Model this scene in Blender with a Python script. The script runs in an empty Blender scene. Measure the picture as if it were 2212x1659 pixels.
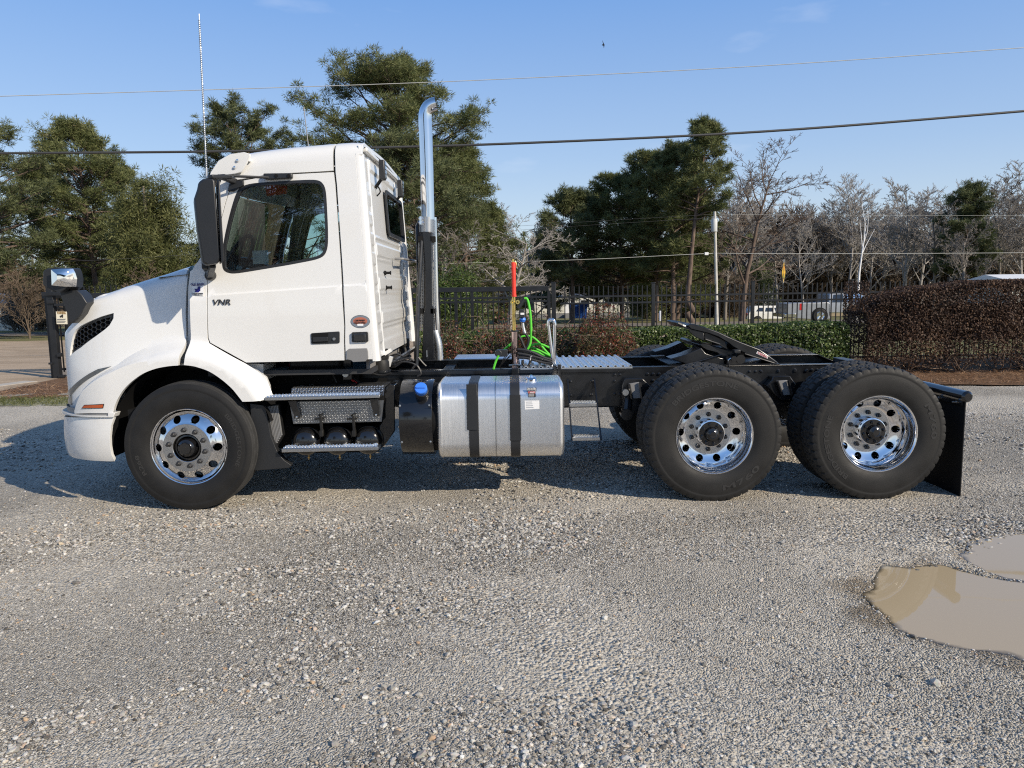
import bpy, bmesh, math, random
import numpy as np
from mathutils import Vector, Matrix, geometry
rad = math.radians
C = bpy.context.scene.collection
SC = bpy.context.scene

# ---------------------------------------------------------------- camera, light, exposure
CAM_H, PITCH, ROLL, FOC = 1.71, 7.12, 0.9, 1661.6
cam_d = bpy.data.cameras.new('camera')
cam_d.sensor_width = 36.0
cam_d.lens = FOC / 2212.0 * 36.0
cam_d.clip_start = 0.05
cam_d.clip_end = 3000
cam = bpy.data.objects.new('camera', cam_d)
C.objects.link(cam)
CAMR = Matrix.Rotation(rad(90 - PITCH), 4, 'X') @ Matrix.Rotation(rad(-ROLL), 4, 'Z')
cam.matrix_world = Matrix.Translation((0, 0, CAM_H)) @ CAMR
SC.camera = cam

SUN_DIR = Vector((-1.4, 1.05, -1.0)).normalized()       # the way the light travels
SUN_EL = math.asin(-SUN_DIR.z)
SUN_AZ = math.atan2(-SUN_DIR.x, -SUN_DIR.y)             # clockwise from +Y
sun_d = bpy.data.lights.new('sun', 'SUN')
sun_d.energy = 5.0
sun_d.angle = rad(0.53)
sun_d.color = (1.0, 0.885, 0.72)
sun = bpy.data.objects.new('sun', sun_d)
C.objects.link(sun)
sun.rotation_euler = SUN_DIR.to_track_quat('-Z', 'Y').to_euler()

W = bpy.data.worlds.new('World')
SC.world = W
W.use_nodes = True
wn, wl = W.node_tree.nodes, W.node_tree.links
wn.clear()
w_out = wn.new('ShaderNodeOutputWorld')
w_bg = wn.new('ShaderNodeBackground')
w_sky = wn.new('ShaderNodeTexSky')
w_sky.sky_type = 'NISHITA'
w_sky.sun_disc = False
w_sky.sun_elevation = SUN_EL
w_sky.sun_rotation = SUN_AZ
w_sky.altitude = 60
w_sky.air_density = 1.0
w_sky.dust_density = 0.35
w_sky.ozone_density = 2.4
w_bg.inputs['Strength'].default_value = 0.12
# a few thin low clouds
w_tc = wn.new('ShaderNodeTexCoord')
w_map = wn.new('ShaderNodeMapping'); w_map.inputs['Scale'].default_value = (3.2, 3.2, 11)
w_noi = wn.new('ShaderNodeTexNoise'); w_noi.inputs['Scale'].default_value = 1.3; w_noi.inputs['Detail'].default_value = 7
w_ramp = wn.new('ShaderNodeValToRGB')
w_ramp.color_ramp.elements[0].position = 0.60; w_ramp.color_ramp.elements[0].color = (0, 0, 0, 1)
w_ramp.color_ramp.elements[1].position = 0.78; w_ramp.color_ramp.elements[1].color = (.3, .3, .3, 1)
w_mix = wn.new('ShaderNodeMixRGB'); w_mix.inputs['Color2'].default_value = (7.6, 7.9, 8.6, 1)
wl.new(w_tc.outputs['Generated'], w_map.inputs['Vector'])
wl.new(w_map.outputs['Vector'], w_noi.inputs['Vector'])
wl.new(w_noi.outputs['Fac'], w_ramp.inputs['Fac'])
wl.new(w_ramp.outputs['Color'], w_mix.inputs['Fac'])
# hazy winter air: the sky pales towards the horizon the whole way round
w_sep = wn.new('ShaderNodeSeparateXYZ'); w_air = wn.new('ShaderNodeValToRGB'); w_m2 = wn.new('ShaderNodeMixRGB'); w_m2.inputs['Fac'].default_value = .72
w_sc = wn.new('ShaderNodeMixRGB'); w_sc.blend_type = 'MULTIPLY'; w_sc.inputs['Fac'].default_value = 1; w_sc.inputs['Color2'].default_value = (8, 8, 8, 1)
for k, (p, c) in enumerate([(0, (.68, .77, .86)), (.06, (.61, .73, .865)), (.16, (.42, .60, .89)), (.34, (.20, .42, .88)), (1, (.07, .17, .38))]):
    e = w_air.color_ramp.elements[k] if k < 2 else w_air.color_ramp.elements.new(p)
    e.position = p; e.color = (*c, 1)
wl.new(w_tc.outputs['Generated'], w_sep.inputs[0]); wl.new(w_sep.outputs['Z'], w_air.inputs['Fac']); wl.new(w_air.outputs['Color'], w_sc.inputs['Color1'])
wl.new(w_sky.outputs['Color'], w_m2.inputs['Color1']); wl.new(w_sc.outputs['Color'], w_m2.inputs['Color2'])
wl.new(w_m2.outputs['Color'], w_mix.inputs['Color1'])
wl.new(w_mix.outputs['Color'], w_bg.inputs['Color'])
wl.new(w_bg.outputs['Background'], w_out.inputs['Surface'])

SC.view_settings.view_transform = 'Standard'
SC.view_settings.look = 'None'
SC.view_settings.gamma = 1
SC.view_settings.exposure = 0.08
SC.view_settings.use_curve_mapping = False
SC.render.engine = 'CYCLES'
SC.cycles.use_denoising = False
SC.cycles.use_adaptive_sampling = False
SC.cycles.pixel_filter_type = 'BLACKMAN_HARRIS'
SC.cycles.filter_width = 1.15
SC.cycles.max_bounces = 8
SC.cycles.transparent_max_bounces = 12
SC.cycles.caustics_reflective = False
SC.cycles.caustics_refractive = False
SC.cycles.sample_clamp_indirect = 6

# ---------------------------------------------------------------- surveying helpers: a sight line to a point at a known distance
FR = {'1': (0, 560, .31646), '2': (460, 340, .28933), '3': (100, 860, .28933), '4': (640, 820, .217), '5': (960, 840, .25316),
      '6': (1380, 780, .28933), '7': (1900, 840, .25316), '8': (860, 220, .434), '9': (1060, 640, .28933), '10': (1660, 640, .25316),
      '11': (2060, 640, .22604), 'Q': (1200, 640, .18086), 'N': (0, 820, .15371), 'M': (60, 640, .21708), 'E': (1000, 760, .12057),
      'T': (700, 60, .28933), 'L': (470, 690, .06781), 'O': (860, 770, .036166), 'K': (1300, 950, .0603), 'V': (0, 0, 1.157324),
      'X': (1740, 760, .10247), 'W': (120, 760, .036166)}
CR3 = CAMR.to_3x3()

def vpx(fr, x, y):
    ox, oy, s = FR[fr]
    return (ox + x * s) * .864062, (oy + y * s) * .864062

def sight(fr, x, y):
    u, v = vpx(fr, x, y)
    return CR3 @ Vector(((u - 1106) / FOC, -(v - 829.5) / FOC, -1))

def S(fr, x, y, Y):
    d = sight(fr, x, y)
    t = Y / d.y
    return Vector((d.x * t, Y, CAM_H + d.z * t))

def SG(fr, x, y, z=0.0):
    d = sight(fr, x, y)
    t = (z - CAM_H) / d.z
    return Vector((d.x * t, d.y * t, z))

def SX(fr, x, y, X):
    d = sight(fr, x, y)
    t = X / d.x
    return Vector((X, d.y * t, CAM_H + d.z * t))

def xz(fr, pts, Y):
    out = []
    for x, y in pts:
        p = S(fr, x, y, Y)
        out.append((p.x, p.z))
    return out

CRi = CR3.transposed()
def project(p):
    q = CRi @ (Vector(p) - Vector((0, 0, CAM_H)))
    return 1106 + FOC * q.x / -q.z, 829.5 - FOC * q.y / -q.z

# ---------------------------------------------------------------- materials
def mat(name, col, rough=.5, metal=0.0, coat=0.0, coat_rough=.05, spec=.5, var=0.0, var_scale=4.0, bump=0.0, bump_scale=60.0, emis=None,
        stretch=(1, 1, 1), col2=None, rvar=0.0, trans=0.0):
    m = bpy.data.materials.new(name)
    m.use_nodes = True
    n, l = m.node_tree.nodes, m.node_tree.links
    b = n['Principled BSDF']
    b.inputs['Base Color'].default_value = (*col, 1)
    b.inputs['Roughness'].default_value = rough
    b.inputs['Metallic'].default_value = metal
    b.inputs['Coat Weight'].default_value = coat
    b.inputs['Coat Roughness'].default_value = coat_rough
    b.inputs['Specular IOR Level'].default_value = spec
    if emis:
        b.inputs['Emission Color'].default_value = (*emis[0], 1); b.inputs['Emission Strength'].default_value = emis[1]
    if var or bump or col2 or rvar:
        tc = n.new('ShaderNodeTexCoord')
        mp = n.new('ShaderNodeMapping'); mp.inputs['Scale'].default_value = stretch
        l.new(tc.outputs['Object'], mp.inputs['Vector'])
    if var or col2:
        nz = n.new('ShaderNodeTexNoise'); nz.inputs['Scale'].default_value = var_scale; nz.inputs['Detail'].default_value = 5
        l.new(mp.outputs['Vector'], nz.inputs['Vector'])
        rp = n.new('ShaderNodeValToRGB')
        c2 = col2 or tuple(min(1, c * (1 + var)) for c in col)
        c1 = col if col2 else tuple(c * (1 - var) for c in col)
        rp.color_ramp.elements[0].position = .3; rp.color_ramp.elements[0].color = (*c1, 1)
        rp.color_ramp.elements[1].position = .7; rp.color_ramp.elements[1].color = (*c2, 1)
        l.new(nz.outputs['Fac'], rp.inputs['Fac']); l.new(rp.outputs['Color'], b.inputs['Base Color'])
    if rvar:
        nz = n.new('ShaderNodeTexNoise'); nz.inputs['Scale'].default_value = var_scale * 2; nz.inputs['Detail'].default_value = 6
        l.new(mp.outputs['Vector'], nz.inputs['Vector'])
        mr = n.new('ShaderNodeMapRange'); mr.inputs['From Min'].default_value = .3; mr.inputs['From Max'].default_value = .7
        mr.inputs['To Min'].default_value = max(0.02, rough - rvar); mr.inputs['To Max'].default_value = rough + rvar
        l.new(nz.outputs['Fac'], mr.inputs['Value']); l.new(mr.outputs['Result'], b.inputs['Roughness'])
    if bump:
        nb = n.new('ShaderNodeTexNoise'); nb.inputs['Scale'].default_value = bump_scale; nb.inputs['Detail'].default_value = 4
        l.new(mp.outputs['Vector'], nb.inputs['Vector'])
        bp = n.new('ShaderNodeBump'); bp.inputs['Strength'].default_value = bump; bp.inputs['Distance'].default_value = .01
        l.new(nb.outputs['Fac'], bp.inputs['Height']); l.new(bp.outputs['Normal'], b.inputs['Normal'])
    return m

def glass(name, tint, refl=.12, rough=.0):
    m = bpy.data.materials.new(name); m.use_nodes = True
    n, l = m.node_tree.nodes, m.node_tree.links
    n.clear()
    o = n.new('ShaderNodeOutputMaterial'); t = n.new('ShaderNodeBsdfTransparent'); g = n.new('ShaderNodeBsdfGlossy')
    t.inputs['Color'].default_value = (*tint, 1); g.inputs['Roughness'].default_value = rough
    mx = n.new('ShaderNodeMixShader'); lw = n.new('ShaderNodeLayerWeight'); lw.inputs['Blend'].default_value = .35
    mr = n.new('ShaderNodeMapRange'); mr.inputs['To Min'].default_value = refl; mr.inputs['To Max'].default_value = 1
    l.new(lw.outputs['Fresnel'], mr.inputs['Value']); l.new(mr.outputs['Result'], mx.inputs['Fac'])
    l.new(t.outputs[0], mx.inputs[1]); l.new(g.outputs[0], mx.inputs[2]); l.new(mx.outputs[0], o.inputs['Surface'])
    return m

M = {}
M['paint'] = mat('white_paint', (.72, .72, .705), .32, coat=.7, coat_rough=.04, var=.015, var_scale=1.2)
def road_film(m):
    n, l = m.node_tree.nodes, m.node_tree.links; b = n['Principled BSDF']; src = b.inputs['Base Color'].links[0].from_socket
    g = n.new('ShaderNodeNewGeometry'); sp = n.new('ShaderNodeSeparateXYZ'); l.new(g.outputs['Position'], sp.inputs[0])
    mr = n.new('ShaderNodeMapRange'); mr.inputs['From Min'].default_value = 1.15; mr.inputs['From Max'].default_value = .35; l.new(sp.outputs['Z'], mr.inputs['Value'])
    nz = n.new('ShaderNodeTexNoise'); nz.inputs['Scale'].default_value = 9; nz.inputs['Detail'].default_value = 8; l.new(g.outputs['Position'], nz.inputs['Vector'])
    mu = n.new('ShaderNodeMath'); mu.operation = 'MULTIPLY'; l.new(mr.outputs['Result'], mu.inputs[0]); l.new(nz.outputs['Fac'], mu.inputs[1])
    m2 = n.new('ShaderNodeMath'); m2.operation = 'MULTIPLY'; m2.inputs[1].default_value = .42; l.new(mu.outputs[0], m2.inputs[0])
    mx = n.new('ShaderNodeMixRGB'); mx.inputs['Color2'].default_value = (.34, .30, .24, 1); l.new(m2.outputs[0], mx.inputs['Fac']); l.new(src, mx.inputs['Color1']); l.new(mx.outputs['Color'], b.inputs['Base Color'])
road_film(M['paint'])
M['black_plastic'] = mat('black_plastic', (.018, .019, .021), .42, bump=.05, bump_scale=400, rvar=.06)
M['matte_black'] = mat('matte_black', (.006, .006, .0065), .7, spec=.25)
M['gloss_black'] = mat('gloss_black_paint', (.008, .008, .009), .16, coat=.6, coat_rough=.03, rvar=.04, var_scale=3)
M['frame_black'] = mat('chassis_black_paint', (.007, .0075, .009), .32, coat=.2, coat_rough=.15, rvar=.1, var_scale=5, var=.3)
M['rubber'] = mat('tyre_rubber', (.013, .0125, .012), .6, spec=.35, var=.22, var_scale=5, bump=.15, bump_scale=180, rvar=.08)
M['tread'] = mat('tread_rubber', (.026, .026, .026), .75, var=.3, var_scale=14, bump=.3, bump_scale=90)
M['rubber_text'] = mat('moulded_rubber_lettering', (.03, .029, .028), .38)
M['chrome'] = mat('polished_aluminium', (.82, .82, .83), .08, metal=1, rvar=.03, var_scale=6)
M['satin'] = mat('machined_aluminium', (.5, .5, .5), .3, metal=1, bump=.05, bump_scale=300)
M['brushed'] = mat('brushed_aluminium', (.88, .88, .88), .38, metal=1, var=.02, var_scale=5, stretch=(12, 1, .6), rvar=.025)
M['tread_alu'] = mat('tread_plate_aluminium', (.26, .26, .26), .42, metal=1, rvar=.1, var_scale=7)  # plate coloured darker so that its bars stand out as lit
M['tread_bar'] = mat('lit_tread_bars', (.9, .9, .88), .3, metal=.9)  # brighter colour stands in for sun and sky caught by the bars
M['nut'] = mat('steel_nuts', (.05, .05, .052), .45, metal=.6)
M['steel'] = mat('galvanised_steel', (.55, .56, .56), .4, metal=1, var=.12, var_scale=12)
M['grey_plastic'] = mat('grey_plastic', (.2, .2, .2), .5)
M['amber'] = mat('amber_lens', (.45, .08, .012), .12, coat=1)
M['dark_lens'] = mat('smoked_lens', (.015, .017, .02), .05, coat=1)
M['lamp_grey'] = mat('headlamp_trim', (.16, .17, .18), .15, metal=.6, coat=1)
M['mirror'] = mat('mirror_glass', (.9, .9, .9), .02, metal=1)
M['blue_cap'] = mat('blue_plastic', (.045, .2, .75), .4)
M['red_foam'] = mat('red_foam_grip', (.75, .04, .02), .6, bump=.2, bump_scale=200)
M['green_hose'] = mat('green_rubber', (.10, .60, .04), .5)
M['black_hose'] = mat('black_rubber_hose', (.015, .015, .016), .45)
M['gold'] = mat('yellow_zinc', (.75, .58, .2), .25, metal=.9)
M['brass'] = mat('brass', (.62, .45, .2), .3, metal=1)
M['orange'] = mat('orange_conduit', (.8, .14, .02), .5)
M['red_cable'] = mat('red_cable', (.5, .03, .03), .45)
M['decal_white'] = mat('decal_white', (.8, .8, .8), .4)
M['decal_navy'] = mat('decal_navy', (.01, .01, .16), .4)
M['decal_black'] = mat('decal_black', (.01, .01, .012), .4)
M['decal_red'] = mat('decal_red', (.5, .1, .08), .4)
M['decal_grey'] = mat('decal_grey', (.18, .21, .25), .4)
M['cab_trim'] = mat('grey_cab_trim', (.2, .19, .18), .7)
M['cab_dark'] = mat('dark_cab_trim', (.03, .03, .031), .6)
M['headliner'] = mat('headliner_cloth', (.45, .45, .43), .9)
M['glass'] = glass('window_glass', (.72, .87, .85), .24)
M['clear_glass'] = glass('far_window_glass', (.7, .9, .86), .1)
M['dark_glass'] = glass('dark_window_glass', (.1, .12, .13), .4)

# ---------------------------------------------------------------- object helpers
WLOC = {}
def tag(o, label=None, cat=None, group=None, kind=None):
    if label: o['label'] = label
    if cat: o['category'] = cat
    if group: o['group'] = group
    if kind: o['kind'] = kind
    return o

def empty(name, loc=(0, 0, 0), label=None, cat=None, group=None, parent=None, rot=None):
    o = bpy.data.objects.new(name, None)
    o.empty_display_size = .2
    C.objects.link(o)
    place(o, loc, parent)
    if rot: o.rotation_euler = rot
    tag(o, label, cat, group)
    return o

def place(o, loc, parent=None):
    WLOC[o.name] = Vector(loc)
    if parent is not None:
        o.parent = parent
        o.location = Vector(loc) - WLOC[parent.name]
    else:
        o.location = loc

def finish(me, name, m, parent=None, smooth=True, sharp=35, bevel=0, seg=2, kind=None, label=None, loc=(0, 0, 0)):
    if m is not None:
        me.materials.clear()
        for mm in (m if isinstance(m, (list, tuple)) else [m]): me.materials.append(mm)
    if smooth:
        me.polygons.foreach_set('use_smooth', np.ones(len(me.polygons), bool))
        if sharp: me.set_sharp_from_angle(angle=rad(sharp))
    o = bpy.data.objects.new(name, me)
    C.objects.link(o)
    place(o, loc, parent)
    if bevel:
        b = o.modifiers.new('edge', 'BEVEL'); b.width = bevel; b.segments = seg; b.limit_method = 'ANGLE'; b.angle_limit = rad(40)
        b.harden_normals = False
    if kind: o['kind'] = kind
    if label: o['label'] = label
    return o

def np_mesh(name, V, F):
    """V (n,3); F (m,k) of one k, or a list of such arrays"""
    me = bpy.data.meshes.new(name)
    V = np.asarray(V, np.float32)
    Fs = F if isinstance(F, list) and len(F) and isinstance(F[0], np.ndarray) else [F]
    Fs = [np.asarray(f, np.int32) for f in Fs if len(f)]
    me.vertices.add(len(V)); me.vertices.foreach_set('co', V.ravel())
    nl = sum(f.size for f in Fs); npoly = sum(len(f) for f in Fs)
    me.loops.add(nl); me.polygons.add(npoly)
    me.loops.foreach_set('vertex_index', np.concatenate([f.ravel() for f in Fs]))
    tot = np.concatenate([np.full(len(f), f.shape[1], np.int32) for f in Fs])
    st = np.concatenate([[0], np.cumsum(tot)[:-1]]).astype(np.int32)
    me.polygons.foreach_set('loop_start', st); me.polygons.foreach_set('loop_total', tot)
    me.update(calc_edges=True)
    me.validate()
    return me

class MB:
    def __init__(self): self.v = []; self.f = []; self.mi = []; self.mir = None
    def add(self, vs, fs, mi=0):
        b = len(self.v)
        self.v += [tuple(v) for v in vs]; self.f += [tuple(i + b for i in f) for f in fs]; self.mi += [mi] * len(fs)
        return self
    def box(self, x0, x1, y0, y1, z0, z1, mi=0, R=None, o=None):
        x0, x1 = min(x0, x1), max(x0, x1); y0, y1 = min(y0, y1), max(y0, y1); z0, z1 = min(z0, z1), max(z0, z1)
        vs = [Vector((x, y, z)) for z in (z0, z1) for y in (y0, y1) for x in (x0, x1)]
        if R is not None: vs = [R @ (v - o) + o for v in vs]
        return self.add(vs, [(0, 2, 3, 1), (4, 5, 7, 6), (0, 1, 5, 4), (2, 6, 7, 3), (0, 4, 6, 2), (1, 3, 7, 5)], mi)
    def beam(self, a, b, w, h, mi=0, up=Vector((0, 0, 1))):
        a, b = Vector(a), Vector(b); d = (b - a).normalized()
        if abs(d.dot(up)) > .95: up = Vector((0, 1, 0))
        s = d.cross(up).normalized() * w / 2; t = s.cross(d).normalized() * h / 2
        vs = [p + i * s + j * t for p in (a, b) for i, j in ((-1, -1), (1, -1), (1, 1), (-1, 1))]
        return self.add(vs, [(0, 3, 2, 1), (4, 5, 6, 7), (0, 1, 5, 4), (1, 2, 6, 5), (2, 3, 7, 6), (3, 0, 4, 7)], mi)
    def prism(self, poly, y0, y1, mi=0):
        """poly in (x, z); any winding"""
        A = sum(poly[i][0] * poly[(i + 1) % len(poly)][1] - poly[(i + 1) % len(poly)][0] * poly[i][1] for i in range(len(poly)))
        if A < 0: poly = poly[::-1]
        n = len(poly)
        vs = [(x, y0, z) for x, z in poly] + [(x, y1, z) for x, z in poly]
        tri = geometry.tessellate_polygon([[Vector((x, z, 0)) for x, z in poly]])
        fs = []
        for t in tri:
            a, b, c = [Vector((poly[i][0], poly[i][1])) for i in t]
            if (b - a).x * (c - a).y - (b - a).y * (c - a).x < 0: t = t[::-1]
            fs += [tuple(t), tuple(i + n for i in t[::-1])]
        if y0 > y1: fs = [f[::-1] for f in fs]
        for i in range(n):
            j = (i + 1) % n
            q = (i, i + n, j + n, j)
            fs.append(q if y0 < y1 else q[::-1])
        return self.add(vs, fs, mi)
    def tube(self, pts, r, n=8, cap=True, mi=0, smooth=0):
        pts = [Vector(p) for p in pts]
        if smooth: 
            rr = list(r) if hasattr(r, '__len__') else None
            pts = catmull(pts, smooth)
            if rr: r = list(np.interp(np.linspace(0, 1, len(pts)), np.linspace(0, 1, len(rr)), rr))
        rs = r if hasattr(r, '__len__') else [r] * len(pts)
        vs = []; up = None
        for i, p in enumerate(pts):
            d = (pts[min(i + 1, len(pts) - 1)] - pts[max(i - 1, 0)]).normalized()
            if up is None:
                up = Vector((0, 0, 1)) if abs(d.z) < .9 else Vector((1, 0, 0))
            u = d.cross(up); 
            if u.length < 1e-4: u = d.orthogonal()
            u.normalize(); w = u.cross(d).normalized(); up = w
            for k in range(n):
                a = 2 * math.pi * k / n
                vs.append(p + (u * math.cos(a) + w * math.sin(a)) * rs[i])
        fs = []
        for i in range(len(pts) - 1):
            for k in range(n):
                k2 = (k + 1) % n
                fs.append((i * n + k, (i + 1) * n + k, (i + 1) * n + k2, i * n + k2))
        if cap: fs += [tuple(range(n)), tuple(range((len(pts) - 1) * n, len(pts) * n))[::-1]]
        return self.add(vs, fs, mi)
    def lathe(self, prof, axis='Y', n=32, c=(0, 0, 0), mi=0, close=False, a0=0, cap=True):
        """prof [(r, t)]; t along the axis"""
        c = Vector(c); vs = []
        for r, t in prof:
            for k in range(n):
                a = 2 * math.pi * k / n + a0
                p, q = r * math.cos(a), r * math.sin(a)
                vs.append(c + (Vector((p, t, q)) if axis == 'Y' else Vector((t, p, q)) if axis == 'X' else Vector((p, q, t))))
        fs = []
        m = len(prof)
        for i in range(m if close else m - 1):
            i2 = (i + 1) % m
            for k in range(n):
                k2 = (k + 1) % n
                q = (i * n + k, i2 * n + k, i2 * n + k2, i * n + k2)
                fs.append(q)
        if not close and cap:
            if prof[0][0] > 1e-4: fs.append(tuple(range(n)))
            if prof[-1][0] > 1e-4: fs.append(tuple(range((m - 1) * n, m * n))[::-1])
        return self.add(vs, fs, mi)
    def sphere(self, c, r, n=10, mi=0, sc=(1, 1, 1)):
        vs = [(c[0] + r * sc[0] * math.sin(math.pi * i / (n // 2)) * math.cos(2 * math.pi * k / n), c[1] + r * sc[1] * math.sin(math.pi * i / (n // 2)) * math.sin(2 * math.pi * k / n),
               c[2] + r * sc[2] * math.cos(math.pi * i / (n // 2))) for i in range(n // 2 + 1) for k in range(n)]
        fs = [(i * n + k, (i + 1) * n + k, (i + 1) * n + (k + 1) % n, i * n + (k + 1) % n) for i in range(n // 2) for k in range(n)]
        return self.add(vs, fs, mi)
    def mirror(self, Yc):
        """also build a twin of this piece mirrored across y = Yc"""
        self.mir = Yc
        return self
    def build(self, name, m, parent=None, **k):
        if self.mir is not None:
            o2 = MB(); o2.v = [(x, 2 * self.mir - y, z) for x, y, z in self.v]; o2.f = [f[::-1] for f in self.f]; o2.mi = list(self.mi)
            o2.build(name, m, parent, **dict(k))
        me = bpy.data.meshes.new(name)
        me.from_pydata(self.v, [], self.f)
        if any(self.mi): me.polygons.foreach_set('material_index', self.mi)
        if k.pop('clean', True):
            bm = bmesh.new(); bm.from_mesh(me)
            bmesh.ops.remove_doubles(bm, verts=bm.verts, dist=1e-5)
            if k.pop('fixn', True): bmesh.ops.recalc_face_normals(bm, faces=bm.faces)
            bm.to_mesh(me); bm.free()
        o = finish(me, name, m, parent, **k)
        return o

def catmull(P, k=6):
    if len(P) < 3: return P
    Q = [2 * P[0] - P[1]] + list(P) + [2 * P[-1] - P[-2]]
    out = []
    for i in range(1, len(Q) - 2):
        for j in range(k):
            t = j / k
            out.append(.5 * ((2 * Q[i]) + (-Q[i - 1] + Q[i + 1]) * t + (2 * Q[i - 1] - 5 * Q[i] + 4 * Q[i + 1] - Q[i + 2]) * t * t + (-Q[i - 1] + 3 * Q[i] - 3 * Q[i + 1] + Q[i + 2]) * t ** 3))
    out.append(P[-1])
    return out

def copy_tree(o, parent=None, loc=None, rot=None, scale=None, label=None, group=None, mirror_y=False):
    c = o.copy(); C.objects.link(c)
    if parent is not None: c.parent = parent
    if loc is not None: c.location = loc
    if rot is not None: c.rotation_euler = rot
    if scale is not None: c.scale = scale
    if label: c['label'] = label
    if group: c['group'] = group
    for ch in KIDS(o): copy_tree(ch, c)
    return c

def KIDS(o):
    return [x for x in C.objects if x.parent == o]

def rot_rect(pts): return pts

def smooth_poly(pts, r, n=5):
    """round the corners of a closed polygon by cutting r off each corner"""
    out = []
    N = len(pts)
    for i in range(N):
        p0, p1, p2 = [Vector(pts[(i + k) % N]) for k in (-1, 0, 1)]
        a = (p0 - p1); b = (p2 - p1)
        ra = min(r, a.length * .45); rb = min(r, b.length * .45)
        A = p1 + a.normalized() * ra; B = p1 + b.normalized() * rb
        for k in range(n + 1):
            t = k / n
            out.append(tuple((1 - t) ** 2 * A + 2 * t * (1 - t) * p1 + t * t * B))
    return out

def text_geo(s, size=1.0, extrude=.0, align='CENTER', shear=0.0, bold=0.0, space=1.0):
    cu = bpy.data.curves.new('t', 'FONT')
    cu.body = s; cu.size = size; cu.extrude = extrude; cu.align_x = align; cu.align_y = 'CENTER'; cu.shear = shear; cu.offset = bold
    cu.space_character = space
    cu.resolution_u = 3
    o = bpy.data.objects.new('t', cu); C.objects.link(o)
    bpy.context.view_layer.update()
    dg = bpy.context.evaluated_depsgraph_get()
    me = bpy.data.meshes.new_from_object(o.evaluated_get(dg))
    vs = [v.co.copy() for v in me.vertices]; fs = [tuple(p.vertices) for p in me.polygons]
    bpy.data.objects.remove(o); bpy.data.curves.remove(cu); bpy.data.meshes.remove(me)
    return vs, fs
# ================================================================ GROUND
rng = np.random.default_rng(11)
def vnoise(x, y, seed=0, octaves=4, gain=.5):
    """value noise, vectorised"""
    out = 0; amp = 1; tot = 0
    for o in range(octaves):
        r = np.random.default_rng(seed * 31 + o); T = r.random((256, 256))
        xs, ys = x * 2 ** o, y * 2 ** o
        xi, yi = np.floor(xs).astype(int), np.floor(ys).astype(int); fx, fy = xs - xi, ys - yi
        fx = fx * fx * (3 - 2 * fx); fy = fy * fy * (3 - 2 * fy)
        a, b, c, d = T[xi % 256, yi % 256], T[(xi + 1) % 256, yi % 256], T[xi % 256, (yi + 1) % 256], T[(xi + 1) % 256, (yi + 1) % 256]
        out = out + amp * ((a * (1 - fx) + b * fx) * (1 - fy) + (c * (1 - fx) + d * fx) * fy); tot += amp; amp *= gain
    return out / tot

PUD = [SG('V', x, y) for x, y in [(1868, 1262), (1905, 1215), (1960, 1222), (2030, 1208), (2085, 1215), (2100, 1160), (2150, 1146), (2290, 1150), (2400, 1250), (2400, 1400), (2330, 1440), (2212, 1418), (2120, 1402), (2030, 1385), (1970, 1360), (1925, 1340), (1885, 1300)]]
PUDP = np.array([(p.x, p.y) for p in PUD])
RIDGE = [SG('V', x, y) for x, y in [(2040, 1205), (2120, 1235), (2180, 1250), (2260, 1258), (2340, 1250)]]
def pud_depth(x, y):
    P_ = np.stack([x, y], 1); ins = inpoly2(P_[:, 0], P_[:, 1], PUDP)
    d = segd(P_, PUDP, True); sd = np.where(ins, d, -d)
    r = segd(P_, np.array([(p.x, p.y) for p in RIDGE]), False)
    z = np.clip(sd + .0, -.6, .35) * .11
    z = z - .030 * np.exp(-(r / .07) ** 2) * (sd > -.2)
    return z          # >0 below water level
def inpoly2(px, pz, poly):
    x0, z0 = poly[:, 0], poly[:, 1]; x1, z1 = np.roll(x0, -1), np.roll(z0, -1)
    px = px[:, None]; pz = pz[:, None]
    with np.errstate(divide='ignore', invalid='ignore'):
        xi = (x1 - x0) * (pz - z0) / (z1 - z0) + x0
    return ((((z0 > pz) != (z1 > pz)) & (px < xi)).sum(1) % 2).astype(bool)
def segd(P_, poly, closed):
    d = np.full(len(P_), 1e9); n = len(poly)
    for i in range(n if closed else n - 1):
        a, b = poly[i], poly[(i + 1) % n]; ab = b - a; t = np.clip(((P_ - a) @ ab) / (ab @ ab), 0, 1)
        d = np.minimum(d, np.linalg.norm(P_ - (a + t[:, None] * ab), axis=1))
    return d
WATER = -.012
def lot_z(x, y):
    x = np.atleast_1d(np.asarray(x, float)); y = np.atleast_1d(np.asarray(y, float))
    z = (vnoise(x * .5 + 40, y * .5 + 40, 1) - .5) * .03 + (vnoise(x * 3 + 50, y * 3 + 50, 2) - .5) * .012 + (vnoise(x * 11 + 90, y * 11 + 90, 6, 3) - .5) * .010
    near = (np.abs(x - 3.2) < 2.4) & (np.abs(y - 4) < 2)
    if near.any():
        pd = pud_depth(x[near], y[near]); w = np.clip((pd + .035) / .035, 0, 1)
        z[near] = z[near] * (1 - .55 * w) + (WATER - pd) * w + (vnoise(x[near] * 5 + 70, y[near] * 5 + 70, 33, 4) - .5) * .030 * w
    # settle under the wheels
    return z

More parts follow.
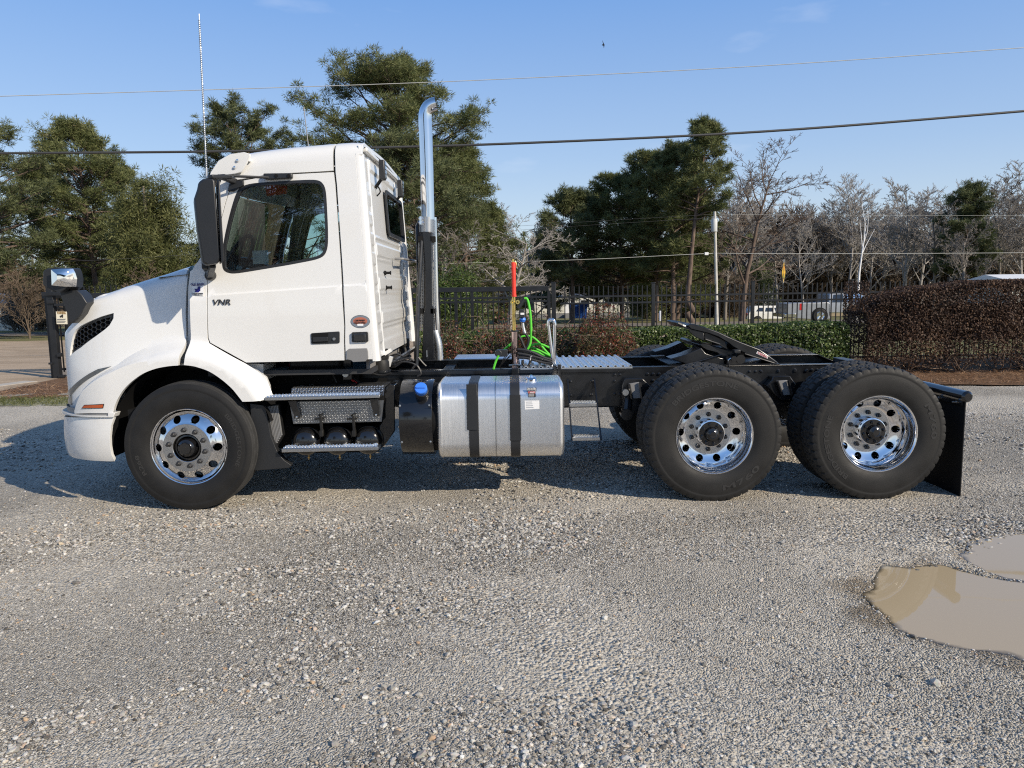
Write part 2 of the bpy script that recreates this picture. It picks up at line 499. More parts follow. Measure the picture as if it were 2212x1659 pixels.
def axis(a, b, fine0, fine1, fs, cs):
    L = [a]; 
    while L[-1] < b:
        x = L[-1]; s = fs if fine0 <= x <= fine1 else cs * (1 + .0)
        if x > fine1: s = min(.5, fs + (x - fine1) * .03)
        if x < fine0: s = min(.5, max(fs, (fine0 - x) * .03))
        L.append(x + s)
    return np.array(L)
gx = np.concatenate([axis(-14, 16, -4, 4.6, .035, .1)]); gy = axis(-4, 13.2, 2.3, 7.0, .035, .1)
X_, Y_ = np.meshgrid(gx, gy); Z_ = lot_z(X_.ravel(), Y_.ravel())
nx, ny = len(gx), len(gy); I_ = np.arange(nx * ny).reshape(ny, nx)
Fq_ = np.stack([I_[:-1, :-1], I_[:-1, 1:], I_[1:, 1:], I_[1:, :-1]], -1).reshape(-1, 4)

def gravel_material(name, fine=True):
    m = bpy.data.materials.new(name); m.use_nodes = True
    n, l = m.node_tree.nodes, m.node_tree.links; b = n['Principled BSDF']
    tc = n.new('ShaderNodeTexCoord')
    def vor(sc, feat='F1', rnd=1.0):
        v = n.new('ShaderNodeTexVoronoi'); v.inputs['Scale'].default_value = sc; v.feature = feat; v.inputs['Randomness'].default_value = rnd
        l.new(warp.outputs['Vector'], v.inputs['Vector']); return v
    def noise(sc, det=4, vec=None):
        v = n.new('ShaderNodeTexNoise'); v.inputs['Scale'].default_value = sc; v.inputs['Detail'].default_value = det
        l.new(vec or tc.outputs['Object'], v.inputs['Vector']); return v
    def ramp(src, pts, interp='LINEAR'):
        r = n.new('ShaderNodeValToRGB'); r.color_ramp.interpolation = interp
        e = r.color_ramp.elements
        while len(e) < len(pts): e.new(.5)
        for k, (p, c) in enumerate(pts): e[k].position = p; e[k].color = (*c, 1) if len(c) == 3 else c
        l.new(src, r.inputs['Fac']); return r
    def mix(f, a, c, mode='MIX'):
        x = n.new('ShaderNodeMixRGB'); x.blend_type = mode
        if isinstance(f, float): x.inputs['Fac'].default_value = f
        else: l.new(f, x.inputs['Fac'])
        for s, i in ((a, 'Color1'), (c, 'Color2')):
            if isinstance(s, tuple): x.inputs[i].default_value = (*s, 1)
            else: l.new(s, x.inputs[i])
        return x.outputs['Color']
    warp = n.new('ShaderNodeVectorMath'); warp.operation = 'ADD'
    wz = noise(35, 2); ws = n.new('ShaderNodeVectorMath'); ws.operation = 'SCALE'; ws.inputs['Scale'].default_value = .012
    l.new(wz.outputs['Color'], ws.inputs[0]); l.new(tc.outputs['Object'], warp.inputs[0]); l.new(ws.outputs['Vector'], warp.inputs[1])
    stone = [(0, (.05, .044, .036)), (.14, (.175, .158, .134)), (.34, (.37, .343, .297)), (.56, (.54, .507, .445)), (.78, (.70, .67, .61)), (.92, (.40, .33, .24)), (.95, (.62, .61, .59)), (1, (.7, .69, .67))]
    v1, v2, v3 = vor(48), vor(105), vor(210)
    def gval(v):
        s = n.new('ShaderNodeSeparateColor'); l.new(v.outputs['Color'], s.inputs['Color']); return s
    v4 = vor(24); c0 = ramp(gval(v4).outputs['Red'], stone).outputs['Color']
    c1 = ramp(gval(v1).outputs['Red'], stone).outputs['Color']
    c2 = ramp(gval(v2).outputs['Green'], stone).outputs['Color']
    c3 = ramp(gval(v3).outputs['Blue'], stone).outputs['Color']
    big = noise(.45, 5); 
    mp = n.new('ShaderNodeMapping'); mp.inputs['Scale'].default_value = (.35, 1.4, 1); mp.inputs['Rotation'].default_value = (0, 0, .12); l.new(tc.outputs['Object'], mp.inputs['Vector'])
    streak = noise(.8, 5, mp.outputs['Vector'])
    pk_ = n.new('ShaderNodeAttribute'); pk_.attribute_name = 'packed'; pa = n.new('ShaderNodeMath'); pa.operation = 'MULTIPLY_ADD'; pa.inputs[1].default_value = .55; l.new(streak.outputs['Fac'], pa.inputs[0]); l.new(pk_.outputs['Fac'], pa.inputs[2])
    packed = ramp(pa.outputs[0], [(.25, (0, 0, 0)), (1.1, (1, 1, 1))]).outputs['Color']
    coarse = ramp(big.outputs['Fac'], [(.42, (0, 0, 0)), (.6, (1, 1, 1))]).outputs['Color']
    base = mix(coarse, c2, mix(.5, c2, c1))
    grn = noise(6, 6); sel = ramp(grn.outputs['Fac'], [(.5, (0, 0, 0)), (.6, (1, 1, 1))]).outputs['Color']
    big1 = mix(sel, base, c1)
    base = mix(coarse, base, big1)
    base = mix(1.0, base, ramp(noise(70, 3).outputs['Fac'], [(.35, (.72, .71, .70)), (.62, (1.16, 1.15, 1.13))]).outputs['Color'], 'MULTIPLY')
    dust = ramp(noise(38, 6).outputs['Fac'], [(.34, (.34, .308, .258)), (.66, (.66, .615, .535))]).outputs['Color']
    fdust = n.new('ShaderNodeMath'); fdust.operation = 'MULTIPLY'; fdust.inputs[1].default_value = .62; l.new(packed, fdust.inputs[0])
    col = mix(fdust.outputs[0], base, dust)
    tint = ramp(noise(.22, 4).outputs['Fac'], [(.35, (.76, .755, .74)), (.65, (1.14, 1.11, 1.05))]).outputs['Color']
    col = mix(1.0, col, tint, 'MULTIPLY')
    # dampness round the puddle is a stain with its own outline
    at = n.new('ShaderNodeAttribute'); at.attribute_name = 'damp'
    col = mix(at.outputs['Fac'], col, mix(1.0, col, (.52, .465, .39), 'MULTIPLY'))
    l.new(col, b.inputs['Base Color'])
    hm = n.new('ShaderNodeMath'); hm.operation = 'MULTIPLY'; hm.inputs[1].default_value = -1
    hs = mix(coarse, v2.outputs['Distance'], v1.outputs['Distance']); l.new(hs, hm.inputs[0])
    bp = n.new('ShaderNodeBump'); bp.inputs['Strength'].default_value = 1.0; bp.inputs['Distance'].default_value = .016
    l.new(hm.outputs[0], bp.inputs['Height']); l.new(bp.outputs['Normal'], b.inputs['Normal'])
    rg = n.new('ShaderNodeMapRange'); rg.inputs['To Min'].default_value = .9; rg.inputs['To Max'].default_value = .5; l.new(at.outputs['Fac'], rg.inputs['Value'])
    l.new(rg.outputs['Result'], b.inputs['Roughness'])
    b.inputs['Specular IOR Level'].default_value = .3
    return m
M['gravel'] = gravel_material('gravel')
me = np_mesh('gravel_lot', np.stack([X_.ravel(), Y_.ravel(), Z_], 1), Fq_)
def packed(x, y):
    v = vnoise(x * .28 + y * .05 + 11, y * 1.15 - x * .06 + 31, 15, 4) - x * .022 + .5 * (vnoise(x * 1.3 + 5, y * 2.2 + 8, 16, 3) - .5) * .4
    return np.clip((v - .44) / .14, 0, 1)
me.attributes.new('packed', 'FLOAT', 'POINT').data.foreach_set('value', packed(X_.ravel(), Y_.ravel()).astype(np.float32))
damp = np.zeros(nx * ny, np.float32)
nearp = (np.abs(X_.ravel() - 3.2) < 2.4) & (np.abs(Y_.ravel() - 4) < 2)
pdv = pud_depth(X_.ravel()[nearp], Y_.ravel()[nearp])
damp[nearp] = np.clip((pdv + .020 + (vnoise(X_.ravel()[nearp] * 5 + 9, Y_.ravel()[nearp] * 5 + 9, 8) - .5) * .05) / .02, 0, 1)
me.attributes.new('damp', 'FLOAT', 'POINT').data.foreach_set('value', damp)
lot = finish(me, 'gravel_lot', M['gravel'], None, sharp=0, kind='structure')

# water of the puddle: turbid, so it hides its bed as soon as it is a centimetre deep
wx, wy = np.meshgrid(np.arange(PUDP[:, 0].min() - .15, PUDP[:, 0].max() + .15, .022), np.arange(PUDP[:, 1].min() - .15, PUDP[:, 1].max() + .15, .022))
wd_ = WATER - lot_z(wx.ravel(), wy.ravel()); ny_, nx_ = wx.shape; Iw = np.arange(nx_ * ny_).reshape(ny_, nx_)
Fw = np.stack([Iw[:-1, :-1], Iw[:-1, 1:], Iw[1:, 1:], Iw[1:, :-1]], -1).reshape(-1, 4)
insw = pud_depth(wx.ravel(), wy.ravel()) > -.02
Fw = Fw[(wd_[Fw].max(1) > -.004) & insw[Fw].all(1)]
wme = np_mesh('puddle_water', np.stack([wx.ravel(), wy.ravel(), np.full(wx.size, WATER)], 1), Fw)
wme.attributes.new('depth', 'FLOAT', 'POINT').data.foreach_set('value', wd_.astype(np.float32))
m = bpy.data.materials.new('muddy_water'); m.use_nodes = True; n_, l_ = m.node_tree.nodes, m.node_tree.links; b_ = n_['Principled BSDF']
b_.inputs['Base Color'].default_value = (.42, .33, .205, 1); b_.inputs['Roughness'].default_value = .025; b_.inputs['IOR'].default_value = 1.33
b_.inputs['Specular IOR Level'].default_value = .7
nz = n_.new('ShaderNodeTexNoise'); nz.inputs['Scale'].default_value = 3; tcw = n_.new('ShaderNodeTexCoord'); l_.new(tcw.outputs['Object'], nz.inputs['Vector'])
bpw = n_.new('ShaderNodeBump'); bpw.inputs['Strength'].default_value = .03; bpw.inputs['Distance'].default_value = .01; l_.new(nz.outputs['Fac'], bpw.inputs['Height']); l_.new(bpw.outputs['Normal'], b_.inputs['Normal'])
M['water'] = m
dw = n_.new('ShaderNodeAttribute'); dw.attribute_name = 'depth'; dm_ = n_.new('ShaderNodeMapRange'); dm_.inputs['From Max'].default_value = .005; l_.new(dw.outputs['Fac'], dm_.inputs['Value'])
tw = n_.new('ShaderNodeBsdfTransparent'); tw.inputs['Color'].default_value = (.8, .73, .62, 1); gw = n_.new('ShaderNodeBsdfGlossy'); gw.inputs['Roughness'].default_value = .03; fw_ = n_.new('ShaderNodeFresnel'); fw_.inputs['IOR'].default_value = 1.33
cl = n_.new('ShaderNodeMixShader'); l_.new(fw_.outputs[0], cl.inputs[0]); l_.new(tw.outputs[0], cl.inputs[1]); l_.new(gw.outputs[0], cl.inputs[2])
ww = n_.new('ShaderNodeMixShader'); l_.new(dm_.outputs['Result'], ww.inputs[0]); l_.new(cl.outputs[0], ww.inputs[1]); l_.new(b_.outputs[0], ww.inputs[2]); l_.new(ww.outputs[0], n_['Material Output'].inputs['Surface'])
o = finish(wme, 'puddle_water', M['water'], None, sharp=0, kind='structure')

# ---- the land beyond: falls gently away behind the fence
def land_z(y): return -.0 if y < 17 else -(y - 17) * .027 if y < 105 else -2.376
def land_sheet(name, x0, x1, y0, y1, m, lift, ny=40, nx=40, edge=0.0, seed=5, bumpz=.02):
    ys = np.linspace(0, 1, ny) ** 1.6 * (y1 - y0) + y0; xs = np.linspace(x0, x1, nx)
    X, Y = np.meshgrid(xs, ys)
    Zl = np.array([land_z(v) for v in ys])[:, None] + lift + (vnoise(X * .4 + 300, Y * .4 + 300, seed) - .5) * bumpz
    I = np.arange(nx * ny).reshape(ny, nx); F = np.stack([I[:-1, :-1], I[:-1, 1:], I[1:, 1:], I[1:, :-1]], -1).reshape(-1, 4)
    if edge:
        Y[0] += (vnoise(xs * 1.5 + 60, xs * 0 + 3, seed + 1) - .5) * edge; Y[-1] += (vnoise(xs * 1.5 + 90, xs * 0 + 3, seed + 2) - .5) * edge
    me = np_mesh(name, np.stack([X.ravel(), Y.ravel(), Zl.ravel()], 1), F)
    return finish(me, name, m, None, sharp=0, kind='structure')
def patchy(name, cols, sc, rough=.95, bump=.5, bs=40, stretch=(1, 1, 1), detail=8):
    m = bpy.data.materials.new(name); m.use_nodes = True; n, l = m.node_tree.nodes, m.node_tree.links; b = n['Principled BSDF']
    tc = n.new('ShaderNodeTexCoord'); mp = n.new('ShaderNodeMapping'); mp.inputs['Scale'].default_value = stretch; l.new(tc.outputs['Object'], mp.inputs['Vector'])
    a = n.new('ShaderNodeTexNoise'); a.inputs['Scale'].default_value = sc; a.inputs['Detail'].default_value = detail; a.inputs['Roughness'].default_value = .65; l.new(mp.outputs['Vector'], a.inputs['Vector'])
    r = n.new('ShaderNodeValToRGB'); e = r.color_ramp.elements
    while len(e) < len(cols): e.new(.5)
    for k, c in enumerate(cols): e[k].position = .3 + .4 * k / (len(cols) - 1); e[k].color = (*c, 1)
    l.new(a.outputs['Fac'], r.inputs['Fac']); l.new(r.outputs['Color'], b.inputs['Base Color']); b.inputs['Roughness'].default_value = rough
    b.inputs['Specular IOR Level'].default_value = .15
    a2 = n.new('ShaderNodeTexNoise'); a2.inputs['Scale'].default_value = bs; a2.inputs['Detail'].default_value = 5; l.new(mp.outputs['Vector'], a2.inputs['Vector'])
    bp = n.new('ShaderNodeBump'); bp.inputs['Strength'].default_value = bump; bp.inputs['Distance'].default_value = .03; l.new(a2.outputs['Fac'], bp.inputs['Height']); l.new(bp.outputs['Normal'], b.inputs['Normal'])
    return m
M['grass'] = patchy('winter_grass', [(.16, .13, .06), (.22, .19, .10), (.12, .13, .04), (.25, .22, .13)], 1.3)
M['verge'] = patchy('thin_grass', [(.20, .19, .11), (.28, .27, .17), (.17, .19, .08)], 4)
M['dirt'] = patchy('packed_dirt', [(.36, .27, .18), (.44, .34, .24), (.33, .25, .17), (.47, .38, .28)], .5, stretch=(.7, 1.1, 1))
M['asphalt'] = patchy('old_asphalt', [(.18, .15, .12), (.22, .19, .155)], 3, stretch=(.5, 1, 1))
M['mulch'] = patchy('pine_straw', [(.15, .085, .05), (.25, .15, .09), (.12, .07, .04), (.30, .20, .125)], 9, bump=1, bs=60, stretch=(.5, 1.4, 1))
M['concrete'] = patchy('concrete', [(.42, .38, .33), (.48, .44, .38)], 2, bump=.1)
o = land_sheet('ground', -260, 260, 13, 420, M['grass'], -.03, 50, 60)
mb = MB(); mb.add([(-300, -220, -.12), (300, -220, -.12), (300, 14.4, -.12), (-300, 14.4, -.12)], [(0, 1, 2, 3)]); o = mb.build('yard_ground', M['gravel'], None, smooth=False); o['kind'] = 'structure'
mb = MB(); mb.add([(-14.2, -40, -.06), (16.4, -40, -.06), (16.4, -3.9, -.04), (-14.2, -3.9, -.04)], [(0, 1, 2, 3)]); o = mb.build('gravel_yard', M['gravel'], None, smooth=False); o['kind'] = 'structure'
land_sheet('pine_straw_bed', -9.3, 22, 12.5, 17.2, M['mulch'], .012, 14, 160, edge=.5, seed=7, bumpz=.03)
land_sheet('dirt_road', -60, 8, 19, 40, M['dirt'], .004, 24, 60, edge=1.5, seed=9)
land_sheet('dirt_drive', -60, -9.2, 12.2, 21, M['dirt'], .010, 16, 30, seed=12)
land_sheet('street', -160, 160, 50, 60, M['asphalt'], .012, 12, 60, seed=13)
land_sheet('grass_verge', -14, -5.5, 11.9, 12.7, M['verge'], .007, 8, 40, edge=.5, seed=21)
a_, b_ = SG('N', 0, 962), SG('N', 610, 880)
mb = MB(); dv = (b_ - a_).normalized(); nn_ = Vector((-dv.y, dv.x, 0)); a_ -= dv * 12
mb.add([tuple(a_ + Vector((0, 0, .02))), tuple(b_ + Vector((0, 0, .02))), tuple(b_ + nn_ * .35 + Vector((0, 0, .02))), tuple(a_ + nn_ * .35 + Vector((0, 0, .02)))], [(0, 1, 2, 3)])
mb.add([tuple(a_ + Vector((0, 0, -.05))), tuple(b_ + Vector((0, 0, -.05)))] + [tuple(b_ + Vector((0, 0, .02))), tuple(a_ + Vector((0, 0, .02)))], [(0, 1, 2, 3)])
o = mb.build('concrete_edge', M['concrete'], None, smooth=False); o['kind'] = 'structure'

# ---- loose stones, as instances on a cloud of points
def rock(name, seed, sub=1):
    bm = bmesh.new(); bmesh.ops.create_icosphere(bm, subdivisions=sub, radius=1); r = random.Random(seed)
    sc = (r.uniform(.8, 1.25), r.uniform(.7, 1.0), r.uniform(.4, .75))
    for v in bm.verts: v.co = Vector((v.co.x * sc[0], v.co.y * sc[1], v.co.z * sc[2])) * r.uniform(.78, 1.18)
    me = bpy.data.meshes.new(name); bm.to_mesh(me); bm.free(); return me
ms = bpy.data.materials.new('loose_stone'); ms.use_nodes = True; n_, l_ = ms.node_tree.nodes, ms.node_tree.links; b_ = n_['Principled BSDF']
oi = n_.new('ShaderNodeObjectInfo'); rp = n_.new('ShaderNodeValToRGB'); e = rp.color_ramp.elements
cols = [(0, (.10, .09, .078)), (.2, (.235, .218, .193)), (.45, (.40, .376, .336)), (.72, (.55, .522, .475)), (.9, (.69, .665, .615)), (.945, (.56, .44, .30)), (.96, (.5, .33, .2)), (1, (.78, .76, .73))]
while len(e) < len(cols): e.new(.5)
for k, (p, c) in enumerate(cols): e[k].position = p; e[k].color = (*c, 1)
l_.new(oi.outputs['Random'], rp.inputs['Fac'])
tcs = n_.new('ShaderNodeTexCoord'); nzs = n_.new('ShaderNodeTexNoise'); nzs.inputs['Scale'].default_value = 2.5; l_.new(tcs.outputs['Object'], nzs.inputs['Vector'])
mxs = n_.new('ShaderNodeMixRGB'); mxs.blend_type = 'MULTIPLY'; mxs.inputs['Fac'].default_value = .35; l_.new(rp.outputs['Color'], mxs.inputs['Color1']); l_.new(nzs.outputs['Color'], mxs.inputs['Color2'])
l_.new(mxs.outputs['Color'], b_.inputs['Base Color']); b_.inputs['Roughness'].default_value = .85; b_.inputs['Specular IOR Level'].default_value = .3
rocks = []
for k in range(4):
    o = bpy.data.objects.new('stone_form', rock('stone_form', k)); o.data.materials.append(ms)
    rocks.append(o)
N_ = 520000
U = rng.random((N_, 2))
yy = 2.3 + (9.8 - 2.3) * U[:, 0] ** 1.7
xx = (U[:, 1] * 2 - 1) * (yy * .70 + .25)
dens = vnoise(xx * .9 + 20, yy * 1.2 + 20, 3, 5)
dens2 = vnoise(xx * .35 + 70, yy * .8 + 70, 4, 3)
pdx = np.full(N_, -1.0); nr = (np.abs(xx - 3.2) < 2.4) & (np.abs(yy - 4) < 2); pdx[nr] = pud_depth(xx[nr], yy[nr])
rimz = np.exp(-((pdx + .006) / .012) ** 2) * np.clip((dens - .38) * 4, .0, 1)
prob = np.clip((dens - .32) * 2.0, .30, 1) * np.clip(.7 + (dens2 - .4) * 1.5, .55, 1) * 1.25 + .9 * rimz + np.clip((xx / yy + .1) * .5, 0, .35)
prob *= np.clip(1.1 - pdx * 38, .04, 1) * (1 - .62 * packed(xx, yy))
keep = rng.random(N_) < prob * .9
xx, yy, dens, rimz = xx[keep], yy[keep], dens[keep], rimz[keep]
sz = (.0024 + .0030 * rng.random(len(xx)) ** 1.5) * (.75 + .5 * np.clip((dens - .3) * 3, 0, 1)) + .0065 * (rng.random(len(xx)) ** 6) * (1 + .8 * (dens > .55)) + .004 * rimz * rng.random(len(xx))
bigm = rng.random(len(xx)) < .004 * (1 + (dens > .5) * 1.5); sz[bigm] += .005 + .010 * rng.random(bigm.sum()) ** 2
sz *= np.clip(.8 + yy * .06, 1, 1.5) * .88
zz = lot_z(xx, yy) + sz * .28
print('stones', len(xx))
pm = bpy.data.meshes.new('loose_gravel'); pm.vertices.add(len(xx)); pm.vertices.foreach_set('co', np.stack([xx, yy, zz], 1).astype(np.float32).ravel())
pm.attributes.new('sz', 'FLOAT', 'POINT').data.foreach_set('value', sz.astype(np.float32))
pm.attributes.new('rt', 'FLOAT_VECTOR', 'POINT').data.foreach_set('vector', np.stack([(rng.random(len(xx)) - .5) * .9, (rng.random(len(xx)) - .5) * .9, rng.random(len(xx)) * 6.28], 1).astype(np.float32).ravel())
po = bpy.data.objects.new('loose_gravel', pm); C.objects.link(po); po['kind'] = 'stuff'; tag(po, 'loose grey stones scattered over the gravel lot around the truck', 'gravel')
ng = bpy.data.node_groups.new('scatter', 'GeometryNodeTree')
ng.interface.new_socket('Geometry', in_out='INPUT', socket_type='NodeSocketGeometry'); ng.interface.new_socket('Geometry', in_out='OUTPUT', socket_type='NodeSocketGeometry')
gi, go = ng.nodes.new('NodeGroupInput'), ng.nodes.new('NodeGroupOutput')
iop = ng.nodes.new('GeometryNodeInstanceOnPoints'); iop.inputs['Pick Instance'].default_value = True
g2i = ng.nodes.new('GeometryNodeGeometryToInstance')
for o in rocks[::-1]:
    oi_ = ng.nodes.new('GeometryNodeObjectInfo'); oi_.inputs['Object'].default_value = o; oi_.inputs['As Instance'].default_value = True
    ng.links.new(oi_.outputs['Geometry'], g2i.inputs[0])
def attr(nm, ty):
    a = ng.nodes.new('GeometryNodeInputNamedAttribute'); a.data_type = ty; a.inputs['Name'].default_value = nm; return a.outputs['Attribute']
ri = ng.nodes.new('FunctionNodeRandomValue'); ri.data_type = 'INT'; ri.inputs[4].default_value = 0; ri.inputs[5].default_value = 3
ng.links.new(gi.outputs[0], iop.inputs['Points']); ng.links.new(g2i.outputs[0], iop.inputs['Instance']); ng.links.new(ri.outputs[2], iop.inputs['Instance Index'])
ng.links.new(attr('sz', 'FLOAT'), iop.inputs['Scale'])
e2r = ng.nodes.new('FunctionNodeEulerToRotation'); ng.links.new(attr('rt', 'FLOAT_VECTOR'), e2r.inputs[0]); ng.links.new(e2r.outputs[0], iop.inputs['Rotation'])
ng.links.new(iop.outputs[0], go.inputs[0])
po.modifiers.new('scatter', 'NODES').node_group = ng
# the four stone forms themselves lie about as ordinary larger stones
for o, (u, v, sc_, lb) in zip(rocks, [(165, 1262, .022, 'pale flat stone lying alone on the packed gravel at left'), (2022, 1475, .030, 'large pale stone lying on the gravel below the muddy puddle'),
                                     (1352, 1700 - 60, .018, 'grey stone in the coarse gravel near the bottom edge'), (905, 1502, .020, 'tan orange stone sitting among grey gravel in the foreground')]):
    p = SG('V', u, v); C.objects.link(o); o.name = 'stone'; o.location = (p.x, p.y, float(lot_z(p.x, p.y)[0]) + sc_ * .25); o.scale = (sc_, sc_, sc_); tag(o, lb, 'stone')
# ================================================================ THE TRUCK
YC, YS = 7.24, 5.93                     # centre plane, outermost plane of the near side
TR = (0.2, YC, 0.0)
truck = empty('semi_truck', TR, 'white day-cab semi truck with chrome exhaust stack and bare black rear chassis', 'truck')
HUB = Vector((-2.55, 0, .508))          # front wheel
HR = [Vector((1.587, 0, .528)), Vector((2.878, 0, .525))]

def inpoly(px, pz, poly):
    poly = np.asarray(poly); x0, z0 = poly[:, 0], poly[:, 1]; x1, z1 = np.roll(x0, -1), np.roll(z0, -1)
    px = np.asarray(px)[:, None]; pz = np.asarray(pz)[:, None]
    c = (z0 > pz) != (z1 > pz)
    with np.errstate(divide='ignore', invalid='ignore'):
        xi = (x1 - x0) * (pz - z0) / (z1 - z0) + x0
    return ((c & (px < xi)).sum(1) % 2).astype(bool)

def resample(poly, step):
    out = []
    for i in range(len(poly)):
        a, b = np.array(poly[i]), np.array(poly[(i + 1) % len(poly)])
        k = max(1, int(math.ceil(np.linalg.norm(b - a) / step)))
        for j in range(k): out.append(tuple(a + (b - a) * j / k))
    return out

def segdist(P, loops):
    d = np.full(len(P), 1e9)
    for poly in loops:
        A = np.asarray(poly); B = np.roll(A, -1, 0)
        for a, b in zip(A, B):
            ab = b - a; L = ab @ ab
            if L < 1e-12: continue
            t = np.clip(((P - a) @ ab) / L, 0, 1)
            d = np.minimum(d, np.linalg.norm(P - (a + t[:, None] * ab), axis=1))
    return d

def shell(name, outline, fmap, m, parent, holes=(), step=.045, thick=.02, mirror=False, bevel=.004, off=0.0, seg=2, label=None, kind=None, lips=True, solid=False, features=()):
    loops = [resample(outline, step)] + [resample(h, step) for h in holes]
    A = np.asarray(outline)
    x0, z0 = A.min(0); x1, z1 = A.max(0)
    g = [(x0 + (i + (j % 2) * .5) * step, z0 + j * step * .866) for j in range(int((z1 - z0) / step / .866) + 2) for i in range(int((x1 - x0) / step) + 2)]
    g = np.array(g)
    ok = inpoly(g[:, 0], g[:, 1], outline)
    for h in holes: ok &= ~inpoly(g[:, 0], g[:, 1], h)
    g = g[ok]
    fl = []
    for ft in features:
        r_ = []
        for i in range(len(ft) - 1):
            a, b = np.array(ft[i]), np.array(ft[i + 1]); k = max(1, int(math.ceil(np.linalg.norm(b - a) / step)))
            r_ += [a + (b - a) * j / k for j in range(k)]
        r_.append(np.array(ft[-1])); r_ = np.array(r_)
        ok = inpoly(r_[:, 0], r_[:, 1], outline)
        for h in holes: ok &= ~inpoly(r_[:, 0], r_[:, 1], h)
        ok &= segdist(r_, loops) > .006
        run = []
        for q, o_ in zip(r_, ok):
            if o_: run.append(q)
            else:
                if len(run) > 1: fl.append(run)
                run = []
        if len(run) > 1: fl.append(run)
    if len(g): g = g[segdist(g, loops) > step * .45]
    if len(g) and fl:
        d = np.full(len(g), 1e9)
        for run in fl:
            for a, b in zip(run[:-1], run[1:]):
                ab = b - a; t = np.clip(((g - a) @ ab) / (ab @ ab), 0, 1); d = np.minimum(d, np.linalg.norm(g - (a + t[:, None] * ab), axis=1))
        g = g[d > step * .4]
    pts = []; ed = []
    for lp in loops:
        b = len(pts); pts += lp; ed += [(b + i, b + (i + 1) % len(lp)) for i in range(len(lp))]
    for run in fl:
        b = len(pts); pts += [tuple(q) for q in run]; ed += [(b + i, b + i + 1) for i in range(len(run) - 1)]
    pts += [tuple(q) for q in g]
    v2, e2, f2, ov, oe, of = geometry.delaunay_2d_cdt([Vector(p) for p in pts], ed, [], 0, 1e-6)
    P2 = np.array([(v.x, v.y) for v in v2]); Fc = np.array([list(f) for f in f2])
    cen = P2[Fc].mean(1)
    ok = inpoly(cen[:, 0], cen[:, 1], loops[0])
    for h in loops[1:]: ok &= ~inpoly(cen[:, 0], cen[:, 1], h)
    Fc = Fc[ok]
    a, b, c = P2[Fc[:, 0]], P2[Fc[:, 1]], P2[Fc[:, 2]]
    flip = ((b - a)[:, 0] * (c - a)[:, 1] - (b - a)[:, 1] * (c - a)[:, 0]) < 0
    Fc[flip] = Fc[flip][:, ::-1]
    V = []; N = []
    e = 2e-3
    for p, w in P2:
        q = Vector(fmap(p, w)); n = (Vector(fmap(p + e, w)) - q).cross(Vector(fmap(p, w + e)) - q)
        n = n.normalized() if n.length > 1e-12 else Vector((0, -1, 0))
        V.append(q + n * off); N.append(n)
    faces = [tuple(f) for f in Fc]
    cnt = {}
    for f in faces:
        for i in range(3):
            k = (f[i], f[(i + 1) % 3]); cnt[k] = cnt.get(k, 0) + 1
    bd = [k for k in cnt if (k[1], k[0]) not in cnt]
    if lips:
        back = {}
        if solid:
            n0 = len(V)
            for i in range(n0): V.append(V[i] - N[i] * thick); back[i] = n0 + i
            faces += [tuple(back[i] for i in f[::-1]) for f in faces]
        else:
            for i in {i for k in bd for i in k}:
                back[i] = len(V); V.append(V[i] - N[i] * thick)
        faces += [(i, back[i], back[j], j) for i, j in bd]
    V = [tuple(v) for v in V]
    def mk(V, faces):
        me = bpy.data.meshes.new(name); me.from_pydata(V, [], faces); me.update()
        bm = bmesh.new(); bm.from_mesh(me)
        loose = [v for v in bm.verts if not v.link_faces]
        bmesh.ops.delete(bm, geom=loose, context='VERTS'); bm.to_mesh(me); bm.free()
        return finish(me, name, m, parent, sharp=40, bevel=bevel, seg=seg, label=label, kind=kind)
    o = mk(V, faces)
    if mirror:
        mk([(x, 2 * YC - y, z) for x, y, z in V], [f[::-1] for f in faces])
    return o

def dom(fmap, fr, pts, Yg=6.05):
    """photo outline -> the panel's own (p, w) coordinates, by Newton steps along the sight lines"""
    out = []
    for x, y in pts:
        u, v = vpx(fr, x, y)
        q = S(fr, x, y, Yg); p = np.array([q.x, q.z])
        for it in range(12):
            f0 = np.array(project(fmap(*p))); r = np.array([u, v]) - f0
            if abs(r).max() < .02: break
            e = 1e-3
            J = np.array([(np.array(project(fmap(p[0] + e, p[1]))) - f0) / e, (np.array(project(fmap(p[0], p[1] + e))) - f0) / e]).T
            try: dl = np.linalg.solve(J, r)
            except Exception: break
            dl = np.clip(dl, -.15, .15); p = p + dl
        out.append(tuple(p))
    return out

def sstep(t):
    t = min(1, max(0, t)); return t * t * (3 - 2 * t)

# ---- side surface of hood, cowl and cab
def fender(x, z):
    dx, dz = x - HUB.x, z - HUB.z
    r = math.hypot(dx, dz); al = math.degrees(math.atan2(dz, -dx))
    ro = np.interp(al, [0, 17, 30, 47, 68, 90, 130, 160], [1.0, .985, .955, .87, .85, .85, .79, .76])
    wd = np.interp(al, [0, 47, 70, 90, 130], [.045, .05, .12, .15, .11])
    return sstep((r - (ro - wd)) / wd)
def ZCR(x): return 1.69 + (x + 2.38) * .054
def side_d(x, z):
    d = .14 + max(0, z - 1.55) * .06
    zc = ZCR(x); d -= .013 * sstep((zc + .006 - z) / .012)
    return d
def hood_d(x, z):
    f = fender(x, z)
    up = .155 + max(0, z - 1.1) * .11
    return .015 + (up - .015) * f

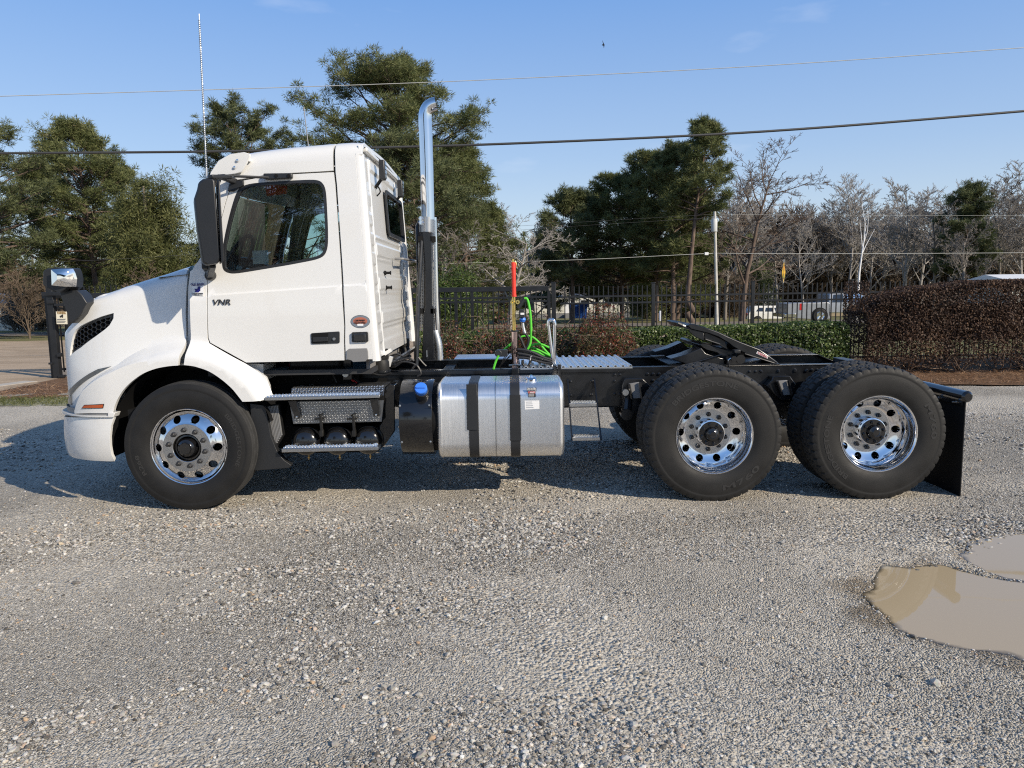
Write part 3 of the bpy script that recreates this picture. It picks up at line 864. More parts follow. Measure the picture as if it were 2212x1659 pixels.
X0, NA, NB = -3.12, .54, .36
NL = math.pi / 2 * (NA + NB) / 2
_zt = [(40, 760), (300, 640), (575, 786), (600, 770), (640, 735), (660, 700), (705, 632), (780, 590), (880, 550), (1000, 500), (1180, 440), (1340, 392), (1480, 345), (1540, 325)]
_zt = [(S('1', x, y, 6.35).x, S('1', x, y, 6.35).z) for x, y in _zt[2:]]
ZTX = [p[0] for p in _zt]; ZTZ = [p[1] for p in _zt]
ZTX = [-4.2, ZTX[0] - .06] + ZTX; ZTZ = [ZTZ[0] - .16, ZTZ[0] - .07] + ZTZ
def ztop(X): return float(np.interp(X, ZTX, ZTZ))
SA, SB = .2, .13
LA = .26
def hood_map(p, w):
    if p >= X0: X, inset, ph = p, 0.0, 0.0
    else:
        ph = min((X0 - p) / NL, 1) * math.pi / 2
        ex = max(0, X0 - p - NL)
        X = X0 - NA * math.sin(ph); inset = NB * (1 - math.cos(ph)) + ex
    lean = .10 * max(0, w - 1.15) ** 2 if p < X0 else 0
    X += lean * math.sin(ph)
    kn = sstep((X0 + .05 - p) / .35); SAp = SA - (SA - .07) * kn; SBp = SB - .06 * kn
    zt = ztop(max(X, -3.62)); zs = zt - SBp
    wz = min(w, zs)
    d = hood_d(min(p, X0) if p > X0 - .45 else X0 - .45 if p < X0 - .45 else p, wz) if p < X0 else hood_d(p, wz)
    if p < X0 - .6: d = d * 1.0
    x = X + .1 * d * math.sin(ph); y = YS + inset + d * math.cos(ph); z = wz
    if w > zs:
        s = (w - zs)
        ps = min(s / LA, 1) * math.pi / 2
        iw = SAp * (1 - math.cos(ps)); z = zs + SBp * math.sin(ps)
        x += iw * math.sin(ph); y += iw * math.cos(ph)
        if s > LA:
            t = min(1, (s - LA) / (WC - LA))
            tx, ty = (p, YC) if p >= X0 else (X0, YC)
            x = x + (tx - x) * t; y = y + (ty - y) * t
            z = ztop(max(x, -3.62)) + .03 * sstep(t)
    return Vector((x, y, z))
WC = 1.05

# ---- hood
def sm2(pts, k=4): return [(p.x, p.y) for p in catmull([Vector((a, b, 0)) for a, b in pts], k)]
seam = [(1405, 1120), (1410, 1070), (1430, 1010), (1460, 960), (1470, 900), (1466, 700), (1470, 550), (1480, 430), (1490, 372)]
arch = [(890, 1495), (905, 1440), (930, 1380), (975, 1310), (1040, 1245), (1130, 1182), (1230, 1143), (1330, 1124), (1405, 1118)]
arch = sm2(arch)
low = dom(hood_map, '1', [(522, 1488), (600, 1491), (700, 1493), (800, 1494)] + arch)
sm = dom(hood_map, '1', seam[1:])
top = ztop(sm[-1][0]) - SB
pc = X0 - NL - (YC - YS - NB)
outline = [(pc, .66), (X0 - NL, .66)] + [low[0]] + low[1:] + sm + [(sm[-1][0] - .01, top), (sm[-1][0] - .015, top + LA), (sm[-1][0] - .03, top + WC)]
# the fan-shaped top closes at one point for the nose part: end its rows just short of it
outline += [(q_, ztop(q_) - SB + WC) for q_ in np.linspace(sm[-1][0] - .05, X0 + .06, 12)] + [(X0 - .01, ztop(X0) - SB + WC - .01)] + [(pp, ztop(max(X0 - NA * math.sin(min((X0 - pp) / NL, 1) * math.pi / 2), -3.62)) - SB + WC - .01) for pp in np.linspace(X0 - .05, pc, 14)]
grille = dom(hood_map, '1', [(552, 1042), (560, 960), (578, 880), (600, 835), (640, 803), (700, 773), (800, 731), (898, 703), (896, 745), (865, 800), (830, 832), (760, 884), (640, 975)])
cgx = sum(p[0] for p in grille) / len(grille); cgz = sum(p[1] for p in grille) / len(grille)
FEAT = []
for k in (0, .25, .5, .75, 1):
    FEAT.append([(HUB.x - (r_ - k * w_) * math.cos(rad(a_)), HUB.z + (r_ - k * w_) * math.sin(rad(a_))) for a_, r_, w_ in
                 [(a, np.interp(a, [0, 17, 30, 47, 68, 90, 130, 160], [1.0, .985, .955, .87, .85, .85, .79, .76]), np.interp(a, [0, 47, 70, 90, 130], [.045, .05, .12, .15, .11])) for a in np.arange(2, 160, 2)]])
hood = shell('hood', outline, hood_map, M['paint'], truck, holes=[grille], features=FEAT, step=.04, thick=.035, mirror=True, bevel=.004)
# recessed honeycomb behind the opening, built as a real net of hexagons
def grow(poly, k):
    return [(cgx + (x - cgx) * k, cgz + (z - cgz) * k) for x, z in poly]
shell('grille_backing', grow(grille, 1.06), hood_map, M['matte_black'], truck, off=-.06, thick=.005, step=.05, mirror=True, bevel=0)
fr_o = grow(grille, 1.03); fr_i = [(cgx + (x - cgx) * .88, cgz + (z - cgz) * .80) for x, z in grille]
shell('grille_frame', fr_o, hood_map, M['black_plastic'], truck, holes=[fr_i], off=-.02, thick=.03, step=.03, mirror=True, bevel=.003)
net = MB(); hx = .021
for j in range(-16, 40):
    for i in range(-20, 20):
        cx = cgx + i * hx * 1.5 * 1.15; cz = cgz - .3 + j * hx * 1.732 * .5 * 1.0
        if (i + j) % 2: continue
        if not inpoly([cx], [cz], fr_o)[0]: continue
        for k in range(3):
            a0, a1 = rad(60 * k), rad(60 * (k + 1))
            pa = (cx + hx * 1.15 * math.cos(a0), cz + hx * math.sin(a0)); pb = (cx + hx * 1.15 * math.cos(a1), cz + hx * math.sin(a1))
            A, B = hood_map(*pa) + Vector((0, .03, 0)), hood_map(*pb) + Vector((0, .03, 0))
            net.beam(A, B, .005, .022, up=Vector((0, 1, 0)))
net.mirror(YC).build('grille_mesh', M['gloss_black'], truck, clean=False, smooth=False, kind='stuff')

# headlamp wrap-around behind the fender edge
lamp = dom(hood_map, 'N', [(1815, 622), (1600, 668), (1450, 745), (1300, 850), (1185, 955), (1110, 1070), (1068, 1190), (1050, 1335), (1068, 1340), (1100, 1225), (1200, 1050), (1300, 942), (1450, 824), (1600, 735)])
shell('headlamp', lamp, hood_map, M['lamp_grey'], truck, off=.008, thick=.02, step=.03, mirror=True, bevel=.002)
# amber side marker
mk_ = dom(hood_map, 'N', [(1332, 1306), (1375, 1250), (1696, 1233), (1680, 1304)])
shell('side_marker', mk_, hood_map, M['decal_black'], truck, off=.005, thick=.01, step=.03, mirror=True, bevel=.002)
mk2 = dom(hood_map, 'N', [(1348, 1296), (1385, 1259), (1684, 1243), (1672, 1295)])
shell('marker_lens', mk2, hood_map, M['amber'], truck, off=.009, thick=.008, step=.03, mirror=True, bevel=.002)

# front face furniture (the nose, seen only from elsewhere)
mb = MB(); xf = X0 - NA - .005
mb.box(xf - .01, xf + .03, YC - .62, YC + .62, .78, 1.28)
mb.build('radiator_grille', M['gloss_black'], truck, bevel=.02)
mb = MB()
for k in range(9): mb.box(xf - .03, xf - .008, YC - .6, YC + .6, .81 + k * .052, .825 + k * .052)
mb.build('grille_bars', M['satin'], truck, smooth=False)

# ---- bumper
def bump_map(p, w):
    bx, ba, bb = X0 - .02, .60, .55
    L = math.pi / 2 * (ba + bb) / 2
    if p >= bx: X, inset, ph = p, 0.0, 0.0
    else:
        ph = min((bx - p) / L, 1) * math.pi / 2; ex = max(0, bx - p - L)
        X = bx - ba * math.sin(ph); inset = bb * (1 - math.cos(ph)) + ex
    d = -.012 + .02 * (abs(w - .56) / .2) ** 2 + max(0, .42 - w) * .7
    return Vector((X + d * math.sin(ph), YS + inset + d * math.cos(ph), w))
bl = dom(bump_map, '3', [(640, 632), (615, 700), (604, 800), (606, 880), (620, 960), (643, 1008), (645, 1015), (560, 1014), (400, 1003), (330, 992)])
bt = dom(bump_map, '3', [(560, 632), (400, 630), (210, 626)])
pcb = X0 - .9 - .65
bout = [bl[0]] + bt + [(pcb, bt[-1][1]), (pcb, bl[-1][1])] + bl[::-1]
shell('bumper', bout, bump_map, M['paint'], truck, step=.05, thick=.03, mirror=True, bevel=.008, seg=3)
gt = dom(bump_map, '3', [(275, 600), (620, 600), (592, 622), (275, 622)])
zt0, zt1 = bt[0][1], low[0][1]
mb = MB(); 
def slab(fmap, p0, p1, z0, z1, inset, n=24):
    pts = [fmap(p0 + (p1 - p0) * i / n, .6) + Vector((0, 0, 0)) for i in range(n + 1)]
    nrm = []
    out = []
    for i in range(n + 1):
        a, b = pts[max(0, i - 1)], pts[min(n, i + 1)]; t = (b - a).normalized(); nv = Vector((t.y, -t.x, 0))
        if nv.y > 0: nv = -nv
        out.append(pts[i] - nv * inset)
    vs = [(q.x, q.y, z0) for q in out] + [(q.x, q.y, z1) for q in out]
    return vs, [(i, i + 1, n + 2 + i, n + 1 + i) for i in range(n)]
vs, fs = slab(bump_map, pcb, bl[0][0], zt0 - .01, zt1 + .02, .035)
mb.add(vs, fs); mb.mirror(YC)
mb.build('bumper_gap_trim', M['grey_plastic'], truck)
vs, fs = slab(bump_map, pcb, bl[0][0] + .01, zt0 + .002, zt0 + .013, .0)
mb = MB(); mb.add(vs, fs)
vs2, fs2 = slab(bump_map, pcb, bl[0][0] + .01, zt0 + .002, zt0 + .013, .05)
n_ = 25
mb.add([vs[i] for i in range(n_, 2 * n_)] + [vs2[i] for i in range(n_, 2 * n_)], [(i, i + 1, n_ + i + 1, n_ + i) for i in range(n_ - 1)])
mb.mirror(YC); mb.build('bumper_top_edge', M['paint'], truck)
mb = MB(); mb.prism(xz('3', [(592, 592), (655, 592), (640, 632), (590, 634)], YS), YS - .012, YS + .08); mb.mirror(YC)
mb.build('bumper_end', M['paint'], truck, bevel=.004)

# ---- cowl and rear part of the fender (near and far)
def cowl_map(x, w):
    f = fender(x, w); d = .015 + (side_d(x, w) - .015) * f
    return Vector((x, YS + d, w))
seam2 = [(1450, 1115), (1458, 1062), (1475, 1002), (1498, 945), (1507, 880), (1500, 700), (1502, 500), (1513, 380), (1540, 322)]
pill = [(1562, 300), (1590, 255), (1606, 222)]
cow = dom(cowl_map, '1', seam2[::-1])                                            # top -> arch
arch2 = dom(cowl_map, '1', sm2([(1500, 1120), (1550, 1130), (1650, 1165), (1750, 1230), (1830, 1300), (1880, 1360), (1915, 1405)]) + [(2000, 1403), (2110, 1385), (2155, 1348), (2100, 1210), (2000, 1140), (1935, 1099)])
dseam = dom(cowl_map, '1', [(1650, 940), (1638, 900), (1635, 700), (1634, 520), (1636, 430)])
up2 = dom(cowl_map, '2', [(225, 1120), (300, 790), (360, 560), (400, 440), (425, 392)])   # door's front edge, up the windscreen pillar
up3 = dom(cowl_map, '2', [(325, 372), (300, 440), (255, 640), (190, 900), (158, 1015)])
cow_out = cow + arch2 + dseam + up2 + up3 + dom(cowl_map, '1', [(1590, 255), (1562, 300)])
shell('cowl_and_fender', cow_out, cowl_map, M['paint'], truck, features=FEAT, step=.04, thick=.035, mirror=True, bevel=.004)
# backing in the seam between hood and cowl, and the step behind the fender
sb = cow[::-1]
mb = MB(); mb.prism(xz('1', [(1400, 1122), (1408, 1050), (1440, 985), (1462, 930), (1460, 700), (1465, 500), (1480, 372), (1530, 340), (1525, 500), (1520, 900), (1505, 960), (1478, 1030), (1470, 1122)], YS + .16), YS + .055 + .16, YS + .22 + .05)
mb.mirror(YC).build('hood_seam_trim', M['paint'], truck)
mb = MB(); mb.prism(xz('1', [(1935, 1098), (2092, 1103), (2092, 1190), (2100, 1230), (2050, 1230)], 6.2), 6.16, 6.5)
mb.mirror(YC).build('fender_rear_filler', M['paint'], truck)

# ---- door
def cab_map(x, w):
    zs = zroof(x) - .12
    z = min(w, zs)
    y = YS + side_d(x, z)
    if w > zs:
        s = w - zs; ps = min(s / .25, 1) * math.pi / 2
        y += .15 * (1 - math.cos(ps)); z = zs + .12 * math.sin(ps)
        if s > .25:
            t = min(1, (s - .25) / .9); y = y + (YC - y) * t; z += .025 * sstep(t)
    return Vector((x, y, z))
_zr = [(S('2', x, y, 6.4).x, S('2', x, y, 6.4).z) for x, y in [(215, 365), (260, 262), (330, 215), (440, 200), (575, 183), (700, 160), (850, 140), (1000, 122), (1290, 97), (1500, 82), (1560, 85)]]
def zroof(x): return float(np.interp(x, [p[0] for p in _zr], [p[1] for p in _zr]))

door_pts = [(203, 1235), (208, 1500), (212, 1659)]
dl = dom(cab_map, '2', [(218, 1125), (204, 1240), (203, 1400), (208, 1659)]) + dom(cab_map, '1', [(1648, 900), (1662, 937), (1945, 1094)]) + dom(cab_map, '4', [(1018, 372), (1012, 150)]) + \
    dom(cab_map, '2', [(1383, 1640), (1372, 1480), (1352, 1080), (1330, 760), (1306, 420), (1293, 312), (1150, 319), (950, 330), (700, 352), (520, 384), (432, 396), (402, 460), (366, 560), (306, 790)])
wo = [(330, 1140), (362, 1177), (430, 1192), (600, 1165), (900, 1115), (1150, 1067), (1215, 1035), (1245, 960), (1245, 800), (1230, 500), (1215, 430), (1180, 388), (1120, 376), (900, 386), (600, 407), (520, 426), (472, 455), (440, 525), (400, 660), (355, 850), (330, 1010)]
wi = [(352, 1135), (378, 1158), (430, 1167), (600, 1141), (900, 1091), (1140, 1044), (1195, 1015), (1220, 950), (1220, 800), (1206, 500), (1194, 445), (1165, 412), (1115, 402), (900, 411), (600, 432), (535, 448), (495, 475), (464, 535), (425, 665), (378, 850), (352, 1010)]
win_o = smooth_poly(dom(cab_map, '2', wo), .07, 4); win_i = smooth_poly(dom(cab_map, '2', wi), .07, 4)
wcx, wcz = np.mean(np.array(win_o), 0)
door_hole = [(wcx + (x - wcx) * .99, wcz + (z - wcz) * .985) for x, z in win_o]
CRE = [[(x, ZCR(x) + e) for x in np.arange(-2.5, -1.0, .04)] for e in (-.007, .007)]
dpart = shell('door', dl, cab_map, M['paint'], truck, features=CRE, holes=[door_hole], step=.05, thick=.03, mirror=True, bevel=.004)
shell('window_frame', win_o, cab_map, M['black_plastic'], truck, holes=[win_i], step=.04, off=.002, thick=.03, mirror=True, bevel=.003)
gl = [(wcx + (x - wcx) * 1.03, wcz + (z - wcz) * 1.03) for x, z in win_i]
def gpane(name, poly, Ym, m):
    o = shell(name, poly, cab_map, m, truck, off=-.02, lips=False, step=.12, bevel=0)
    return o
gpane('door_window', gl, 0, M['glass'])
me = bpy.data.meshes.new('far_window')
ov = shell('door_window', gl, lambda x, w: (lambda q: Vector((q.x, 2 * YC - q.y, q.z)))(cab_map(x, w)), M['clear_glass'], truck, off=.02, lips=False, step=.12, bevel=0)
# black inner backing behind the door seams so that they read dark
# ---- rear quarter and roof
ROOFTOP = 1.15
def edge_x(z): # rear corner line of the cab
    a, b = S('2', 1538, 100, 6.14), S('4', 1440, 365, 6.12)
    return a.x + (b.x - a.x) * (z - a.z) / (b.z - a.z)
EO = .055
zb = dom(cab_map, '4', [(1030, 366)])[0][1]
ql = dom(cab_map, '4', [(1024, 150), (1034, 366)])
qt = dom(cab_map, '2', [(1308, 312), (1320, 420), (1343, 760), (1365, 1080), (1385, 1480), (1392, 1640)])
zz = np.linspace(ql[1][1], zroof(-1.3) - .12, 14)
qout = [(qt[0][0], zroof(qt[0][0]) - .12 + .25 + .89)] + qt + ql + [(edge_x(z) - EO, z) for z in zz] + [(edge_x(2.75) - .004, zroof(-1.3) - .108), (edge_x(2.75) - .004, zroof(-1.3) - .12 + .24), (edge_x(2.75) - .004, zroof(-1.3) - .12 + 1.14)]
shell('rear_quarter_panel', qout, cab_map, M['paint'], truck, features=CRE, step=.05, thick=.03, mirror=True, bevel=.003)
rb = dom(cab_map, '2', [(1290, 298), (1150, 307), (950, 317), (700, 337), (500, 370), (425, 384), (330, 366)])
xs = rb[-1][0]
rout = [(rb[0][0], zroof(rb[0][0]) + 1.02)] + rb[0:] + [(xs - .02, zroof(xs) - .12 + .02), (xs - .02, zroof(xs) - .12 + 1.1)]
rout = [rout[0]] + rb + [(xs - .01, zroof(xs) - .12 + .05), (xs - .01, zroof(xs) + 1.0)]
shell('roof', rout, cab_map, M['paint'], truck, step=.05, thick=.03, mirror=True, bevel=.004)
# sun visor
mb = MB()
prof = [S('2', x, y, 6.12) for x, y in [(218, 365), (232, 312), (300, 212), (400, 157), (520, 140), (572, 152)]]
prof = catmull([Vector((p.x, 0, p.z)) for p in prof], 4)
vs = []; ny = 21; fs = []
for j in range(ny):
    t = j / (ny - 1) * 2 - 1
    yy = YC + t * (YC - 6.115)
    cr = 1 - t * t
    dn = .16 * max(0, abs(t) - .86) / .14
    for i, p in enumerate(prof):
        k = 1 - i / (len(prof) - 1)
        vs.append((p.x - .22 * cr * k - .02 * cr, yy - 0 * t, p.z + .03 * cr - dn * .35 * (1 - k) ))
n1 = len(prof)
for j in range(ny - 1):
    for i in range(n1 - 1): fs.append((j * n1 + i, j * n1 + i + 1, (j + 1) * n1 + i + 1, (j + 1) * n1 + i))
mb.add(vs, fs)
vis_side = xz('2', [(216, 366), (232, 312), (300, 212), (400, 157), (520, 140), (574, 156), (572, 182), (530, 262), (500, 312), (440, 328), (380, 336), (300, 333)], 6.1)
ob = mb.build('sun_visor', M['paint'], truck, bevel=.0, sharp=60)
so = ob.modifiers.new('thick', 'SOLIDIFY'); so.thickness = .012
mb = MB(); mb.prism(vis_side, 6.095, 6.115); mb.mirror(YC)
mb.build('visor_side', M['paint'], truck, bevel=.004)
for x, y in [(463, 212), (438, 272)]:
    p = S('2', x, y, 6.093); mb = MB(); mb.lathe([(0, -.012), (.01, -.01), (.013, 0), (.013, .012)], 'Y', 12, p); mb.build('visor_bolt', M['chrome'], truck)

# ---- rear corner mouldings and back wall
mb = MB(); zz = np.linspace(zb - .015, zroof(-1.3) - .1, 16)
vs = []
for z in zz:
    ex = edge_x(z); y0 = YS + side_d(ex, z)
    ring = [(ex - EO, y0)] + [(ex - .04 + .04 * math.sin(a), y0 + .04 - .04 * math.cos(a)) for a in np.linspace(.2, math.pi / 2, 6)] + [(ex, y0 + .075), (ex - .006, y0 + .08), (ex - .02, y0 + .083), (ex - .03, y0 + .09), (ex - .035, y0 + .12)]
    vs += [(x, y, z) for x, y in ring]
nr = len(ring)
fs = [(i * nr + k, i * nr + k + 1, (i + 1) * nr + k + 1, (i + 1) * nr + k) for i in range(len(zz) - 1) for k in range(nr - 1)]
mb.add(vs, fs); mb.mirror(YC); mb.build('rear_corner_moulding', M['paint'], truck, sharp=50)

zA, zB = zb + .0, zroof(-1.3) - .05
def wall_pt(yy, z, h=0.0):
    return Vector((edge_x(z) - .03 + h, yy, z))
wn_ = (wall_pt(7, zA + 1) - wall_pt(7, zA)).cross(Vector((0, 1, 0))).normalized()
def on_wall(fr, x, y):
    d = sight(fr, x, y); o = Vector((0, 0, CAM_H)); p0 = wall_pt(7, 1.5)
    t = (p0 - o).dot(wn_) / d.dot(wn_); q = o + d * t
    return q.y, q.z
Y0w, Y1w = 6.08, 2 * YC - 6.08
pads = []   # (y0, y1, z0, z1, height)
hwid = Y1w - Y0w
zs_ = np.linspace(zA + .08, 2.52, 9)
for side in (0, 1):
    for k in range(8):
        a, b = zs_[k] + .03, zs_[k + 1] - .03
        if side == 0: pads.append((Y0w + .10, Y0w + .34, a, b, .009))
        else: pads.append((Y1w - .34, Y1w - .10, a, b, .009))
wq = [on_wall('2', *p) for p in [(1705, 460), (1860, 570), (1910, 935), (1765, 870)]]
wy0, wy1 = min(q[0] for q in wq), max(q[0] for q in wq)
wz1 = (wq[0][1] + wq[1][1]) / 2; wz0 = (wq[2][1] + wq[3][1]) / 2
wy0 = (wq[0][0] + wq[3][0]) / 2 - .04; wy1 = (wq[1][0] + wq[2][0]) / 2 - .12
zc = np.linspace(zA + .10, wz0 - .08, 7)
for k in range(6): pads.append((Y0w + .44, Y1w - .44, zc[k] + .02, zc[k + 1] - .02, .009 if k % 2 else -.007))
pads.append((Y0w + .44, Y1w - .44, wz1 + .08, wz1 + .2, .009))
def wall_h(y, z):
    h = 0
    for a, b, c, d, k in pads:
        e = min(y - a, b - y, z - c, d - z)
        if e > -.008: h += k * sstep((e + .008) / .016)
    for yl in (Y0w + .39, Y1w - .39): h += .010 * (1 - sstep(abs(y - yl) / .03))
    h += .012 * (1 - sstep(abs(z - (wz0 - .05)) / .02)) * (1 if Y0w + .42 < y < Y1w - .42 else 0)
    return h
ys_ = np.linspace(Y0w, Y1w, 190); zs2 = np.linspace(zA, zB + .02, 170)
V = []; 
for z in zs2:
    for y in ys_:
        tum = .06 * max(0, z - 1.55)
        yy = YC + (y - YC) * (1 - tum / 1.1)
        V.append(wall_pt(yy, z, wall_h(y, z)))
ny_ = len(ys_); nz_ = len(zs2)
Fq = [(j * ny_ + i, j * ny_ + i + 1, (j + 1) * ny_ + i + 1, (j + 1) * ny_ + i) for j in range(nz_ - 1) for i in range(ny_ - 1)
      if not (wy0 + .03 < ys_[i] < wy1 - .04 and wz0 + .03 < zs2[j] < wz1 - .04)]
me = np_mesh('cab_back_wall', [tuple(v) for v in V], Fq)
finish(me, 'cab_back_wall', M['paint'], truck, sharp=60)
# back window
mb = MB(); wf = smooth_poly([(wy0, wz0), (wy1, wz0), (wy1, wz1), (wy0, wz1)], .07)
wi2 = smooth_poly([(wy0 + .035, wz0 + .035), (wy1 - .035, wz0 + .035), (wy1 - .035, wz1 - .035), (wy0 + .035, wz1 - .035)], .05)
nn = len(wf)
for poly, h in ((wf, .02), (wf, .034), (wi2, .034), (wi2, .0)):
    mb.v += [tuple(wall_pt(y, z, h)) for y, z in poly]
for L in range(3):
    for i in range(nn):
        j = (i + 1) % nn
        mb.f.append((L * nn + i, L * nn + j, (L + 1) * nn + j, (L + 1) * nn + i)); mb.mi.append(0)
mb.build('back_window_frame', M['black_plastic'], truck, bevel=0)
mb = MB(); mb.add([wall_pt(y, z, .015) for y, z in wi2], [tuple(range(nn))])
mb.build('back_window', M['dark_glass'], truck, smooth=False)
# roof rear flange
mb = MB()
zf = zroof(-1.3) - .035
for yy in np.linspace(6.42, 2 * YC - 6.42, 9): pass
mb.beam(wall_pt(6.3, zf - .01, .02), wall_pt(2 * YC - 6.3, zf - .01, .02), .045, .035)
mb.build('roof_gutter', M['paint'], truck, bevel=.01)
mb = MB()
mb.add([(edge_x(zf) - .3, 6.28, zf + .03), (edge_x(zf) + .0, 6.28, zf + .0), (edge_x(zf) + .0, 2 * YC - 6.28, zf + .0), (edge_x(zf) - .3, 2 * YC - 6.28, zf + .03)], [(0, 1, 2, 3)])
# handle on the back wall
a = on_wall('2', 1795, 1062); b = on_wall('2', 1942, 1085)
A, B = wall_pt(*a, .03), wall_pt(*b, .03)
out = Vector((.07, 0, 0))
mb = MB(); mb.tube([A, A + out, A + out + (B - A) * .1, B + out - (B - A) * .1, B + out, B], .012, 10, smooth=3)
mb.build('grab_handle', M['grey_plastic'], truck)
# work lamps
for (x, y, sc_) in [(1700, 305, 1.0), (1900, 490, 1.0)]:
    q = on_wall('2', x - (60 if x < 1800 else 95), y - (0 if x < 1800 else 25)); P0 = wall_pt(*q, .0)
    ld = empty('work_lamp', P0, parent=truck)
    mb = MB(); R = Matrix.Rotation(rad(-12), 3, 'X')
    mb.box(P0.x + .05, P0.x + .10, P0.y - .045, P0.y + .045, P0.z - .075, P0.z + .09)
    mb.build('lamp_housing', M['black_plastic'], ld, bevel=.008)
    mb = MB()
    for k in range(4): mb.box(P0.x + .1, P0.x + .105, P0.y - .035, P0.y + .035, P0.z - .06 + k * .037, P0.z - .032 + k * .037)
    mb.build('lamp_lens', M['lamp_grey'], ld)
    mb = MB(); mb.beam(P0 + Vector((.06, -.03, -.07)), P0 + Vector((0, -.03, -.15)), .02, .012); mb.beam(P0 + Vector((.06, .03, -.07)), P0 + Vector((0, .03, -.15)), .02, .012)
    mb.tube([P0 + Vector((.03, -.03, -.12)), P0 + Vector((.05, 0, -.17)), P0 + Vector((.01, .06, -.2))], .006, 6, smooth=3)
    mb.build('lamp_bracket', M['matte_black'], ld)
for (x, y) in [(1730, 1183), (1738, 1310)]:
    q = on_wall('2', x, y); P0 = wall_pt(*q, .0)
    mb = MB(); mb.lathe([(.02, 0), (.02, .015), (.012, .02), (.012, .05), (.018, .052), (.018, .06), (0, .062)], 'X', 10, P0)
    mb.build('rubber_stop', M['matte_black'], truck)
# ---- badge, decals, door handle, marker lamp, plate
def on_panel(fmap, fr, x, y): return dom(fmap, fr, [(x, y)])[0]
def decal_text(name, s, fmap, fr, x, y, width, m, off=.003, extrude=.001, shear=0.0, bold=0.0, hscale=1.0, parent=None):
    vs, fs = text_geo(s, 1.0, 0, shear=shear, bold=bold)
    xs = [v.x for v in vs]; w0 = max(xs) - min(xs); k = width / w0; cx = (max(xs) + min(xs)) / 2
    p, w = on_panel(fmap, fr, x, y)
    mb = MB(); n = len(vs)
    top_ = [fmap(p + (v.x - cx) * k, w + v.y * k * hscale) + Vector((0, -off - extrude, 0)) for v in vs]
    bot_ = [q + Vector((0, extrude + .001, 0)) for q in top_]
    mb.add(top_ + bot_, [tuple(f) for f in fs])
    # side walls
    cnt = {}
    for f in fs:
        for i in range(len(f)):
            e_ = (f[i], f[(i + 1) % len(f)]); cnt[e_] = 1
    sd = [(a, b, b + n, a + n) for a, b in cnt if (b, a) not in cnt]
    mb.f += sd; mb.mi += [0] * len(sd)
    return mb.build(name, m, parent or truck, smooth=False)
decal_text('model_badge', 'VNR', cab_map, 'L', 1255, 975, .135, M['nut'], extrude=.006, shear=.22, bold=.006, hscale=.85)
def disc(name, fmap, fr, x, y, rx, rz, m, off, n=40, sq=2.0):
    p, w = on_panel(fmap, fr, x, y)
    mb = MB()
    pts = []
    for k in range(n):
        a = 2 * math.pi * k / n; c_, s_ = math.cos(a), math.sin(a)
        pts.append(fmap(p + rx * math.copysign(abs(c_) ** (2 / sq), c_), w + rz * math.copysign(abs(s_) ** (2 / sq), s_)) + Vector((0, -off, 0)))
    mb.add(pts + [q + Vector((0, .002, 0)) for q in pts], [tuple(range(n))] + [(i, (i + 1) % n, n + (i + 1) % n, n + i) for i in range(n)])
    return mb.build(name, m, truck, smooth=False)
M['decal_tan'] = mat('decal_rust', (.42, .14, .09), .4)
disc('idle_sticker', cab_map, 'O', 1128, 935, .0755, .0505, M['decal_black'], .002)
disc('sticker_ring', cab_map, 'O', 1128, 935, .073, .048, M['decal_grey'], .0032)
disc('sticker_field', cab_map, 'O', 1128, 900, .056, .030, M['decal_tan'], .0044)
disc('sticker_plate', cab_map, 'O', 1135, 1165, .024, .008, M['decal_white'], .0056, sq=6)
decal_text('sticker_lettering', 'CERTIFIED', cab_map, 'O', 1115, 860, .080, M['decal_black'], off=.0075, bold=0, hscale=1.0)
decal_text('sticker_lettering', 'CLEAN IDLE', cab_map, 'O', 1115, 1020, .09, M['decal_black'], off=.0075, bold=0, hscale=1.0)
def quad_decal(name, fmap, fr, pts, m, off):
    q = dom(fmap, fr, pts); mb = MB(); P_ = [fmap(*a) + Vector((0, -off, 0)) for a in q]; n = len(P_)
    mb.add(P_ + [v + Vector((0, .001, 0)) for v in P_], [tuple(t) for t in geometry.tessellate_polygon([[Vector((a[0], a[1], 0)) for a in q]])] + [(i, (i + 1) % n, n + (i + 1) % n, n + i) for i in range(n)])
    return mb.build(name, m, truck, smooth=False)
quad_decal('dealer_sticker', cowl_map, 'L', [(165, 255), (590, 255), (590, 718), (165, 718)], M['decal_white'], .006)
quad_decal('state_outline', cowl_map, 'L', [(250, 475), (360, 470), (365, 420), (385, 385), (465, 382), (470, 440), (472, 555), (440, 560), (425, 600), (350, 605), (270, 590), (285, 530)], M['decal_navy'], .009)
decal_text('sticker_lettering', 'OLD RIVER', cowl_map, 'L', 362, 308, .107, M['decal_navy'], off=.009, bold=.02)
decal_text('sticker_lettering', 'COMPANIES', cowl_map, 'L', 372, 655, .088, M['decal_black'], off=.012, bold=.01)
quad_decal('sticker_rule', cowl_map, 'L', [(178, 352), (548, 350), (548, 364), (178, 366)], M['decal_navy'], .009)
quad_decal('sticker_rule', cowl_map, 'L', [(225, 694), (530, 694), (530, 704), (225, 704)], M['decal_black'], .011)

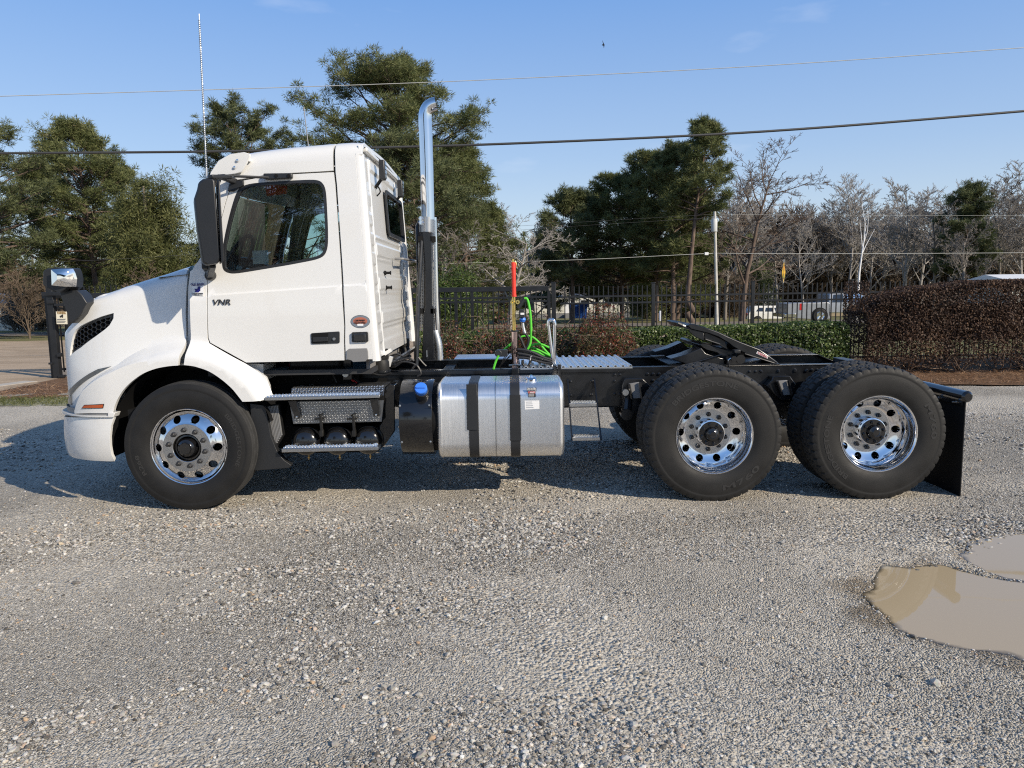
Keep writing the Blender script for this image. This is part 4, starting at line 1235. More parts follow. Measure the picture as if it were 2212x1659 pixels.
h0 = dom(cab_map, '4', [(632, 60), (965, 38), (965, 175), (640, 187)])
hp = smooth_poly(h0, .012, 4)
hd = empty('door_handle', cab_map(*h0[0]), parent=truck)
def prism_on(name, poly, fmap, d0, d1, m, parent, **k):
    """solid of a (p,w) polygon standing d0..d1 proud of the panel"""
    mb = MB(); n = len(poly)
    a = [fmap(*p) + Vector((0, -d1, 0)) for p in poly]; b = [fmap(*p) + Vector((0, -d0, 0)) for p in poly]
    mb.add(a + b, [tuple(range(n)), tuple(range(n, 2 * n))[::-1]] + [(i, (i + 1) % n, n + (i + 1) % n, n + i) for i in range(n)])
    return mb.build(name, m, parent, **k)
prism_on('handle_bezel', hp, cab_map, -.01, .008, M['black_plastic'], hd, bevel=.003)
prism_on('handle_pocket', dom(cab_map, '4', [(650, 62), (835, 52), (832, 165), (655, 172)]), cab_map, 0, .010, M['matte_black'], hd)
prism_on('handle_grip', smooth_poly(dom(cab_map, '4', [(660, 105), (835, 100), (832, 152), (662, 160)]), .005), cab_map, 0, .020, M['black_plastic'], hd, bevel=.003)
pp = on_panel(cab_map, '4', 903, 125)
mb = MB(); mb.lathe([(0, -.012), (.011, -.012), (.013, -.009), (.013, 0)], 'Y', 16, cab_map(*pp) + Vector((0, -.006, 0)))
mb.build('door_lock', M['satin'], hd)
ml = empty('cab_marker_lamp', cab_map(*on_panel(cab_map, '4', 1200, 100)), parent=truck)
prism_on('lamp_base', smooth_poly(dom(cab_map, '4', [(1105, 48), (1293, 42), (1298, 158), (1110, 162)]), .012), cab_map, 0, .02, M['black_plastic'], ml, bevel=.004)
prism_on('lamp_glass', smooth_poly(dom(cab_map, '4', [(1135, 66), (1268, 58), (1276, 142), (1135, 146)]), .01), cab_map, .02, .034, M['dark_lens'], ml, bevel=.006)
prism_on('skirt_plate', smooth_poly(dom(cab_map, '4', [(1045, 262), (1075, 238), (1280, 232), (1290, 262), (1296, 345), (1262, 385), (1118, 392), (1100, 372), (1045, 362)]), .004), cab_map, -.01, .01, M['grey_plastic'], truck, bevel=.003)

# ---- side window rain track and mirror arms
bk = dom(cab_map, '2', [(700, 330), (943, 326), (945, 368), (740, 382), (700, 374)])
prism_on('mirror_bracket', bk, cab_map, 0, .045, M['black_plastic'], truck, bevel=.006)
for x in (812, 918):
    q = cab_map(*on_panel(cab_map, '2', x, 350)); mb = MB(); mb.lathe([(0, -.053), (.012, -.053), (.014, -.045), (.014, -.03)], 'Y', 12, q); mb.build('bracket_bolt', M['matte_black'], truck)
tri = dom(cab_map, '2', [(385, 478), (395, 420), (440, 392), (520, 384), (520, 428), (472, 455), (440, 478)])
prism_on('mirror_mount', tri, cab_map, -.005, .02, M['black_plastic'], truck, bevel=.004)
mr = empty('side_mirror', S('2', 240, 750, 5.75), parent=truck)
hs = xz('2', [(125, 548), (152, 468), (163, 408), (200, 380), (290, 376), (305, 400), (318, 600), (352, 1060), (340, 1100), (232, 1118), (198, 1098), (150, 800)], 5.72)
def shear(mb):
    mb.v = [(x - (y - 5.64) * .42, y, z) for x, y, z in mb.v]; return mb
mb = MB(); mb.prism(hs, 5.66, 5.92); shear(mb).build('mirror_housing', M['black_plastic'], mr, bevel=.022, seg=3)
mb = MB(); mb.prism(xz('2', [(297, 380), (318, 388), (335, 700), (357, 1065), (343, 1096), (330, 1092), (312, 700)], 5.66), 5.64, 5.94); shear(mb).build('mirror_rim', M['black_plastic'], mr, bevel=.008)
mb = MB()
pa, pb = S('2', 332, 420, 5.7), S('2', 356, 1040, 5.7)
mb.add([pa, pb, (pb.x, 5.92, pb.z), (pa.x, 5.92, pa.z)], [(0, 1, 2, 3)]); shear(mb).build('mirror_glass', M['mirror'], mr, smooth=False)
mb = MB(); mb.beam(S('2', 225, 352, 5.82), S('2', 400, 355, 6.0), .05, .03); mb.beam(S('2', 330, 352, 6.0), S('2', 510, 420, 6.22), .04, .045); mb.build('mirror_arm', M['black_plastic'], mr, bevel=.008)
mb = MB(); mb.beam(S('2', 180, 1080, 5.9), S('2', 200, 1110, 6.12), .05, .12); mb.beam(S('2', 245, 1105, 5.85), S('2', 215, 1215, 6.08), .05, .06)
mb.lathe([(0, -.03), (.035, -.03), (.04, 0), (.04, .06)], 'Y', 16, S('2', 225, 1205, 6.06)); mb.build('lower_mirror_arm', M['black_plastic'], mr, bevel=.008)
mb = MB(); mb.tube([S('2', 430, 347, 5.98), S('2', 745, 360, 6.1)], .01, 8); mb.build('mirror_stay', M['black_plastic'], mr)
for o in (KIDS(mr)):
    me = o.data.copy(); 
    c = bpy.data.objects.new(o.name.split('.')[0], me); C.objects.link(c); c.parent = mr; 
    c.scale = (1, -1, 1); c.location = (o.location.x, o.location.y + 2 * (YC - WLOC[mr.name].y), o.location.z)
    if o.modifiers:
        b_ = c.modifiers.new('edge', 'BEVEL'); b_.width = o.modifiers[0].width; b_.segments = 2; b_.limit_method = 'ANGLE'; b_.angle_limit = rad(40)
# hood mirror
def hood_mirror(Ya, s):
    hm = empty('hood_mirror', S('M', 440, 400, Ya), parent=truck)
    f = lambda y: y if s > 0 else 2 * YC - y
    mb = MB(); mb.prism(xz('M', [(438, 415), (520, 400), (640, 392), (700, 450), (757, 542), (720, 600), (692, 665), (640, 725), (568, 778), (525, 650)], 6.1), f(6.06), f(6.2)); mb.build('mirror_stalk', M['black_plastic'], hm, bevel=.025, seg=3)
    mb = MB(); mb.prism(xz('M', [(300, 180), (320, 162), (350, 148), (440, 134), (548, 139), (568, 190), (584, 262), (577, 352), (500, 420), (420, 405), (345, 372), (298, 335)], 6.08), f(5.99), f(6.21)); mb.build('mirror_shell', M['black_plastic'], hm, bevel=.045, seg=4)
    q = [(352, 158), (440, 146), (545, 146), (566, 195), (583, 262), (577, 354), (470, 352), (362, 338)]
    n = len(q)
    # convex glass: faces back and towards the road side
    mb = MB(); base = [S('M', x, y, 5.985) for x, y in q]; cx = sum((v for v in base), Vector()) / n
    rings = []
    for k, r in enumerate((1, .7, .35)):
        rings += [cx + (v - cx) * r + Vector((0, (-.028 * (1 - r * r)) + .0 + (v.x - cx.x) * .55, 0)) for v in base]
    rings.append(cx + Vector((0, -.028, 0)))
    if s < 0: rings = [Vector((v.x, 2 * YC - v.y, v.z)) for v in rings]
    fs = [(k * n + i, k * n + (i + 1) % n, (k + 1) * n + (i + 1) % n, (k + 1) * n + i) for k in range(2) for i in range(n)] + [(2 * n + i, 2 * n + (i + 1) % n, 3 * n) for i in range(n)]
    mb.add(rings, fs); mb.build('mirror_glass', M['mirror'], hm)
hood_mirror(6.1, 1); hood_mirror(6.1, -1)

# ---- windscreen
ph_ = S('1', 1510, 345, 6.4); ZW = ph_.z - .05
mb = MB(); A = [S('2', x, y, 6.2) for x, y in [(325, 380), (300, 450), (250, 640), (190, 900), (140, 1070)]]; A[-1].z = ZW
vs = []; ny = 13
for j in range(ny):
    t = j / (ny - 1) * 2 - 1
    for p in A: vs.append((p.x - .24 * (1 - t * t), YC + t * (YC - (6.14 + .05 * (p.z - 1.9))), p.z))
n1 = len(A)
mb.add(vs, [(j * n1 + i, j * n1 + i + 1, (j + 1) * n1 + i + 1, (j + 1) * n1 + i) for j in range(ny - 1) for i in range(n1 - 1)])
mb.build('windscreen', M['clear_glass'], truck)
# wiper cowl between hood and windscreen
mb = MB(); pw = A[-1]
mb.add([(pw.x, 6.15, ZW), (pw.x - .24, YC, ZW), (pw.x, 2 * YC - 6.15, ZW), (pw.x - .35, 2 * YC - 6.2, ZW - .03), (pw.x - .5, YC, ZW - .01), (pw.x - .35, 6.2, ZW - .03)], [(0, 1, 4, 5), (1, 2, 3, 4)])
mb.build('wiper_cowl', M['black_plastic'], truck)

# ---- cab interior
xr, xd = -1.24, -2.33
zfl = 1.08
mb = MB(); mb.box(-2.45, -1.13, 6.17, 2 * YC - 6.17, zfl - .04, zfl); mb.build('cab_floor', M['cab_dark'], truck)
mb = MB(); mb.prism([(-2.62, 1.1), (-2.62, 1.78), (-2.45, 1.83), (-2.2, 1.76), (-2.12, 1.6), (-2.2, 1.1)], 6.2, 2 * YC - 6.2)
mb.build('dashboard', M['cab_dark'], truck, bevel=.02)
mb = MB(); q = S('2', 405, 1060, 6.55)
for k in range(6): mb.box(q.x - .05 + k * .018, q.x - .042 + k * .018, 6.5, 6.53, q.z - .05 - k * .02, q.z + .05 - k * .02)
mb.build('air_vent', M['grey_plastic'], truck)
mb = MB()
c0 = S('2', 470, 1075, 6.62)
R_ = Matrix.Rotation(rad(28), 3, 'Y')
ring = [c0 + R_ @ Vector((0, .23 * math.cos(a), .23 * math.sin(a))) for a in np.linspace(0, 2 * math.pi, 33)]
mb.tube(ring, .017, 8, cap=False)
for a in (0, 2.1, 4.2): mb.tube([c0, c0 + R_ @ Vector((0, .22 * math.cos(a), .22 * math.sin(a)))], .015, 6)
mb.tube([c0, c0 + R_ @ Vector((-.3, 0, 0))], .035, 8)
mb.build('steering_wheel', M['cab_dark'], truck)
mb = MB(); mb.box(-1.17, -1.15, 6.17, 2 * YC - 6.17, zfl, 1.9); mb.box(-1.28, -1.25, 6.25, 6.55, 1.9, 2.72); mb.box(-1.28, -1.25, 2 * YC - 6.55, 2 * YC - 6.25, 1.9, 2.72)
mb.build('cab_rear_trim', M['cab_trim'], truck)
mb = MB(); mb.box(-2.2, -1.25, 6.32, 2 * YC - 6.32, 2.66, 2.68); mb.build('headliner', M['headliner'], truck)
mb = MB(); mb.prism(xz('2', [(700, 425), (895, 430), (890, 500), (720, 520)], 6.4), 6.39, 6.4); mb.build('roof_label', M['red_foam'], truck)
def seat(yc, flip=False):
    st = empty('seat', (-1.55, yc, 1.2), parent=truck)
    mb = MB(); mb.prism([(-1.9, 1.42), (-1.9, 1.53), (-1.5, 1.52), (-1.42, 1.44), (-1.45, 1.4)], yc - .25, yc + .25); mb.build('seat_cushion', M['cab_trim'], st, bevel=.035, seg=3)
    mb = MB(); mb.prism([(-1.52, 1.48), (-1.50, 1.6), (-1.40, 2.08), (-1.36, 2.28), (-1.3, 2.28), (-1.3, 2.05), (-1.38, 1.5)], yc - .23, yc + .23); mb.build('seat_back', M['cab_trim'], st, bevel=.035, seg=3)
    mb = MB(); mb.box(-1.85, -1.42, yc - .2, yc + .2, zfl, 1.42); mb.build('seat_base', M['cab_dark'], st, bevel=.02)
seat(6.55); seat(2 * YC - 6.55)
# document card on the door glass, belt line strap
prism_on('window_card', dom(cab_map, '2', [(578, 990), (716, 985), (720, 1100), (584, 1108)]), cab_map, -.035, -.033, M['decal_white'], truck)
mb = MB(); mb.tube([S('2', 1000, 415, 6.36), S('2', 960, 700, 6.42), S('2', 910, 1090, 6.4)], .018, 6); mb.build('seat_belt', M['cab_dark'], truck)
# aerials
mb = MB()
a_, b_ = S('V', 447, 385, 6.2), S('V', 430, 30, 6.2)
mb.tube([a_, a_ + (b_ - a_) * .06], .012, 8)
mb.tube([a_, b_], .004, 6)
hel = [a_ + (b_ - a_) * (k / 900) + Vector((.0075 * math.cos(k * .55), .0075 * math.sin(k * .55), 0)) for k in range(870)]
mb.tube(hel, .0028, 3, cap=False)
mb.build('aerial', M['steel'], truck, clean=False)
mb = MB(); a_, b_ = S('T', 250, 1095, 8.0), S('T', 205, 720, 8.0)
mb.tube([a_, b_], [.006, .004], 6); mb.tube([b_, b_ - (b_ - a_) * .08], .008, 6)
mb.build('aerial', M['grey_plastic'], truck)
# ---------------------------------------------------------------- wheels
def tyre_mesh(R, wd, drive, name):
    """a tyre of revolution about Y, built flat with real grooves"""
    h = wd / 2; sh = h - .022
    prof = [(.292, h * .80), (.300, h * .83), (.312, h * .86), (.325, h * .90), (.345, h * .955), (.375, h * .985), (R - .115, h), (R - .09, h * .985), (R - .07, h * .965), (R - .062, h * .955), (R - .058, h * .965), (R - .045, h * .955), (R - .03, h * .93)]
    tr = []
    ns = 30
    for i in range(ns + 1):
        y = sh * (1 - 2 * i / ns); tr.append((R - .012 * (abs(y) / sh) ** 3, y))
    full = prof + [(R - .014, sh + .006)] + tr + [(R - .014, -sh - .006)] + [(r, -y) for r, y in prof[::-1]]
    n = 300 if drive else 220
    V = np.zeros((len(full), n, 3)); th = np.linspace(0, 2 * math.pi, n, endpoint=False)
    for i, (r, y) in enumerate(full):
        rr = np.full(n, r); k = np.arange(n)
        on_tread = len(prof) + 1 <= i <= len(prof) + 1 + ns
        if on_tread:
            j = i - len(prof) - 1; u = y / sh
            if drive:
                ph = (k // 2)
                dep = np.zeros(n)
                zig = .035 * np.where((k // 3) % 2 == 0, 1, -1)
                for g in (-.55, 0.0, .55): dep = np.maximum(dep, np.where(abs(u - g - zig) < .055, .016, 0))
                lug = (k % 6 == 0) if abs(u) > .55 else (k % 6 == 3)
                dep = np.maximum(dep, np.where(lug, .014 if abs(u) > .55 else .009, 0))
                rr = rr - dep
            else:
                if any(abs(u - g) < .05 for g in (-.72, -.27, .27, .72)): rr = rr - .014
        elif drive and (i in (len(prof), len(prof) - 1, len(full) - len(prof), len(full) - len(prof) - 1)):
            rr = rr - np.where(k % 6 == 0, .010, 0)
        # the tyre bulges a little where it stands
        V[i, :, 0] = rr * np.cos(th); V[i, :, 2] = rr * np.sin(th); V[i, :, 1] = y
    m = len(full); idx = np.arange(m * n).reshape(m, n)
    a = idx[:-1]; b = idx[1:]
    F = np.stack([a, np.roll(a, -1, 1), np.roll(b, -1, 1), b], -1).reshape(-1, 4)
    me = np_mesh(name, V.reshape(-1, 3), F)
    me.materials.append(M['rubber']); me.materials.append(M['tread'])
    mi = np.zeros(len(F), np.int32).reshape(m - 1, n); mi[len(prof):len(prof) + ns + 2] = 1
    me.polygons.foreach_set('material_index', mi.ravel())
    me.polygons.foreach_set('use_smooth', np.ones(len(F), bool)); me.set_sharp_from_angle(angle=rad(32))
    return me

def disc_mesh(name, rings_in, rings_out, zf, nh, rh, hr, n_sec=24, thick=.012):
    """wheel disc with nh hand holes of radius hr on the circle rh; zf(r) gives the face's y. rings_in/out: radii inside and outside the holed band"""
    mb = MB()
    r1, r2 = rh - hr - .012, rh + hr + .012
    da = 2 * math.pi / nh
    for s in range(nh):
        ac = da * s
        out = []; 
        for k in range(n_sec):    # outer boundary of the sector, going round
            t = 2 * math.pi * k / n_sec + math.pi / 4
            c_, s_ = math.cos(t), math.sin(t); m_ = max(abs(c_), abs(s_)); u, v = c_ / m_, s_ / m_
            r = (r1 + r2) / 2 + u * (r2 - r1) / 2; a = ac + v * da / 2
            out.append((r * math.cos(a), r * math.sin(a)))
        inn = []
        cx, cz = rh * math.cos(ac), rh * math.sin(ac)
        for k in range(n_sec):
            t = 2 * math.pi * k / n_sec + math.pi / 4 + ac
            inn.append((cx + hr * math.cos(t), cz + hr * math.sin(t)))
        b = len(mb.v)
        for w in (0, .5, .85, 1):
            for k in range(n_sec):
                x = out[k][0] + (inn[k][0] - out[k][0]) * w; z = out[k][1] + (inn[k][1] - out[k][1]) * w
                mb.v.append((x, zf(math.hypot(x, z)), z))
        for k in range(n_sec): 
            x, y, z = mb.v[b + 3 * n_sec + k]; mb.v.append((x, y + .005, z))
        for k in range(n_sec):
            x, z = inn[k]; mb.v.append((x, zf(rh) + thick + .008, z))
        for w in range(5):
            for k in range(n_sec):
                k2 = (k + 1) % n_sec
                mb.f.append((b + w * n_sec + k, b + w * n_sec + k2, b + (w + 1) * n_sec + k2, b + (w + 1) * n_sec + k)); mb.mi.append(0)
    return mb, r1, r2

def front_wheel_parts():
    zf = lambda r: -.150 + .0 if r < .188 else -.150 + .055 * ((r - .188) / .09) ** 1.7 + (.004 if r > .19 else 0)
    mb, r1, r2 = disc_mesh('rim', None, None, zf, 10, .231, .031)
    mb.lathe([(r1, zf(r1)), (.2, zf(.2)), (.193, zf(.193) + .001), (.189, -.148), (.187, -.151)], 'Y', 120, cap=False)
    mb.lathe([(r2, zf(r2)), (.281, -.09), (.283, -.075), (.287, -.085), (.291, -.105), (.296, -.119), (.302, -.122), (.307, -.118), (.309, -.108), (.305, -.10), (.295, -.08), (.285, -.06), (.28, 0), (.28, .12)], 'Y', 120, cap=False)
    rim = mb
    fc = MB(); fc.lathe([(.187, -.151), (.113, -.151), (.110, -.149), (.108, -.12), (.108, -.02)], 'Y', 72, cap=False)
    hub = MB(); hub.lathe([(.107, -.03), (.105, -.125), (.1, -.132), (.088, -.134), (.084, -.12), (.078, -.11), (.072, -.15), (.066, -.168), (.05, -.176), (.045, -.182), (.0, -.184)], 'Y', 48)
    for k in range(6):
        a = k * math.pi / 3
    hub.lathe([(.05, -.176), (.047, -.196), (.0, -.198)], 'Y', 8)
    return rim, fc, hub
def nut_mb():
    mb = MB(); mb.lathe([(.021, 0), (.021, -.006), (.0165, -.008), (.0165, -.026), (.013, -.030), (.011, -.030), (.011, -.040), (.0, -.041)], 'Y', 6)
    return mb
def drive_wheel_parts():
    yd = .085
    zf = lambda r: yd if r < .18 else yd - .028 * min(1, (r - .18) / .08) ** 1.5 + .003
    mb, r1, r2 = disc_mesh('rim', None, None, zf, 10, .226, .030)
    mb.lathe([(r1, zf(r1)), (.189, zf(.189)), (.184, yd + .002), (.182, yd)], 'Y', 120, cap=False)
    mb.lathe([(r2, zf(r2)), (.272, .050), (.275, .03), (.272, .0), (.268, -.03), (.268, -.055), (.274, -.068), (.283, -.082), (.287, -.1), (.292, -.114), (.299, -.121), (.305, -.121), (.309, -.115), (.31, -.105), (.303, -.09), (.29, -.06), (.285, 0), (.28, .13)], 'Y', 120, cap=False)
    fc = MB(); fc.lathe([(.182, yd), (.113, yd), (.112, yd - .004), (.112, yd + .05)], 'Y', 72, cap=False)
    return mb, fc
def arc_text(s, r, mid_deg, size, mb, y, width_deg, depth=.003, flip=False, shear=0.0):
    vs, fs = text_geo(s, 1.0, 0, shear=shear, bold=.02)
    x0 = min(v.x for v in vs); x1 = max(v.x for v in vs)
    n = len(vs)
    P0 = []; P1 = []
    for v in vs:
        t = (v.x - x0) / (x1 - x0) - .5
        a = rad(mid_deg) - t * rad(width_deg) if not flip else rad(mid_deg) + t * rad(width_deg)
        rr = r + (v.y * size if not flip else -v.y * size)
        P0.append((rr * math.cos(a), y - depth, rr * math.sin(a))); P1.append((rr * math.cos(a), y + .004, rr * math.sin(a)))
    cnt = {}
    for f in fs:
        for i in range(len(f)): cnt[(f[i], f[(i + 1) % len(f)])] = 1
    mb.add(P0 + P1, [tuple(f) for f in fs] + [(a, b, b + n, a + n) for a, b in cnt if (b, a) not in cnt])

def wheel(name, loc, front, rot=0.0, text=None, parent=truck, mirror=False):
    w = empty(name, loc, parent=parent)
    L = Vector(loc)
    def add(mb, nm, m, **k):
        o = mb.build(nm, m, None, **k); o.parent = w; o.location = (0, 0, 0); return o
    R = .515 if front else .538
    t = bpy.data.objects.new('tyre', tyre_mesh(R, .286 if front else .278, not front, 'tyre')); C.objects.link(t); t.parent = w
    if front:
        rim, fc, hub = front_wheel_parts()
        add(rim, 'rim', M['chrome'], sharp=30); add(fc, 'wheel_face', M['satin'], sharp=30); add(hub, 'hub_cap', M['gloss_black'], sharp=30)
        yn, rn, off = -.151, .143, 6
    else:
        rim, fc = drive_wheel_parts()
        add(rim, 'rim', M['chrome'], sharp=30); add(fc, 'wheel_face', M['satin'], sharp=30)
        hub = MB(); hub.lathe([(.112, .09), (.112, .0), (.108, -.012), (.1, -.015)], 'Y', 48); add(hub, 'hub_sleeve', M['chrome'], sharp=30)
        hub = MB(); hub.lathe([(.1, .0), (.1, -.022), (.094, -.028), (.06, -.03), (.056, -.05), (.05, -.062), (.03, -.068), (.024, -.074), (0, -.075)], 'Y', 48)
        for k in range(8):
            a = 2 * math.pi * k / 8 + .2; hub.lathe([(.013, -.026), (.013, -.042), (.008, -.046), (.008, -.054), (0, -.055)], 'Y', 8, (.079 * math.cos(a), 0, .079 * math.sin(a)))
        add(hub, 'axle_flange', M['gloss_black'], sharp=30)
        yn, rn, off = .085, .143, 0
    nut = nut_mb().build('lug_nut', M['nut'] if front else M['gloss_black'], None, smooth=False)
    for k in range(10):
        a = 2 * math.pi * k / 10 + rad(off + 18)
        o = nut if k == 0 else bpy.data.objects.new('lug_nut', nut.data)
        if k: C.objects.link(o)
        o.parent = w; o.location = (rn * math.cos(a), yn, rn * math.sin(a))
    if text:
        for s, r, mid, size, wdeg, flip in text:
            mb = MB(); arc_text(s, r, mid, size, mb, -(.143 if front else .139) + .002, wdeg, flip=flip)
            add(mb, 'sidewall_lettering', M['rubber_text'], smooth=False, clean=False)
    w.rotation_euler = (0, rot, 0)
    return w
LWY = 6.065
wf_ = wheel('front_wheel', (HUB.x, LWY, HUB.z), True, text=[('BRIDGESTONE', .405, 8, .045, 62, False), ('R268', .405, 200, .045, 24, False)])
wd1 = wheel('drive_wheel', (HR[0].x, LWY, HR[0].z), False, text=[('BRIDGESTONE', .418, 104, .056, 76, False), ('M760', .42, -58, .06, 46, True)])
wd2 = wheel('drive_wheel', (HR[1].x, LWY, HR[1].z), False, text=[('BRIDGESTONE', .418, 196, .056, 76, False), ('M760', .42, 14, .06, 40, False)])
inner = empty('inner_wheel', (HR[0].x, LWY + .33, HR[0].z), parent=truck)
for nm in ('tyre', 'rim'):
    s_ = [k for k in KIDS(wd1) if k.name.startswith(nm)][0]
    o = bpy.data.objects.new(nm, s_.data); C.objects.link(o); o.parent = inner; o.rotation_euler = (0, 0, math.pi)
in2 = copy_tree(inner, truck, loc=Vector((HR[1].x, LWY + .33, HR[1].z)) - Vector(TR))
for src, p in ((wf_, (HUB.x, 2 * YC - LWY, HUB.z)), (wd1, (HR[0].x, 2 * YC - LWY, HR[0].z)), (wd2, (HR[1].x, 2 * YC - LWY, HR[1].z))):
    copy_tree(src, truck, loc=Vector(p) - Vector(TR), rot=(0, 0, math.pi))
for k in (0, 1): copy_tree(inner, truck, loc=Vector((HR[k].x, 2 * YC - LWY - .33, HR[k].z)) - Vector(TR), rot=(0, 0, math.pi))

# wheel house liner above the front wheel
mb = MB(); n = 26; rr = .655
for i in range(n):
    a0, a1 = rad(-8 + i * 172 / n), rad(-8 + (i + 1) * 172 / n)
    p = [(HUB.x - rr * math.cos(a), HUB.z + rr * math.sin(a)) for a in (a0, a1)]
    mb.add([(p[0][0], 6.03, p[0][1]), (p[1][0], 6.03, p[1][1]), (p[1][0], 6.62, p[1][1]), (p[0][0], 6.62, p[0][1])], [(0, 1, 2, 3)])
mb.mirror(YC).build('wheel_arch_liner', M['matte_black'], truck)
mb = MB(); mb.box(-3.35, -1.9, 6.62, 6.64, .45, 1.2); mb.mirror(YC).build('inner_fender', M['matte_black'], truck)
mb = MB(); mb.box(-3.05, -3.0, 6.03, 6.6, .38, .8); mb.mirror(YC).build('splash_guard', M['matte_black'], truck)
# front axle, springs
mb = MB(); mb.box(HUB.x - .06, HUB.x + .06, 6.2, 2 * YC - 6.2, .36, .48); mb.build('front_axle', M['frame_black'], truck, bevel=.02)
mb = MB(); mb.box(-3.3, -1.75, 6.62, 6.70, .5, .58); mb.mirror(YC).build('leaf_spring', M['frame_black'], truck)
mb = MB(); mb.lathe([(.0, -.2), (.19, -.2), (.19, .0), (0, 0)], 'Y', 28, (HUB.x, 6.42, HUB.z)); mb.mirror(YC).build('brake_drum', M['frame_black'], truck)
# engine and gearbox bulk seen dark below the cab
mb = MB(); mb.box(-3.0, -1.9, 6.85, 2 * YC - 6.85, .62, 1.35); mb.build('engine', M['matte_black'], truck, bevel=.04)
mb = MB(); mb.lathe([(.0, -1.9), (.26, -1.9), (.24, -1.5), (.19, -1.2), (.15, -.9), (0, -.9)], 'X', 20, (0, YC, .72)); mb.build('gearbox', M['frame_black'], truck)
mb = MB(); mb.lathe([(0, -.9), (.05, -.9), (.05, 1.4), (0, 1.4)], 'X', 14, (0, YC, .62)); mb.build('propeller_shaft', M['frame_black'], truck)

# ---------------------------------------------------------------- chassis
YR = 6.72
rt = S('6', 500, 489, YR).z; rbm = S('6', 300, 806, YR).z
xe0 = S('7', 1000, 268, YR).x; xe1 = xe0 + .28
def rail():
    mb = MB(); x0 = -3.0
    mb.prism([(x0, rt), (xe0, rt), (xe1, rt - .12), (xe1, rbm + .02), (xe1 - .08, rbm), (x0, rbm)], YR, YR + .009)
    mb.box(x0, xe0, YR, YR + .09, rt - .0, rt + .009); mb.box(x0, xe1 - .08, YR, YR + .09, rbm - .009, rbm)
    mb.beam((xe0, YR + .045, rt + .003), (xe1, YR + .045, rt - .117), .09, .009)
    return mb
rail().mirror(YC).build('frame_rail', M['frame_black'], truck, bevel=.002)
# liner strip and light catching top edge between gearbox and deck
mb = MB(); mb.box(-1.75, 1.0, YR - .022, YR - .001, rt - .03, rt + .004); mb.build('air_line_tray', M['frame_black'], truck, bevel=.004)
def bolts(name, pts, Y, r=.011, m='frame_black', d=.012):
    mb = MB()
    for p in pts: mb.lathe([(r * 1.3, 0), (r * 1.3, -.003), (r, -.004), (r, -d), (r * .6, -d - .003), (0, -d - .003)], 'Y', 6, (p[0], Y, p[1]))
    return mb.build(name, M[m], truck, kind='stuff', smooth=False, clean=False)
bp = xz('6', [(540, 540), (585, 540), (540, 597), (540, 710), (585, 710), (825, 535), (873, 535), (925, 535), (873, 590), (600, 660), (1705, 515), (1758, 515), (1808, 515), (1955, 515), (2100, 510), (2195, 510)], YR)
bp += xz('7', [(5, 345), (180, 340), (345, 335), (460, 337), (512, 335), (565, 335)], YR)
bp += xz('5', [(1840, 450), (2050, 445), (1840, 585), (2050, 578), (1450, 360), (1600, 360)], YR)
bolts('rail_bolts', bp, YR)
for xm in (-1.6, -.6, 1.0, 2.23, 3.3):
    mb = MB(); mb.box(xm - .05, xm + .05, YR + .01, 2 * YC - YR - .01, rbm + .03, rt - .03); mb.build('cross_member', M['frame_black'], truck, bevel=.006)

# drive axles and suspension
for H in HR:
    mb = MB(); mb.lathe([(.0, 6.25), (.085, 6.25), (.085, 6.7), (.1, 6.9), (.22, YC - .12), (.22, YC + .12), (.1, 2 * YC - 6.9), (.085, 2 * YC - 6.25), (0, 2 * YC - 6.25)], 'Y', 20, (H.x, 0, H.z))
    mb.build('drive_axle', M['frame_black'], truck)
    for k in (1, -1):
        yb = YR - .22 if k > 0 else 2 * YC - YR + .22
        mb = MB(); mb.lathe([(0, .0), (.11, .0), (.125, .03), (.12, .09), (.10, .14), (.115, .19), (.1, .23), (0, .23)], 'Z', 20, (H.x + .33, yb + .02, rbm - .02)); mb.build('air_bag', M['rubber'], truck)
        mb = MB(); mb.prism([(H.x - .5, H.z + .02), (H.x - .5, H.z + .10), (H.x, H.z - .05), (H.x + .4, H.z + .08), (H.x + .4, H.z), (H.x, H.z - .14)], yb - .04, yb + .05); mb.build('trailing_arm', M['frame_black'], truck, bevel=.01)
        mb = MB(); mb.lathe([(0, -.2), (.205, -.2), (.205, -.02), (.0, -.02)], 'Y', 28, (H.x, (6.75 if k > 0 else 2 * YC - 6.53), H.z)); mb.build('brake_drum', M['frame_black'], truck)
        mb = MB(); mb.lathe([(0, .0), (.075, .0), (.085, .03), (.085, .12), (.07, .15), (0, .15)], 'X', 16, (H.x + .1, yb + .05, H.z + .14)); mb.build('brake_chamber', M['frame_black'], truck)
def hanger(fr, pts, cup, Y0=YR - .10):
    mb = MB(); mb.prism(xz(fr, pts, Y0), Y0, YR - .003); mb.build('suspension_hanger', M['frame_black'], truck, bevel=.008)
    mb = MB()
    q = [S(fr, x, y, Y0 - .03) for x, y in cup]; q2 = [S(fr, x, y, Y0 + .02) for x, y in cup]
    mb.add(q + [v + Vector((0, .015, 0)) for v in q], [(0, 1, 2, 3), (7, 6, 5, 4), (0, 4, 5, 1), (1, 5, 6, 2), (2, 6, 7, 3), (3, 7, 4, 0)]); mb.build('torque_rod_bracket', M['grey_plastic'], truck, bevel=.003)
    mb = MB()
    mb.tube([q[0] + Vector((0, -.02, 0)), q[3] + Vector((0, -.02, 0))], .012, 6); mb.tube([q[1] + Vector((0, -.02, 0)), q[2] + Vector((0, -.02, 0))], .012, 6)
    mb.build('bracket_rib', M['frame_black'], truck)
